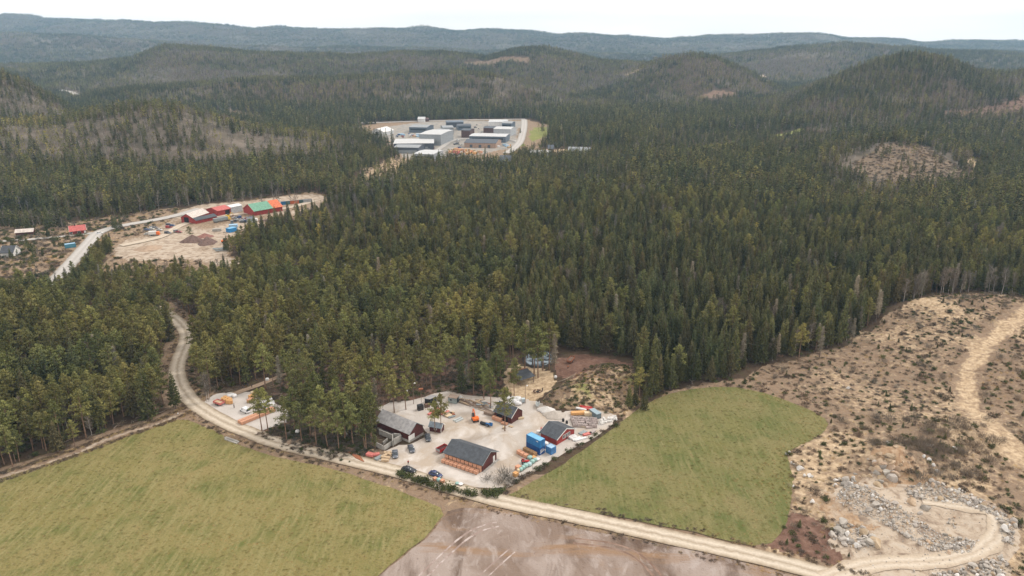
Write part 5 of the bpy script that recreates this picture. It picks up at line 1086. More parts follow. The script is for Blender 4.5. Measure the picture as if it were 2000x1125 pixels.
for i in range(10): beam('scrap_part', 'rusty scrap piece beside the orange machine', 'scrap', (random.uniform(843, 860), random.uniform(803, 815)), (random.uniform(846, 862), random.uniform(803, 815)), .3, .25, random.choice([M_rust, M_orange, M_pink]), 'scrap round the orange machine', random.uniform(0, .5))
o = thing('pallet_tower', 'tower of dark empty pallets at the yard edge', 'pallet stack', on(821,800), .5)
for i in range(5): MB().box(-1.0, 1.0, -.8, .8, i*.42, i*.42+.26).obj('pallet', M_black, o); MB().box(-.9, .9, -.7, .7, i*.42+.262, i*.42+.40).obj('spacer', M_wood2, o) if i < 4 else None
stack('crate_stack', 'brown crate right of the dark pallet tower', 'crate', on(834,795), .4, 1.9, 1.3, 5, M_wood3, .25)
o = thing('lean_to_shed', 'small open shed with tilted grey sheet roof at the wood edge', 'shed', on(841,787), math.radians(-38))
MB().prism([(-1.4, 0), (1.4, 0), (1.4, 2.6), (-1.4, 2.0)], -1.6, 1.6).obj('wall', M_black, o, fix=True); MB().prism([(-1.7, 1.97), (1.7, 2.70), (1.7, 2.82), (-1.7, 2.09)], -1.9, 1.9).obj('roof', M_grey, o, fix=True)
for q in range(1): beam('white_box', 'white fridge like box half hidden behind a pine', 'box', (856,790), (859,790.5), 1.0, 1.5, M_white)
o = thing('steel_cabin', 'grey steel cabin with window beside the white boat', 'cabin', on(886,785.5), math.radians(-20)); MB().box(-1.7, 1.7, -1.2, 1.2, .1, 2.3).obj('body', banded('cabin_sheet', (.25,.29,.29), (.16,.19,.19), 2.5, 'X'), o); MB().box(-1.85, 1.85, -1.35, 1.35, 2.302, 2.42).obj('roof', M_wood2, o); MB().box(-.9, -.2, -1.235, -1.203, 1.1, 1.8).obj('window', M_glass, o); MB().box(1.703, 1.74, -.5, .6, .2, 2.0).obj('opening', M_dark, o)  # opening is a near-black panel, inside shade put into its colour
def boat(label, c, rz, m, s=1.0, name='rowing_boat'):
    o = thing(name, label, 'boat', c, rz); R = []
    for x, w, zb in ((-2.2, .62, .18), (-1.2, .82, .08), (0, .88, .05), (1.2, .70, .10), (2.0, .36, .25), (2.5, .04, .55)):
        zt = .72 + .12*(x/2.5)**2; R.append([(x, -w, zt), (x, -w*.85, lerp(zb, zt, .35)), (x, 0, zb), (x, w*.85, lerp(zb, zt, .35)), (x, w, zt), (x, w*.86, zt), (x, w*.7, zb+.25), (x, 0, zb+.12), (x, -w*.7, zb+.25), (x, -w*.86, zt)])
    MB().loft(R).obj('hull', m, o, False, True)
    for x, w in ((-1.5, 1.1), (-.2, 1.35), (1.0, 1.1)): MB().obox((x, 0, .55), (.28, w, .05)).obj('thwart', M_steel, o)
    o.scale = (s, s, s); return o
boat('white rowing boat lying beside the grey cabin', on(901,781), math.radians(-62), M_white, 1.05)
# white bag heap behind the timber barn
for i in range(22):
    u, v = random.uniform(990, 1015), random.uniform(779, 791); bag('white sack in the heap behind the timber barn', on(u, v), random.random()*3, M_wrap, random.choice([1.3, 1.7]), random.choice([.8, 1.2]), 'white sacks behind the timber barn', 'big_sack', 'sack', False)
bag('round white tank right of the sack heap', on(1013,784.5), .2, M_wrap, 1.5, 1.5, None, 'water_tank', 'tank', False)
o = thing('cube_tank', 'pale blue cube tank under the lamp post', 'tank', on(1022,786), .1); MB().box(-.6, .6, -.6, .6, .15, 1.4).obj('tank', mat('pale_tank', (.50,.58,.62), .5, .08, 2), o); cg = MB()
for z in (.14, .55, .95, 1.4): cg.box(-.64, .64, -.66, -.62, z, z+.04); cg.box(-.64, .64, .62, .66, z, z+.04)
cg.obj('cage', M_steel, o); pallet_base(o, 1.2)
boat('small grey boat on a trolley beside the gravel piles', on(1050,794), math.radians(-95), mat('grey_hull', (.42,.44,.43), .5, .1, 2), .95, 'trolley_boat')
mound('gravel_pile', 'pale gravel pile on the north side of the yard', on(1068,803), 3.2, 2.6, 1.6, mat('pale_gravel', (.56,.54,.52), .95, .12, 4, bump_s=.05), seed=3); mound('gravel_pile', 'wide grey sand pile below the pale gravel', on(1083,812), 4.4, 3.2, 1.9, mat('grey_sand', (.40,.36,.32), .95, .12, 2, bump_s=.05), .3, 4)
# stone yard
SL = MB().box(-.55, .55, -.10, .10, 0, 1.15).mesh('slab', M_slab)
for r_ in range(4):
    for i in range(11):
        u, v = 1117 + i*4.6 + r_*1.5, 819.5 + r_*4.4 + i*.25
        if random.random() < .12: continue
        p = on(u, v); o = thing('slate_stack', 'upright stack of pinkish grey slate, row %s from the back, %s from left' % (word[r_], word[i] if i < 10 else 'last'), 'stone stack', (p[0], p[1], max(p[2], .012)), .1+random.uniform(-.1, .1), 'upright slate stacks in the stone yard'); pallet_base(o, 1.1)
        sb = MB()
        for q in range(5): sb.box(-.5+random.uniform(-.04, .04), .5, -.45+q*.19, -.45+q*.19+.14, .131, .131+random.uniform(.8, 1.15))
        sb.obj('slabs', M_slab, o)
stack('board_stack', 'long yellow board stack behind the slate', 'board stack', on(1130,810), .12, 5.5, 1.8, 6, M_orange_b, .16); stack('board_stack', 'short pale board stack right of the yellow one', 'board stack', on(1148,811), .12, 2.8, 1.8, 7, M_cream, .16)
for i, (p0, p1, m_) in enumerate((((1125,800.5), (1145,805), M_wrap), ((1132,798), (1156,801.5), M_redp), ((1136,800), (1158,803.5), M_pink), ((1141,803), (1157,801), M_redp))): beam('painted_beam', ['white beam lying before the red ones', 'dark red beam farthest back on the bank foot', 'faded red beam below the dark red one', 'red beam crossing the faded one'][i], 'beam', p0, p1, .7, .5, m_)
p = on(1162.5,813); o = thing('steel_skip', 'blue grey steel box at the foot of the bank', 'skip', p, math.radians(-60)); MB().box(-2.2, 2.2, -1.0, 1.0, .1, 1.9).obj('box', mat('skip_paint', (.13,.17,.19), .6, .15, 1), o); MB().box(-2.25, 2.25, -1.05, 1.05, 1.902, 2.0).obj('lid', mat('skip_lid', (.27,.35,.40), .6, .1, 1), o)
for i in range(64):
    t_ = random.random(); u, v = 1168 + t_*36, lerp(827, 817, t_) + random.uniform(-5, 5); p = on(u, v); boulder(p[0], p[1], random.uniform(.7, 1.7), random.choice(ROCKW), 'pale stone block in the white heap at the meadow edge', 'stones in the white heap', .15, 'stone')
for i, (u, v, a_, l_, w_, m_, lb) in enumerate(((1138,846,.75,3.0,1.6,M_steel,'dark grey sheets with pale stripes in the stone yard'), (1147,849,.5,3.4,1.2,M_pink,'faded red boards beside the grey sheets'), (1118,855,.5,3.0,2.0,M_wrap,'white sheets beside the red house'), (1126,858,.45,3.4,1.6,M_wrap,'outer white sheets beside the red house'), (1134,859,.5,4.6,.8,M_wrap,'long white boards on the meadow edge'), (1129,832,.1,2.6,1.0,M_wood2,'brown boards before the slate rows'), (1138,834,-.3,3.2,.8,M_cream,'pale boards before the slate rows'), (1157,845,.9,3.0,1.2,M_slab,'grey stone slabs at the edge of the stone yard'), (1150,836,.2,2.2,1.2,M_slab,'low slab pile at the slate rows'))): stack('sheet_stack', lb, 'sheet stack', on(u, v), a_, l_, w_, 3+i % 3, m_, .12)
for u, v, l in ((1100,823,'left black bin beside the red house'), (1107,827,'right black bin beside the red house')): bag(l, on(u, v), 0, M_black, .8, 1.1, None, 'black_bin', 'bin', False)
bag('white water tank behind the red house', on(1051,847), 0, M_wrap, 1.3, 1.3, None, 'water_tank', 'tank', False); bag('orange barrel behind the red house', on(1058,841), 0, M_pink, .8, 1.2, None, 'barrel', 'barrel', False)
# concrete walls by the grey barn
o = thing('concrete_foundation', 'roofless grey concrete walls beside the grey roofed barn', 'concrete walls', on(756,866), 0); ob = np.array(o.location)
for p0, p1, h_ in (((741,848), (767.5,859), 1.9), ((767.5,859), (767.8,872), 2.3), ((735,872.5), (749,879.5), 1.7), ((750,879.5), (767,868), 1.5), ((769,869), (784,860.5), 2.2), ((769.5,858.5), (783,860), 2.4), ((748,868), (757,861), 1.0)):
    a, b = on(*p0), on(*p1); cc = (a+b)/2-ob; MB().obox((cc[0], cc[1], h_/2-.1), (float(np.hypot(*(b-a)[:2])), .3, h_+.2), dirof(a, b)).obj('wall', M_conc, o)
for i in range(7): beam('rail', 'dark red rail in the parallel row at the road side', 'rail', (681+i*2.2, 883.5+i*.2+i*1.6), (704+i*1.2, 892+i*1.7), .22, .2, M_rust, 'rails lying in parallel by the road')
stack('sheet_stack', 'pink insulation stack right of the rails', 'sheet stack', on(723,890), -.4, 2.4, 1.6, 5, M_pink, .16); stack('sheet_stack', 'reddish sheet stack under the lone pine', 'sheet stack', on(734,889), .3, 2.6, 1.4, 4, M_pink, .14); stack('sheet_stack', 'tilted dark grey sheets beside pale timber', 'sheet stack', on(740,895), .9, 3.0, 1.5, 3, M_steel, .14)
for i, (u, v, a_) in enumerate(((750,893,.9), (755,896,-.15), (752,901,-.1), (760,889,-.5), (757,886,.2))): stack('board_stack', ['leaning', 'upper', 'lower', 'rearmost', 'crooked'][i] + ' pale timber stack left of the dark grey car', 'board stack', on(u, v), a_, 2.4, .9, 4, M_wood, .18)
# lamp posts
def lamp_post(label, foot, top, cat='lamp post'):
    p = on(*foot); dz = 8.0; q = to_px(p[0], p[1], p[2]+dz)[1]; h_ = dz*(foot[1]-top[1])/max(foot[1]-q, 1); o = thing('lamp_post', label, cat, p, .6)
    MB().cyl((0, 0, -.3), (0, 0, h_), .11, .07, 7).obj('post', M_wood2, o); MB().obox((.35, 0, h_-.1), (.8, .08, .08)).obj('arm', M_steel, o); MB().loft([[(.75+r_*math.cos(a), r_*math.sin(a), h_-.3+z_) for a in [k_*math.pi/4 for k_ in range(8)]] for r_, z_ in ((.10, 0), (.34, .12), (.34, .32), (.10, .48))]).obj('lamp_head', M_white, o, True); return o
lamp_post('tall lamp post with white head at the wood edge', (808,789), (805.6,749)); lamp_post('shorter lamp post with white head behind the grey barn', (792.8,799), (794,764)); lamp_post('lamp post beside the cube tank and straw yard', (1026,788), (1028,754))
p = on(823,786); o = thing('box_on_post', 'rust orange box on a thin post in the wood', 'post', p, .3); MB().cyl((0, 0, -.3), (0, 0, 5.2), .08, .06, 6).obj('post', M_wood2, o); MB().box(-.8, .8, -.3, .3, 5.2, 5.7).obj('box', M_rust, o)
p = on(405,770); 
# shelter, benches, pond
o = thing('open_shelter', 'open shelter with dark grey roof and rusty rear slope on straw ground', 'shelter', on(1021,745), dirof(G(1029,747.5), G(1012,737)))
MB().prism([(-2.6, 2.2), (1.4, 3.3), (1.4, 3.42), (-2.6, 2.32)], -2.6, 2.6).obj('roof', M_slateX, o, fix=True); o.scale = (1.35, 1.35, 1.2); MB().prism([(1.42, 3.3), (3.4, 2.4), (3.4, 2.52), (1.42, 3.42)], -2.6, 2.6).obj('rear_roof', M_rust, o, fix=True)
for x, h_ in ((-2.2, 2.3), (1.3, 3.25), (3.1, 2.5)):
    for y in (-2.3, 2.3): MB().box(x-.09, x+.09, y-.09, y+.09, -.2, h_).obj('post', M_wood2, o)
MB().box(3.0, 3.08, -2.2, 2.2, 0, 2.3).obj('rear_wall', M_dkred, o); MB().box(-1.5, 2.5, 2.22, 2.29, 0, 1.4).obj('side_wall', M_wood2, o)
o = thing('log_bench', 'ring of dark logs round the fire place on straw', 'fire place', on(1050,767), 0)
for a in range(5): MB().obox((1.5*math.cos(a*1.257), 1.2*math.sin(a*1.257), .22), (1.4, .35, .4), a*1.257+1.57).obj('log', M_wood3, o)
MB().cyl((0, 0, 0), (0, 0, .2), .5, .6, 10).obj('fire_ring', M_black, o)
def blob(name, pts, m, z, kindname=None):
    P = smooth_line(np.array([on(u, v)[:2] for u, v in pts + pts[:2]]), 3)[2:-2]; return sheet(name, P, m, z, .25, 1.0)
mw = bpy.data.materials.new('pale_ice_tone'); mw.use_nodes = True; bw = mw.node_tree.nodes['Principled BSDF']; bw.inputs['Base Color'].default_value = (.36, .43, .49, 1); bw.inputs['Roughness'].default_value = .12; bw.inputs['Specular IOR Level'].default_value = 1.0
mn_ = mw.node_tree; n_ = mn_.nodes.new('ShaderNodeTexNoise'); n_.inputs['Scale'].default_value = .35; n_.inputs['Detail'].default_value = 5; r_ = mn_.nodes.new('ShaderNodeValToRGB'); r_.color_ramp.elements[0].position = .4; r_.color_ramp.elements[0].color = (.05, .06, .07, 1); r_.color_ramp.elements[1].position = .62; r_.color_ramp.elements[1].color = (.34, .41, .47, 1)
tc_ = mn_.nodes.new('ShaderNodeTexCoord'); mn_.links.new(tc_.outputs['Object'], n_.inputs['Vector']); mn_.links.new(n_.outputs['Fac'], r_.inputs[0]); mn_.links.new(r_.outputs[0], bw.inputs['Base Color'])  # pale ice-like patches over dark ones, set in the base colour
zmax = lambda pts: max(float(on(u, v)[2]) for u, v in pts)
pw = [(1024,700), (1034,688), (1052,684), (1070,688), (1080,698), (1076,710), (1060,716), (1040,716), (1028,710)]; blob('mud_rim', [(u+(u-1052)*.2, v+(v-701)*.25) for u, v in pw], mat('wet_mud', (.03,.025,.022), .7, .3, 1), .22); blob('pale_pond', pw, mw, .26)
pg = [(1088,742), (1092,730), (1104,722), (1120,726), (1123,738), (1116,748), (1100,750)]; blob('mud_rim', [(u+(u-1106)*.28, v+(v-737)*.3) for u, v in pg], mat('wet_mud', (.03,.025,.022), .7, .3, 1), .28)
mgr = mat('algae_water', (.055,.085,.045), .25, col2=(.13,.18,.11), scale=.35, spec=.6); blob('green_pond', pg, mgr, .33)
for i in range(9): beam('fallen_branch', 'pale branch lying on the rim of the green pond', 'branch', (1086+i*4, 752-i*.7), (1098+i*3.4, 749-i*1.5), .14, .1, M_dead, 'branches on the pond rim', .35, True)
a, b = on(1109.5,714), on(1120,701); trailer('long rust red wagon on bare soil beyond the green pond', (a+b)/2 + [0, 0, .25], dirof(a, b), M_rust, M_wood3, 5.2, 2.0, .6, 2); bag('white sack beside the green pond', on(1085,741), 0, M_wrap, 1.1, 1.0, None, 'big_sack', 'sack', False)
# people
person('person in red top walking across the yard by the black car', on(797.5,908), 2.2, M_redc, M_cloth); person('person in dark clothes beside the log fire place', on(1059.5,768), 1.0, M_cloth, M_cloth); person('person in dark clothes standing in the middle of the side yard', on(457.5,797), .4, M_cloth, M_cloth)
for i, (u, v, l) in enumerate(((478,755, 'third person from the right in the dark group on the footpath'), (484,755.5, 'second person from the right in the dark group on the footpath'), (492,757.5, 'rightmost person of the dark group on the footpath'), (502,749, 'person in dark clothes walking apart on the footpath'), (474,759.5, 'leftmost person of the dark group on the footpath'))): person(l, on(u, v) + [0, 0, .13], 1.2+i, M_cloth, M_cloth)
person('person in orange jacket at the rim of the green pond', on(1109,726.5) + [0, 0, .3], 3.0, M_orc, M_cloth); person('person in orange jacket among the trees by the track', on(692,837), 2.0, M_orc, M_cloth)
# ------------------------------------------------------------------ side yard
a, b = on(474,828.5), on(534,803.5); rzs = dirof(a, b); nrm_ = np.array([-math.sin(rzs), math.cos(rzs), 0])
for i in range(11):
    p = a + (b-a)*i/10; wd = word[i] if i < 10 else 'last'
    brick_pallet('pallet of pale bricks, %s from left in the side yard front row' % wd, p, rzs, 'brick pallets in the side yard front row', s=1.22, hgt_=1.15); brick_pallet('pallet of pale bricks, %s from left in the side yard rear row' % wd, p + nrm_*1.45, rzs, 'brick pallets in the side yard rear row', s=1.22, hgt_=1.15)
for i in range(30):
    t_ = random.random(); bag('white sack in the big heap behind the brick rows', on(random.uniform(511, 537), random.uniform(785, 800)) + [0, 0, random.choice([0, 0, .8])], random.random()*3, M_wrap, random.choice([1.3, 1.7]), random.choice([.8, 1.2]), 'white sacks in the side yard heap', 'big_sack', 'sack', False)
for i, (u, v) in enumerate(((436,784), (441,786), (446,788), (451,788.5), (440,781), (445,783), (450,785))): brick_pallet('orange brick pallet in the block beside the red farm trailer', on(u, v), rzs+.9, 'orange brick pallets by the farm trailer', m=M_orange_b, s=1.3, hgt_=1.5)
for i, (u, v) in enumerate(((448,776), (454,774.5), (458,775.5))): bag(['left', 'middle', 'right'][i] + ' white sack behind the orange bricks', on(u, v), .4*i, M_wrap, 1.7, 1.2, 'white sacks behind the orange bricks', 'big_sack', 'sack', False)
for i, (u, v, m_) in enumerate(((487,786,M_brick), (491,783,M_brick), (495,776,M_orange_b), (499,772,M_orange_b), (494,771,M_cream), (501,776,M_cream), (490,778,M_orange_b))): brick_pallet('brick pallet in the loose group at the north side of the side yard', on(u, v), rzs, 'brick pallets at the north side of the side yard', m=m_, s=1.3, hgt_=1.3)
beam('drain_slab', 'pale grey slab beside the road at the meadow edge, far one', 'slab', (440,854.5), (466,864), .9, .25, M_conc); beam('drain_slab', 'pale grey slab beside the road at the meadow edge, near one', 'slab', (440,857.5), (464,866), .9, .25, M_conc)
for i, (p0, p1) in enumerate((((265,818), (296,808)), ((300,812), (323,803)), ((222,838), (236,826)), ((118,868), (140,858)))): beam('fallen_log', ['long fallen trunk', 'short fallen trunk', 'tilted fallen trunk', 'small fallen trunk'][i] + ' at the western wood rim', 'log', p0, p1, .3, .3, M_wood2, None, .1, True)
boulder(*on(347.5,809)[:2], .9, ROCKW[0], 'white stone at the road side by the western wood', None, .1)
for i, (u, v) in enumerate(((522,743,), (581,845), (676,848))): bag(['pale sack in the wood above the side yard', 'white sack in the trees left of the track', 'white sack in the trees before the grey barn'][i], on(u, v), 0, M_wrap, 1.3, 1.0, None, 'big_sack', 'sack', False)
# ------------------------------------------------------------------ earthworks yard and village in the west
M_teal = banded('green_sheet', (.15,.32,.23), (.10,.23,.17), 1.6, 'X', .6); M_orsh = banded('orange_sheet', (.60,.16,.07), (.45,.11,.05), 1.6, 'X', .6); M_rsh = banded('red_sheet', (.47,.12,.11), (.36,.09,.08), 1.4, 'X', .6); M_crsh = banded('cream_sheet', (.55,.49,.45), (.45,.40,.37), 1.4, 'X', .6)
fp = rect((497,421.5), (552,411.5), D=(475,416)); o = house('long_barn', 'long red barn with roof half green half orange', 'barn', fp, 3.6, 8.0, M_red, M_teal, M_redp, .5, gable_m=M_red_y); Ln, Wd = fp[1], fp[2]; done(o)
ch = chevron(Wd, 3.6, 8.0, .52, .18); MB().prism(ch, Ln*.17, Ln/2+.53, 'X').obj('orange_roof', M_orsh, o, fix=True)
o = house('red_shed', 'red shed with pale red roof and dark opening', 'shed', rect((426.5,422.5), (451,417), D=(409,417.5)), 4.2, 6.0, M_red, M_rsh, None, .5, gable_m=M_red_y); on_wall(o, 'f', o['L']*.24, o['L']*.36, .2, 3.2, 'shaded_doorway_panel', M_dark); done(o)  # dark panel on the front paints the shade within the shed
o = house('cream_roofed_barn', 'red barn with pale cream roof and dark doorway', 'barn', rect((378,436), (408,425.5), D=(352,435.5)), 4.2, 7.0, M_red, M_crsh, M_white, .5, gable_m=M_red_y); on_wall(o, 'l', .6, 4.0, 0, 4.2, 'shaded_doorway_panel', M_dark); done(o)  # dark gable panel, shade of the barn's inside as colour
o = house('low_annex', 'low red annex with dark roof against the cream roofed barn', 'shed', rect((384,437), (424,428), depth=7), 2.4, 3.8, M_red, M_slateX, None, .4, gable_m=M_red_y); done(o)
o = house('grey_hall', 'long white and grey hall between red shed and long barn', 'hall', rect((452,416.5), (474,412), depth=9), 4.6, 5.6, banded('pale_sheet', (.42,.43,.45), (.34,.35,.37), 1.5, 'X'), banded('white_sheet', (.66,.66,.67), (.56,.56,.57), 1.2, 'X'), None, .3); done(o)
a, b = on(549,400), on(609,394); rzc = dirof(a, b); tot = float(np.hypot(*(b-a)[:2])); cols = [('blue', (.03,.16,.33)), ('green', (.09,.17,.17)), ('orange', (.50,.13,.05)), ('orange_b', (.52,.15,.06)), ('dark_green', (.06,.11,.11)), ('grey', (.34,.36,.38)), ('grey_b', (.38,.39,.41))]
for i, (nm, cc) in enumerate(cols): p = a + (b-a)*(i+.5)/len(cols); container('%s container in the row beyond the long barn' % ['blue', 'grey green', 'left orange', 'right orange', 'dark green', 'left grey', 'right grey'][i], p, rzc, cont_mat(nm, cc), min(6.06, tot/7-.1), 'containers in the row beyond the long barn', mtop=M_slateX)
M_earth = mat('dark_earth', (.11,.07,.06), .95, col2=(.20,.135,.115), scale=.8, bump_s=.1); M_earth2 = mat('red_earth', (.20,.09,.075), .95, col2=(.29,.15,.12), scale=.8, bump_s=.1)
mound('earth_pile', 'left one of the two brown earth cones', on(377,471), 7.4, 6, 4.8, M_earth, seed=1); mound('earth_pile', 'right one of the two brown earth cones', on(405,475), 6.6, 6, 4.8, M_earth, seed=5); mound('earth_pile', 'low reddish earth heap behind the brown cones', on(400,462), 5.4, 5, 2.4, M_earth2, seed=7)
mound('earth_pile', 'long dark earth bank below the long barn', on(545,430), 14, 5, 2.5, M_earth, .2, 9); mound('earth_pile', 'furrowed pale earth bank at the yard entrance', on(290,485), 10, 7, 2.0, mat('pale_earth', (.34,.25,.18), .95, .2, .5, bump_s=.15), .2, 11)
c, Ln, Wd, rzb = rect((440,453), (449.5,455), depth=6.5); container('light blue container in the earthworks yard', c, rzb, cont_mat('sky_blue', (.03,.22,.50)), 4.4, mtop=M_cbt, Wd=6, hh=2.8); stack('sheet_stack', 'pale blue sheets behind the light blue container', 'sheet stack', on(456,443), .3, 6, 4, 6, M_clt, .3); stack('sheet_stack', 'grey white blocks left of the light blue container', 'sheet stack', on(424,451), .2, 6, 3, 4, M_conc, .4)
def truck(label, c, rz, cabm, boxm, Ln=8.5):
    o = thing('lorry', label, 'lorry', c, rz); MB().box(-Ln/2, Ln/2-2.2, -1.2, 1.2, 1.0, 3.2).obj('cargo_box', boxm, o); MB().loft([ring(Ln/2-2.0, 1.15, .6, 2.8, .1), ring(Ln/2-.3, 1.15, .6, 2.7, .15), ring(Ln/2, 1.1, .6, 1.6, .15)]).obj('cab', cabm, o); MB().box(-Ln/2, Ln/2-.4, -.5, .5, .55, .98).obj('chassis', M_black, o)
    for x in (-Ln/2+1.2, -Ln/2+2.4, Ln/2-1.2):
        for y in (-1.0, 1.0): wheel(o, x, y, .5, .3)
    return o
truck('long grey lorry with yellow rear before the red sheds', on(434,432.5), dirof(on(424,434), on(446,430)), M_yellow, M_steel, 13); truck('white lorry at the end of the scrap row', on(493,433.5), .2, M_white, M_steel, 8); truck('white and orange van like lorry by the village trees', on(302,460), .2, M_orange, M_white, 7)
pal = [(.06,.07,.09), (.5,.5,.5), (.30,.03,.03), (.04,.08,.2), (.2,.2,.21), (.55,.54,.5)]
for i in range(16):
    u = random.uniform(452, 490); v = random.uniform(425, 436); p = on(u, v); car('small %s car in the scrap row of the earthworks yard' % ['black', 'silver', 'red', 'blue', 'grey', 'cream'][i % 6], p, random.random()*6, paint('s%d' % (i % 6), pal[i % 6]), i % 3 == 0, 4.4, '%s %s in the scrap row' % (['black', 'silver', 'red', 'blue', 'grey', 'cream'][i % 6], 'vans' if i % 3 == 0 else 'cars'))
for i in range(14):
    u = random.uniform(285, 352); v = random.uniform(446, 462) - (u-285)*.12; p = on(u, v); car('%s vehicle parked along the western side of the earthworks yard' % ['black', 'silver', 'red', 'blue', 'grey', 'cream'][i % 6], p, random.uniform(-.4, .8), paint('s%d' % (i % 6), pal[i % 6]), i % 4 == 0, 4.6, '%s vehicles on the western yard side' % ['black', 'silver', 'red', 'blue', 'grey', 'cream'][i % 6])
excavator('yellow excavator by the red shed', on(446,424), 1.0, M_yellow); excavator('orange excavator at the wood edge of the earthworks yard', on(438,474), .3, M_orange); excavator('small yellow excavator behind the light blue container', on(486,445), .3, M_yellow)
for i in range(8): beam('steel_pipe', 'dark pipe in the pile at the wood edge of the earthworks yard', 'pipe', (415+i, 486+i*.8), (440+i*.7, 484+i*.8), .5, .4, M_steel, 'pipes at the wood edge', .1*i % .5, True)
o = house('farm_cottage', 'red cottage with red tiled roof and white trim by the village road', 'house', rect((138,459.5), (168.5,456), depth=8), 2.8, 5.6, M_red, M_rsh, M_white, .5, gable_m=mat('white_boards', (.62,.6,.58), .7, .1, 2)); 
for u_ in (-4.4, .6): on_wall(o, 'f', u_, 1.8, .9, 1.2, 'window', M_glass, M_white)
on_wall(o, 'f', 4.2, 1.1, .1, 2.1, 'door', M_white); MB().box(-1.6, -.9, -.3, .4, 5.0, 6.6).obj('chimney', M_black, o); done(o)
o = house('long_shed', 'low shed with pale roof among bare trees', 'shed', rect((31,460.5), (65,458), depth=6), 2.2, 3.8, M_dkred, M_crsh, None, .5); done(o)
o = house('white_house', 'white house with dark blue grey roof at the left edge', 'house', rect((2,503), (27,502), (44,494)), 3.0, 6.2, M_white, M_slateX, M_white, .5); on_wall(o, 'r', 0, 1.4, 1.0, 1.3, 'window', M_glass, M_white); done(o)
c, Ln, Wd, rzb = rect((128,485.5), (149,482.5), depth=3); container('teal container by the village road junction', c, rzb, cont_mat('teal', (.08,.26,.36)), Ln, Wd=3, mtop=M_clt); px_car('white car on the village road by the red cottage', (190,457.5), (199,456), paint('white', (.72,.73,.75)))
def pole(label, foot, h_, group=None):
    p = on(*foot); o = thing('utility_pole', label, 'pole', p, .5, group); MB().cyl((0, 0, -.3), (0, 0, h_), .13, .09, 6).obj('post', M_wood2, o); MB().obox((0, 0, h_-.5), (1.8, .12, .12)).obj('crossarm', M_wood2, o); return o
pole('wooden utility pole beside the teal container', (131,474), 9)
# ------------------------------------------------------------------ industrial estate
M_i = {k: banded('sheet_'+k, c_, tuple(q*.78 for q in c_), .9, 'X', .6) for k, c_ in dict(light=(.50,.51,.52), white=(.66,.66,.66), blue=(.11,.14,.18), slate=(.075,.088,.11), mid=(.27,.29,.31), brown=(.10,.055,.05), tan=(.36,.25,.19), pale=(.40,.42,.45)).items()}
def hall(name, label, A, B, depth, hw, wall, roof, hr=None, band=None, doors=0, cat='hall'):
    o = house(name, label, cat, rect(A, B, depth=depth*1.45), hw, hr or hw+1.6, M_i[wall], M_i[roof], None, .5)
    if band: on_wall(o, 'f', 0, o['L']*.86, hw*.45, hw*.28, 'window_band', M_glass)
    for i in range(doors): on_wall(o, 'f', o['L']*((i+.5)/doors-.5)*.85, 3.6, .1, min(3.6, hw*.7), 'gate', M_i['slate' if wall != 'slate' else 'mid'])
    return done(o)
def zpx(x, y): return (700+x*.24, 200+y*.24)
fp = rect(zpx(95,268), zpx(212,272), depth=34); o = house('white_tent_hall', 'white fabric hall with dark gate in its gable', 'hall', fp, 5, 10, M_i['light'], M_i['white'], None, .3, 'y'); on_wall(o, 'l', 0, 5, .1, 5, 'gate', M_dark); done(o)
hall('blue_hall', 'blue grey hall with white sign right of the white fabric hall', zpx(414,245), zpx(556,248), 26, 8, 'blue', 'mid', band=True)
hall('twin_hall', 'blue grey workshop with lean roof in the estate centre', zpx(630,268), zpx(722,272), 16, 7, 'blue', 'mid'); hall('twin_hall', 'pale grey gabled workshop behind the estate centre', zpx(690,250), zpx(775,248), 22, 8, 'mid', 'mid')
hall('dark_hall', 'dark slate hall farthest back by the highway', zpx(720,204), zpx(856,202), 22, 8, 'slate', 'blue'); hall('dark_hall', 'dark blue hall with flat roof before the farthest one', zpx(810,228), zpx(918,226), 18, 7, 'blue', 'slate', band=True)
hall('brown_cube', 'dark brown cube building in the estate centre', zpx(838,285), zpx(908,287), 16, 10, 'brown', 'slate', cat='building'); hall('grey_block', 'tall plain grey block with pale roof', zpx(497,345), zpx(672,350), 40, 14, 'mid', 'light', 14.8)
hall('flat_hall', 'long hall with pale flat roof behind the colonnaded one', zpx(290,388), zpx(614,384), 34, 8, 'slate', 'light', 8.8, doors=4); hall('front_hall', 'low hall with grey roof and dark gates facing the forest', zpx(292,412), zpx(490,416), 20, 7, 'slate', 'mid', doors=8)
hall('pale_office', 'pale office with window strips at the forest edge', zpx(455,482), zpx(612,488), 24, 9, 'pale', 'light', 9.8, band=True, cat='office'); hall('long_hall', 'long blue hall with pale roof and glazed front', zpx(904,322), zpx(1198,328), 24, 8, 'blue', 'light', 9, band=True)
hall('black_hall', 'wide black roofed sawmill shed beside log piles', zpx(862,366), zpx(1118,372), 26, 6, 'tan', 'slate', 9, doors=3); hall('white_hall', 'white roofed hall at the far right of the estate', zpx(1060,205), zpx(1206,206), 26, 9, 'white', 'light')
hall('blue_office', 'blue office block beside the white roofed hall', zpx(1168,216), zpx(1246,218), 18, 9, 'blue', 'mid', band=True, cat='office'); hall('brown_hall', 'brown hall with dark roof before the white hall', zpx(1018,246), zpx(1108,248), 18, 7, 'brown', 'slate'); hall('pale_hall', 'pale sheet clad hall at the estate road', zpx(1100,272), zpx(1238,276), 24, 10, 'pale', 'light', doors=2)
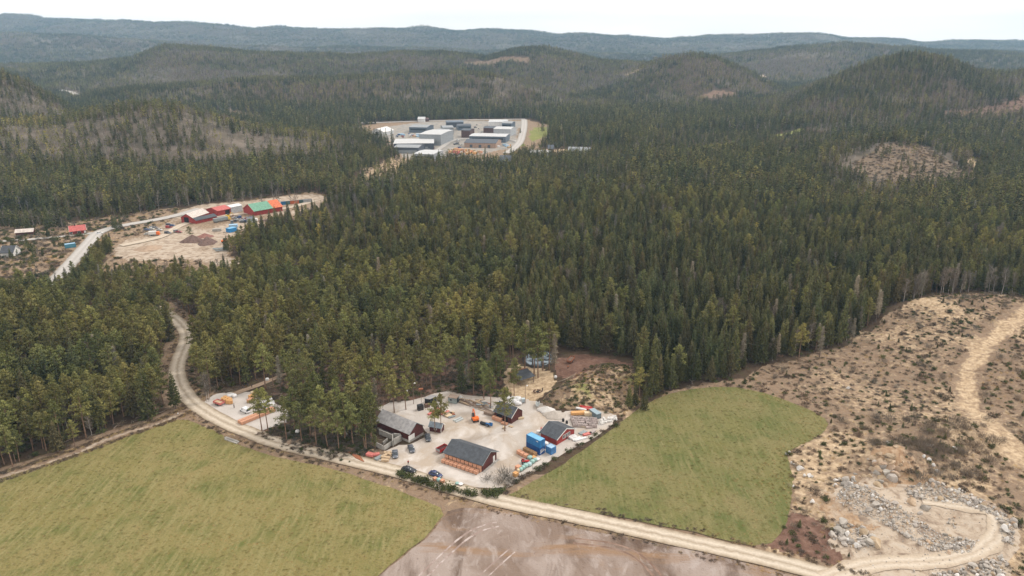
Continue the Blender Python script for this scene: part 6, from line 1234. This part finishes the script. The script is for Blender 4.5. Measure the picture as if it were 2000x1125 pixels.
hall('black_house', 'black house with white windows among the trees', zpx(1142,516), zpx(1236,518), 14, 5, 'slate', 'slate', 10, band=True, cat='house'); hall('farmhouse', 'red farmhouse by the estate road', zpx(1545,412), zpx(1590,412), 10, 5, 'brown', 'slate', 9, cat='house'); hall('farmhouse', 'dark red farm building right of the farmhouse', zpx(1705,432), zpx(1790,434), 14, 5, 'brown', 'mid', 9, cat='barn'); hall('farm_shed', 'long farm shed with pale grey roof', zpx(1770,428), zpx(1880,430), 16, 5, 'mid', 'mid', 8, cat='barn'); hall('farm_shed', 'long low pale roofed shed at the forest rim', zpx(1390,438), zpx(1560,440), 14, 4, 'light', 'light', 6, cat='barn')
hall('roadside_house', 'white house beyond the highway', zpx(484,160), zpx(540,160), 12, 5, 'white', 'light', 8, cat='house'); hall('roadside_shed', 'small red shed beside the white house', zpx(545,156), zpx(575,155), 8, 4, 'brown', 'brown', 6, cat='shed')
for i in range(46):
    u, v = zpx(random.uniform(740, 1000), random.uniform(385, 425)); beam('log_bundle', 'orange brown log bundle on the sawmill ground', 'log pile', (u-2.4, v), (u+2.4, v+random.uniform(-.3, .3)), random.uniform(2, 5), random.uniform(1.5, 3), random.choice([M_orange_b, M_brick, M_wood, M_pink]), 'log bundles on the sawmill ground')
for i in range(34):
    x, y = random.choice([(random.uniform(300, 480), random.uniform(255, 285)), (random.uniform(560, 620), random.uniform(375, 400)), (random.uniform(740, 880), random.uniform(425, 445)), (random.uniform(780, 830), random.uniform(300, 375)), (random.uniform(940, 1060), random.uniform(170, 260))]); p = on(*zpx(x, y)); q = i % 6
    car('%s vehicle parked between the industrial halls' % ['black', 'silver', 'red', 'blue', 'grey', 'cream'][q], p, random.random()*3, paint('s%d' % q, pal[q]), True, 5.5, '%s vehicles between the halls' % ['black', 'silver', 'red', 'blue', 'grey', 'cream'][q])
for i in range(20):
    u, v = zpx(random.uniform(330, 500), random.uniform(262, 282)) if i < 12 else zpx(random.uniform(1110, 1230), random.uniform(338, 372)); stack('goods_stack', 'stacked goods on the paved ground between halls', 'goods', on(u, v), random.random(), 5, 3, 4, random.choice([M_wood, M_wrap, M_orange_b, M_clt]), .5, 'stacked goods between the halls')
for i in range(12): pole('street lamp along the highway behind the estate', (640+i*34, 240.5-i*.6), 11, 'street lamps along the highway')
# ------------------------------------------------------------------ quarry
QZ = [(poly([(1628,985),(1650,952),(1692,957),(1722,985),(1780,1008),(1830,1042),(1900,1058),(1898,1082),(1820,1080),(1776,1052),(1718,1024),(1660,1004)]), .46, 620, 'in the grey rubble slope of the quarry'), (poly([(1618,1048),(1645,1020),(1690,1034),(1717,1062),(1700,1076),(1650,1066)]), .9, 120, 'in the coarse heap at the quarry entrance'), (poly([(1765,955),(1830,944),(1900,978),(1950,1008),(1982,1030),(1978,1070),(1957,1066),(1948,1030),(1902,1004),(1832,983),(1775,976)]), .6, 330, 'along the outer rim of the quarry'), (poly([(1812,1124),(1900,1106),(1950,1086),(1972,1100),(1962,1130),(1900,1140)]), .65, 150, 'along the lower edge of the haul track'), (poly([(1845,1018),(1862,1014),(1872,1032),(1855,1036)]), .6, 14, 'in the middle of the quarry floor'), (poly([(1805,1062),(1850,1074),(1900,1072),(1912,1058),(1860,1062),(1820,1052)]), .5, 70, 'inside the loop of the haul track'), (poly([(1622,950),(1645,935),(1675,945),(1660,960),(1630,965)]), .8, 26, 'left of the ochre rock face')]
allr = []
for P, s0, n_, lb in QZ:
    q = area_pts(P, n_); s = 1.25*s0*np.exp(RNG.normal(0, .46, n_)); allr += [(x, y, s_, lb) for (x, y), s_ in zip(q, s)]
for u, v, s_, lb in ((1537,888,1.5,'w'), (1541,885,1.2,'w'), (1546,906,1.1,'w'), (1551,909,1.0,'w'), (1561,919,2.2,'w'), (1566,917,1.5,'w'), (1571,932,1.6,'w'), (1580,933,1.6,'w'), (1585,934,1.0,'w'), (1549,952,.9,'w'), (1586,984,1.8,'w'), (1665,940,1.9,'w'), (1730,900,1.4,'w'), (1731,872,1.0,'w'), (1862,892,1.6,'w'), (1860,888,1.2,'w'), (1808,885,1.3,'w'), (1816,890,1.5,'w'), (1660,955,2.2,'w'), (1781,988,2.6,'o'), (1805,998,2.6,'g'), (1795,1010,1.6,'g'), (1870,968,1.4,'g'), (1800,915,1.3,'w'), (1810,918,1.5,'w'), (1820,925,1.7,'w'), (1828,932,1.3,'w'), (1656,760,2.0,'w')):
    p = on(u, v); boulder(p[0], p[1], s_*1.1, random.choice({'w': ROCKW, 'o': ROCKO, 'g': ROCKS}[lb]), {'w': 'pale boulder on the rough ground between meadow and quarry', 'o': 'large ochre boulder on the quarry floor', 'g': 'large grey boulder on the quarry floor'}[lb], {'w': 'pale boulders round the quarry', 'o': None, 'g': 'large grey boulders on the quarry floor'}[lb])
allr.sort(key=lambda q: -q[2])
for i, (x, y, s_, lb) in enumerate(allr[:255]): boulder(x, y, s_, ROCKO[i % 4] if i % 6 == 0 else ROCKW[i % 4] if i % 7 == 0 else ROCKS[i % 7], 'angular grey boulder ' + lb, 'boulders ' + lb, .2)
ROCK_I = [lo_add('rock', MB().add([(0, 0, 0)], []), np.zeros((0, 3)), M_rock, M_rock) for _ in range(0)]
for me_ in ROCKS + ROCKO[:1] + ROCKW[:1]:
    ob_ = bpy.data.objects.new('%03d_rock' % len(LO), me_); HIDE.objects.link(ob_); LO.append(ob_); ROCK_I.append(len(LO)-1)
sm = allr[255:]
extra = np.concatenate([area_pts(P, n_*3) for P, s0, n_, lb in QZ[:4]] + [area_pts(Z['quarry'], 700), area_pts(QZ[5][0], 400)]); es = .26*np.exp(RNG.normal(0, .4, len(extra)))
SX = np.concatenate([np.array([q[:2] for q in sm]), extra]); SS = np.concatenate([np.array([q[2] for q in sm]), es])
woods('quarry_rubble', np.stack([SX[:, 0], SX[:, 1], np.maximum(hgt(SX[:, 0], SX[:, 1]), 0) + SS*.15], 1), np.array(ROCK_I)[RNG.integers(0, len(ROCK_I), len(SX))], RNG.uniform(-3, 3, (len(SX), 3)), np.stack([SS]*3, 1), 'broken grey rubble strewn over the quarry', 'rubble')
# blasted rock outcrop: big blocks stacked against the slope
for i in range(46):
    a_, b_ = random.gauss(0, 1), random.gauss(0, 1); u, v = 1722 + a_*24, 932 + b_*9; p = on(u, v); s_ = random.uniform(1.6, 3.9) if abs(a_) < 1.2 else random.uniform(1.0, 2.0)
    boulder(p[0], p[1], s_, random.choice(ROCKO*5 + ROCKS[:4]), 'ochre and grey block in the blasted outcrop above the quarry', 'blocks of the blasted outcrop', .45)
# ------------------------------------------------------------------ growth on the clear-cut, hedges, shrubs
def bush_mesh(seed, m, r=1.0, h=.9, n=260, q=.22):
    rng = np.random.default_rng(seed); cl = rng.normal(size=(7, 3))*[r*.45, r*.45, h*.2] + [0, 0, h*.45]; P = cl[rng.integers(0, 7, n)] + rng.normal(size=(n, 3))*[r*.28, r*.28, h*.24]; P[:, 2] = np.abs(P[:, 2]); return cloud_mesh('foliage', quad_cloud(P, q, rng, .3), m)
def twig_mesh(seed, m, r=1.0, h=1.1, n=260):
    rng = np.random.default_rng(seed); D = rng.normal(size=(n, 3))*[.5, .5, .3] + [0, 0, .9]; D /= np.linalg.norm(D, axis=1)[:, None]; s = rng.random(n)**.5; P = D*(s*h)[:, None] + rng.normal(size=(n, 3))*[r*.4, r*.4, 0]; w = np.cross(D, rng.normal(size=(n, 3))); w /= np.linalg.norm(w, axis=1)[:, None]; ln = .22; w = w*.018
    return cloud_mesh('twigs', np.stack([P-D*ln-w, P-D*ln+w, P+D*ln+w*.4, P+D*ln-w*.4], 1).reshape(-1, 3), m)
BUSH = [bush_mesh(700+i, M_bush) for i in range(5)]; HEATH = [bush_mesh(720+i, M_heath, 1.2, .6, 260, .2) for i in range(4)]; TWIG = [twig_mesh(740+i, M_twig) for i in range(4)]
def shrub(name, me_, x, y, s, label, cat, group):
    z = max(float(hgt(np.array([x]), np.array([y]))[0]), 0); o = link(name, me_); o.location = (x, y, z-.05); o.scale = (s, s, s*random.uniform(.8, 1.2)); o.rotation_euler = (0, 0, random.random()*6.28); return tag(o, label, cat, group)
hedge = [(780,926,1.1), (785,928,1.2), (790,930,1.1), (796,932,1.0), (802,934,1.1), (808,936.5,1.0), (815,939,1.2), (820,941,1.3), (827,942,1.7), (833,944,1.1), (838,946,1.1), (843,948,1.1), (857,952,1.3), (867,954,1.0), (874,956,1.2), (880,957,1.4), (887,958,1.2), (902,961,.9), (914,964.5,1.1), (920,965.5,1.4), (927,966.5,1.0), (947,964,1.2), (953,966,1.3), (960,967,1.5), (967,966,1.4), (973,964,1.2), (980,959,1.0)]
for i, (u, v, s_) in enumerate(hedge): p = on(u, v); shrub('juniper_bush', BUSH[i % 5], p[0], p[1], s_*1.15, 'dark green bush in the hedge between yard and gravel road', 'bush', 'bushes in the yard hedge')
for i in range(26):
    t_ = random.random(); u, v = lerp(985, 1210, t_), lerp(953, 826, t_) + random.uniform(-1, 2); p = on(u, v); m_ = random.random() < .45
    shrub('juniper_bush' if m_ else 'heather_clump', random.choice(BUSH if m_ else HEATH), p[0], p[1], random.uniform(.6, 1.2), ('green bush' if m_ else 'brown heather clump') + ' on the strip between yard and eastern meadow', 'bush', ('green bushes' if m_ else 'brown clumps') + ' on the meadow strip')
for i, (u, v, s_) in enumerate(((952,938,1.9), (986,931,2.6), (990,938,1.8), (975,945,1.7), (915,905,1.7), (955,905,1.6), (1000,945,1.6))): p = on(u, v); shrub('bare_shrub', TWIG[i % 4], p[0], p[1], s_, ['thin bare shrub at the south yard edge', 'tall bare shrub at the yard corner', 'bare shrub below the tall one', 'low bare shrub by the hedge end', 'bare shrub before the brick rows', 'bare shrub at the open barn gable', 'bare shrub at the meadow corner'][i], 'shrub', None)
cutP = area_pts(np.clip(Z['cut'], [-50, 120], [420, 420]), 1500); ok = ~inside(Z['quarry'], cutP[:, 0], cutP[:, 1]) & ~inside(Z['field_e'], cutP[:, 0], cutP[:, 1]) & (seg_dist(L['track_a'], cutP[:, 0], cutP[:, 1]) > 5) & (seg_dist(L['road'], cutP[:, 0], cutP[:, 1]) > 5) & (fbm(cutP[:, 0], cutP[:, 1], 24, 3, 44) > -.12); cutP = cutP[ok]
uu, vv = to_px(cutP[:, 0], cutP[:, 1], 0); cutP = cutP[(uu < 2040) & (vv < 1130)]
def cut_region(x, y):
    u, v = to_px(x, y, 0); return 'on the upper clear-cut near the forest' if v < 720 else 'in the middle of the clear-cut' if v < 850 else 'on the clear-cut above the quarry' if u > 1650 else 'on rough ground beside the eastern meadow'
SPK = KIND['spruce_tree']
for i, (x, y) in enumerate(cutP[:520]):
    k_ = i % 5; rg = cut_region(x, y)
    if k_ == 0:
        o = bpy.data.objects.new('young_spruce', None); COL.objects.link(o); s = random.uniform(.06, .16); o.location = (x, y, float(hgt(np.array([x]), np.array([y]))[0])-.05); o.scale = (s*1.5, s*1.5, s); tag(o, 'knee to head high young spruce ' + rg, 'young spruce', 'young spruces ' + rg)
        for nm, me_ in zip(('trunk', 'crown'), SPK[i % len(SPK)]): c_ = bpy.data.objects.new(nm, me_); COL.objects.link(c_); c_.parent = o
    elif k_ in (1, 3): shrub('juniper_bush', BUSH[i % 5], x, y, random.uniform(.4, 1.15), 'low dark green bush ' + rg, 'bush', 'green bushes ' + rg)
    elif k_ == 2: shrub('heather_clump', HEATH[i % 4], x, y, random.uniform(.7, 1.8), 'brown heather clump ' + rg, 'heather', 'heather clumps ' + rg)
    else: shrub('bare_shrub', TWIG[i % 4], x, y, random.uniform(.9, 2.2), 'leafless grey brown shrub ' + rg, 'shrub', 'bare shrubs ' + rg)
# cluster of dark bushes right above the quarry
for i in range(60):
    u, v = random.gauss(1850, 60), random.gauss(885, 30); p = on(u, v); k_ = i % 4 == 0
    shrub(*(('juniper_bush', BUSH[i % 5]) if k_ else ('bare_shrub', TWIG[i % 4])), p[0], p[1], random.uniform(.8, 1.5) if k_ else random.uniform(1.2, 2.6), ('dark green bush' if k_ else 'leafless shrub') + ' in the thicket above the quarry', 'bush', ('green bushes' if k_ else 'bare shrubs') + ' in the thicket above the quarry')
# low growth nobody could count: tufts, heather, cut branches
def reg(me_): ob_ = bpy.data.objects.new('%03d_growth' % len(LO), me_); HIDE.objects.link(ob_); LO.append(ob_); return len(LO)-1
M_tuft = leaf_mat('straw_tufts', (.36,.26,.145), (.60,.46,.27), .2, 1.5)
TI = [reg(twig_mesh(760+i, M_tuft, 1.0, .5, 90)) for i in range(2)]; HI = [reg(m_) for m_ in HEATH]; BI = [reg(m_) for m_ in BUSH]; GI = [reg(m_) for m_ in TWIG]
def log_bits(seed):
    rr = random.Random(seed); mb = MB()
    for i in range(9): a = rr.random()*6.28; l = rr.uniform(.6, 2.2); x, y = rr.uniform(-1.5, 1.5), rr.uniform(-1.5, 1.5); mb.cyl((x, y, .1), (x+l*math.cos(a), y+l*math.sin(a), rr.uniform(.1, .4)), .05, .02, 4)
    return mb.mesh('branches', M_dead)
DI = [reg(log_bits(i)) for i in range(3)]
def litter(name, P, pools, smin, smax, label, cat, z0=0):
    n = len(P); w = np.array([random.choice(random.choice(pools)) for _ in range(n)]); s = RNG.uniform(smin, smax, n); woods(name, np.stack([P[:, 0], P[:, 1], np.maximum(hgt(P[:, 0], P[:, 1]), z0)-.08], 1), w, np.stack([0*s, 0*s, RNG.random(n)*6.28], 1), np.stack([s]*3, 1), label, cat)
cp = area_pts(np.clip(Z['cut'], [-50, 120], [420, 420]), 9500); cp = cp[~inside(Z['quarry'], cp[:, 0], cp[:, 1]) & ~inside(Z['field_e'], cp[:, 0], cp[:, 1]) & (seg_dist(L['road'], cp[:, 0], cp[:, 1]) > 4.5)]; on_tr = seg_dist(L['track_a'], cp[:, 0], cp[:, 1]) < 5
litter('clear_cut_growth', cp[~on_tr], [HI, HI, TI, TI, DI, DI, BI, GI], .3, .9, 'heather, straw tufts and cut branches covering the clear-cut', 'ground cover')
kn = np.concatenate([area_pts(Z[k], n_) for k, n_ in (('cut_knoll', 2200), ('cut_small', 200), ('cut_far', 900), ('bare_a', 200), ('tan_strip', 200))]); litter('far_clearing_growth', kn, [HI, HI, GI, GI, DI, DI, TI], .5, 1.6, 'brush and cut branches on the far clearings', 'ground cover')
bk = area_pts(Z['bank'], 900); litter('bank_growth', bk, [HI, TI, TI, GI, BI], .3, .9, 'dry grass and scrub covering the earth bank', 'ground cover')
om = np.concatenate([area_pts(Z['open_mid'], 2600), area_pts(poly([(372,690),(420,700),(450,770),(400,785),(375,760),(362,720)]), 300), area_pts(poly([(520,845),(700,890),(735,880),(720,840),(560,830)]), 700)]); om = om[~inside(Z['yard'], om[:, 0], om[:, 1]) & ~inside(Z['yard_w'], om[:, 0], om[:, 1])]
litter('wood_undergrowth', om, [HI, HI, GI, DI, BI], .3, .9, 'brown undergrowth on the floor of the open wood', 'ground cover')
vg = []
for k, w0, w1 in (('road', 3.4, 6.0), ('edge_path', 1.4, 3.2)):
    P = L[k]; d = np.gradient(P, axis=0); d /= np.hypot(d[:, 0], d[:, 1])[:, None]; nn = np.stack([-d[:, 1], d[:, 0]], 1); i = RNG.integers(0, len(P), 1500); s_ = RNG.choice([-1, 1], 1500)*RNG.uniform(w0, w1, 1500); vg.append(P[i] + nn[i]*s_[:, None] + d[i]*RNG.uniform(-4, 4, 1500)[:, None])
vg = np.concatenate(vg); vg = vg[(seg_dist(L['road'], vg[:, 0], vg[:, 1]) > 3.5) & ~inside(Z['yard'], vg[:, 0], vg[:, 1]) & ~inside(Z['yard_w'], vg[:, 0], vg[:, 1])]
litter('verge_growth', vg, [TI, TI, HI], .25, .7, 'dry grass and weeds along the road verges', 'ground cover')
M_gt = leaf_mat('meadow_tufts', (.16,.15,.052), (.25,.215,.095), .25, 1.5)
GT = [reg(twig_mesh(780+i, M_gt, 1.3, .35, 120)) for i in range(3)]
mt_ = np.concatenate([area_pts(np.clip(Z['field_w'], [-260, 150], [20, 300]), 9000), area_pts(Z['field_e'], 6000)]); mt_ = mt_[(inside(Z['field_w'], mt_[:, 0], mt_[:, 1]) | inside(Z['field_e'], mt_[:, 0], mt_[:, 1]))]
litter('meadow_tufts', mt_, [GT, GT, GT, TI], .2, .5, 'uneven grass tufts over the two meadows', 'grass')
fw = grid_pts(190, 420, 4.4, x_add=30); fw = fw[free(fw[:, 0], fw[:, 1])]; litter('forest_floor_growth', fw, [HI, HI, BI, DI], .5, 1.3, 'heather and low bushes on the forest floor', 'ground cover')
we = np.concatenate([area_pts(Z['works_edge'], 1500), area_pts(Z['farm_w'], 1500)]); we = we[~inside(Z['works'], we[:, 0], we[:, 1]) & (seg_dist(L['w_road'], we[:, 0], we[:, 1]) > 6)]
litter('rough_grass', we, [TI, HI, GI, BI], .6, 1.8, 'dry grass and scrub on the rough ground round the works', 'ground cover')
# ------------------------------------------------------------------ the air: even haze round camera and country
hb = MB(); hx = float(np.abs(xf).max()) + 60; hy0 = float(yf.min()) - 60; hy1 = float(yf.max()) + 60; hz1 = max(H + 6, float(zf.max()) + 30)
hb.box(-hx, hx, hy0, hy1, float(zf.min()) - 1.0, hz1)
hm = bpy.data.materials.new('haze'); hm.use_nodes = True; t = hm.node_tree; t.nodes.clear()
o_ = t.nodes.new('ShaderNodeOutputMaterial'); pv = t.nodes.new('ShaderNodeVolumePrincipled')
pv.inputs['Color'].default_value = (.46, .73, 1.0, 1); pv.inputs['Density'].default_value = HAZE; pv.inputs['Anisotropy'].default_value = 0.0
t.links.new(pv.outputs[0], o_.inputs['Volume'])
tag(hb.obj('haze', hm), 'thin blue haze over the far hills', 'haze', kind='stuff')
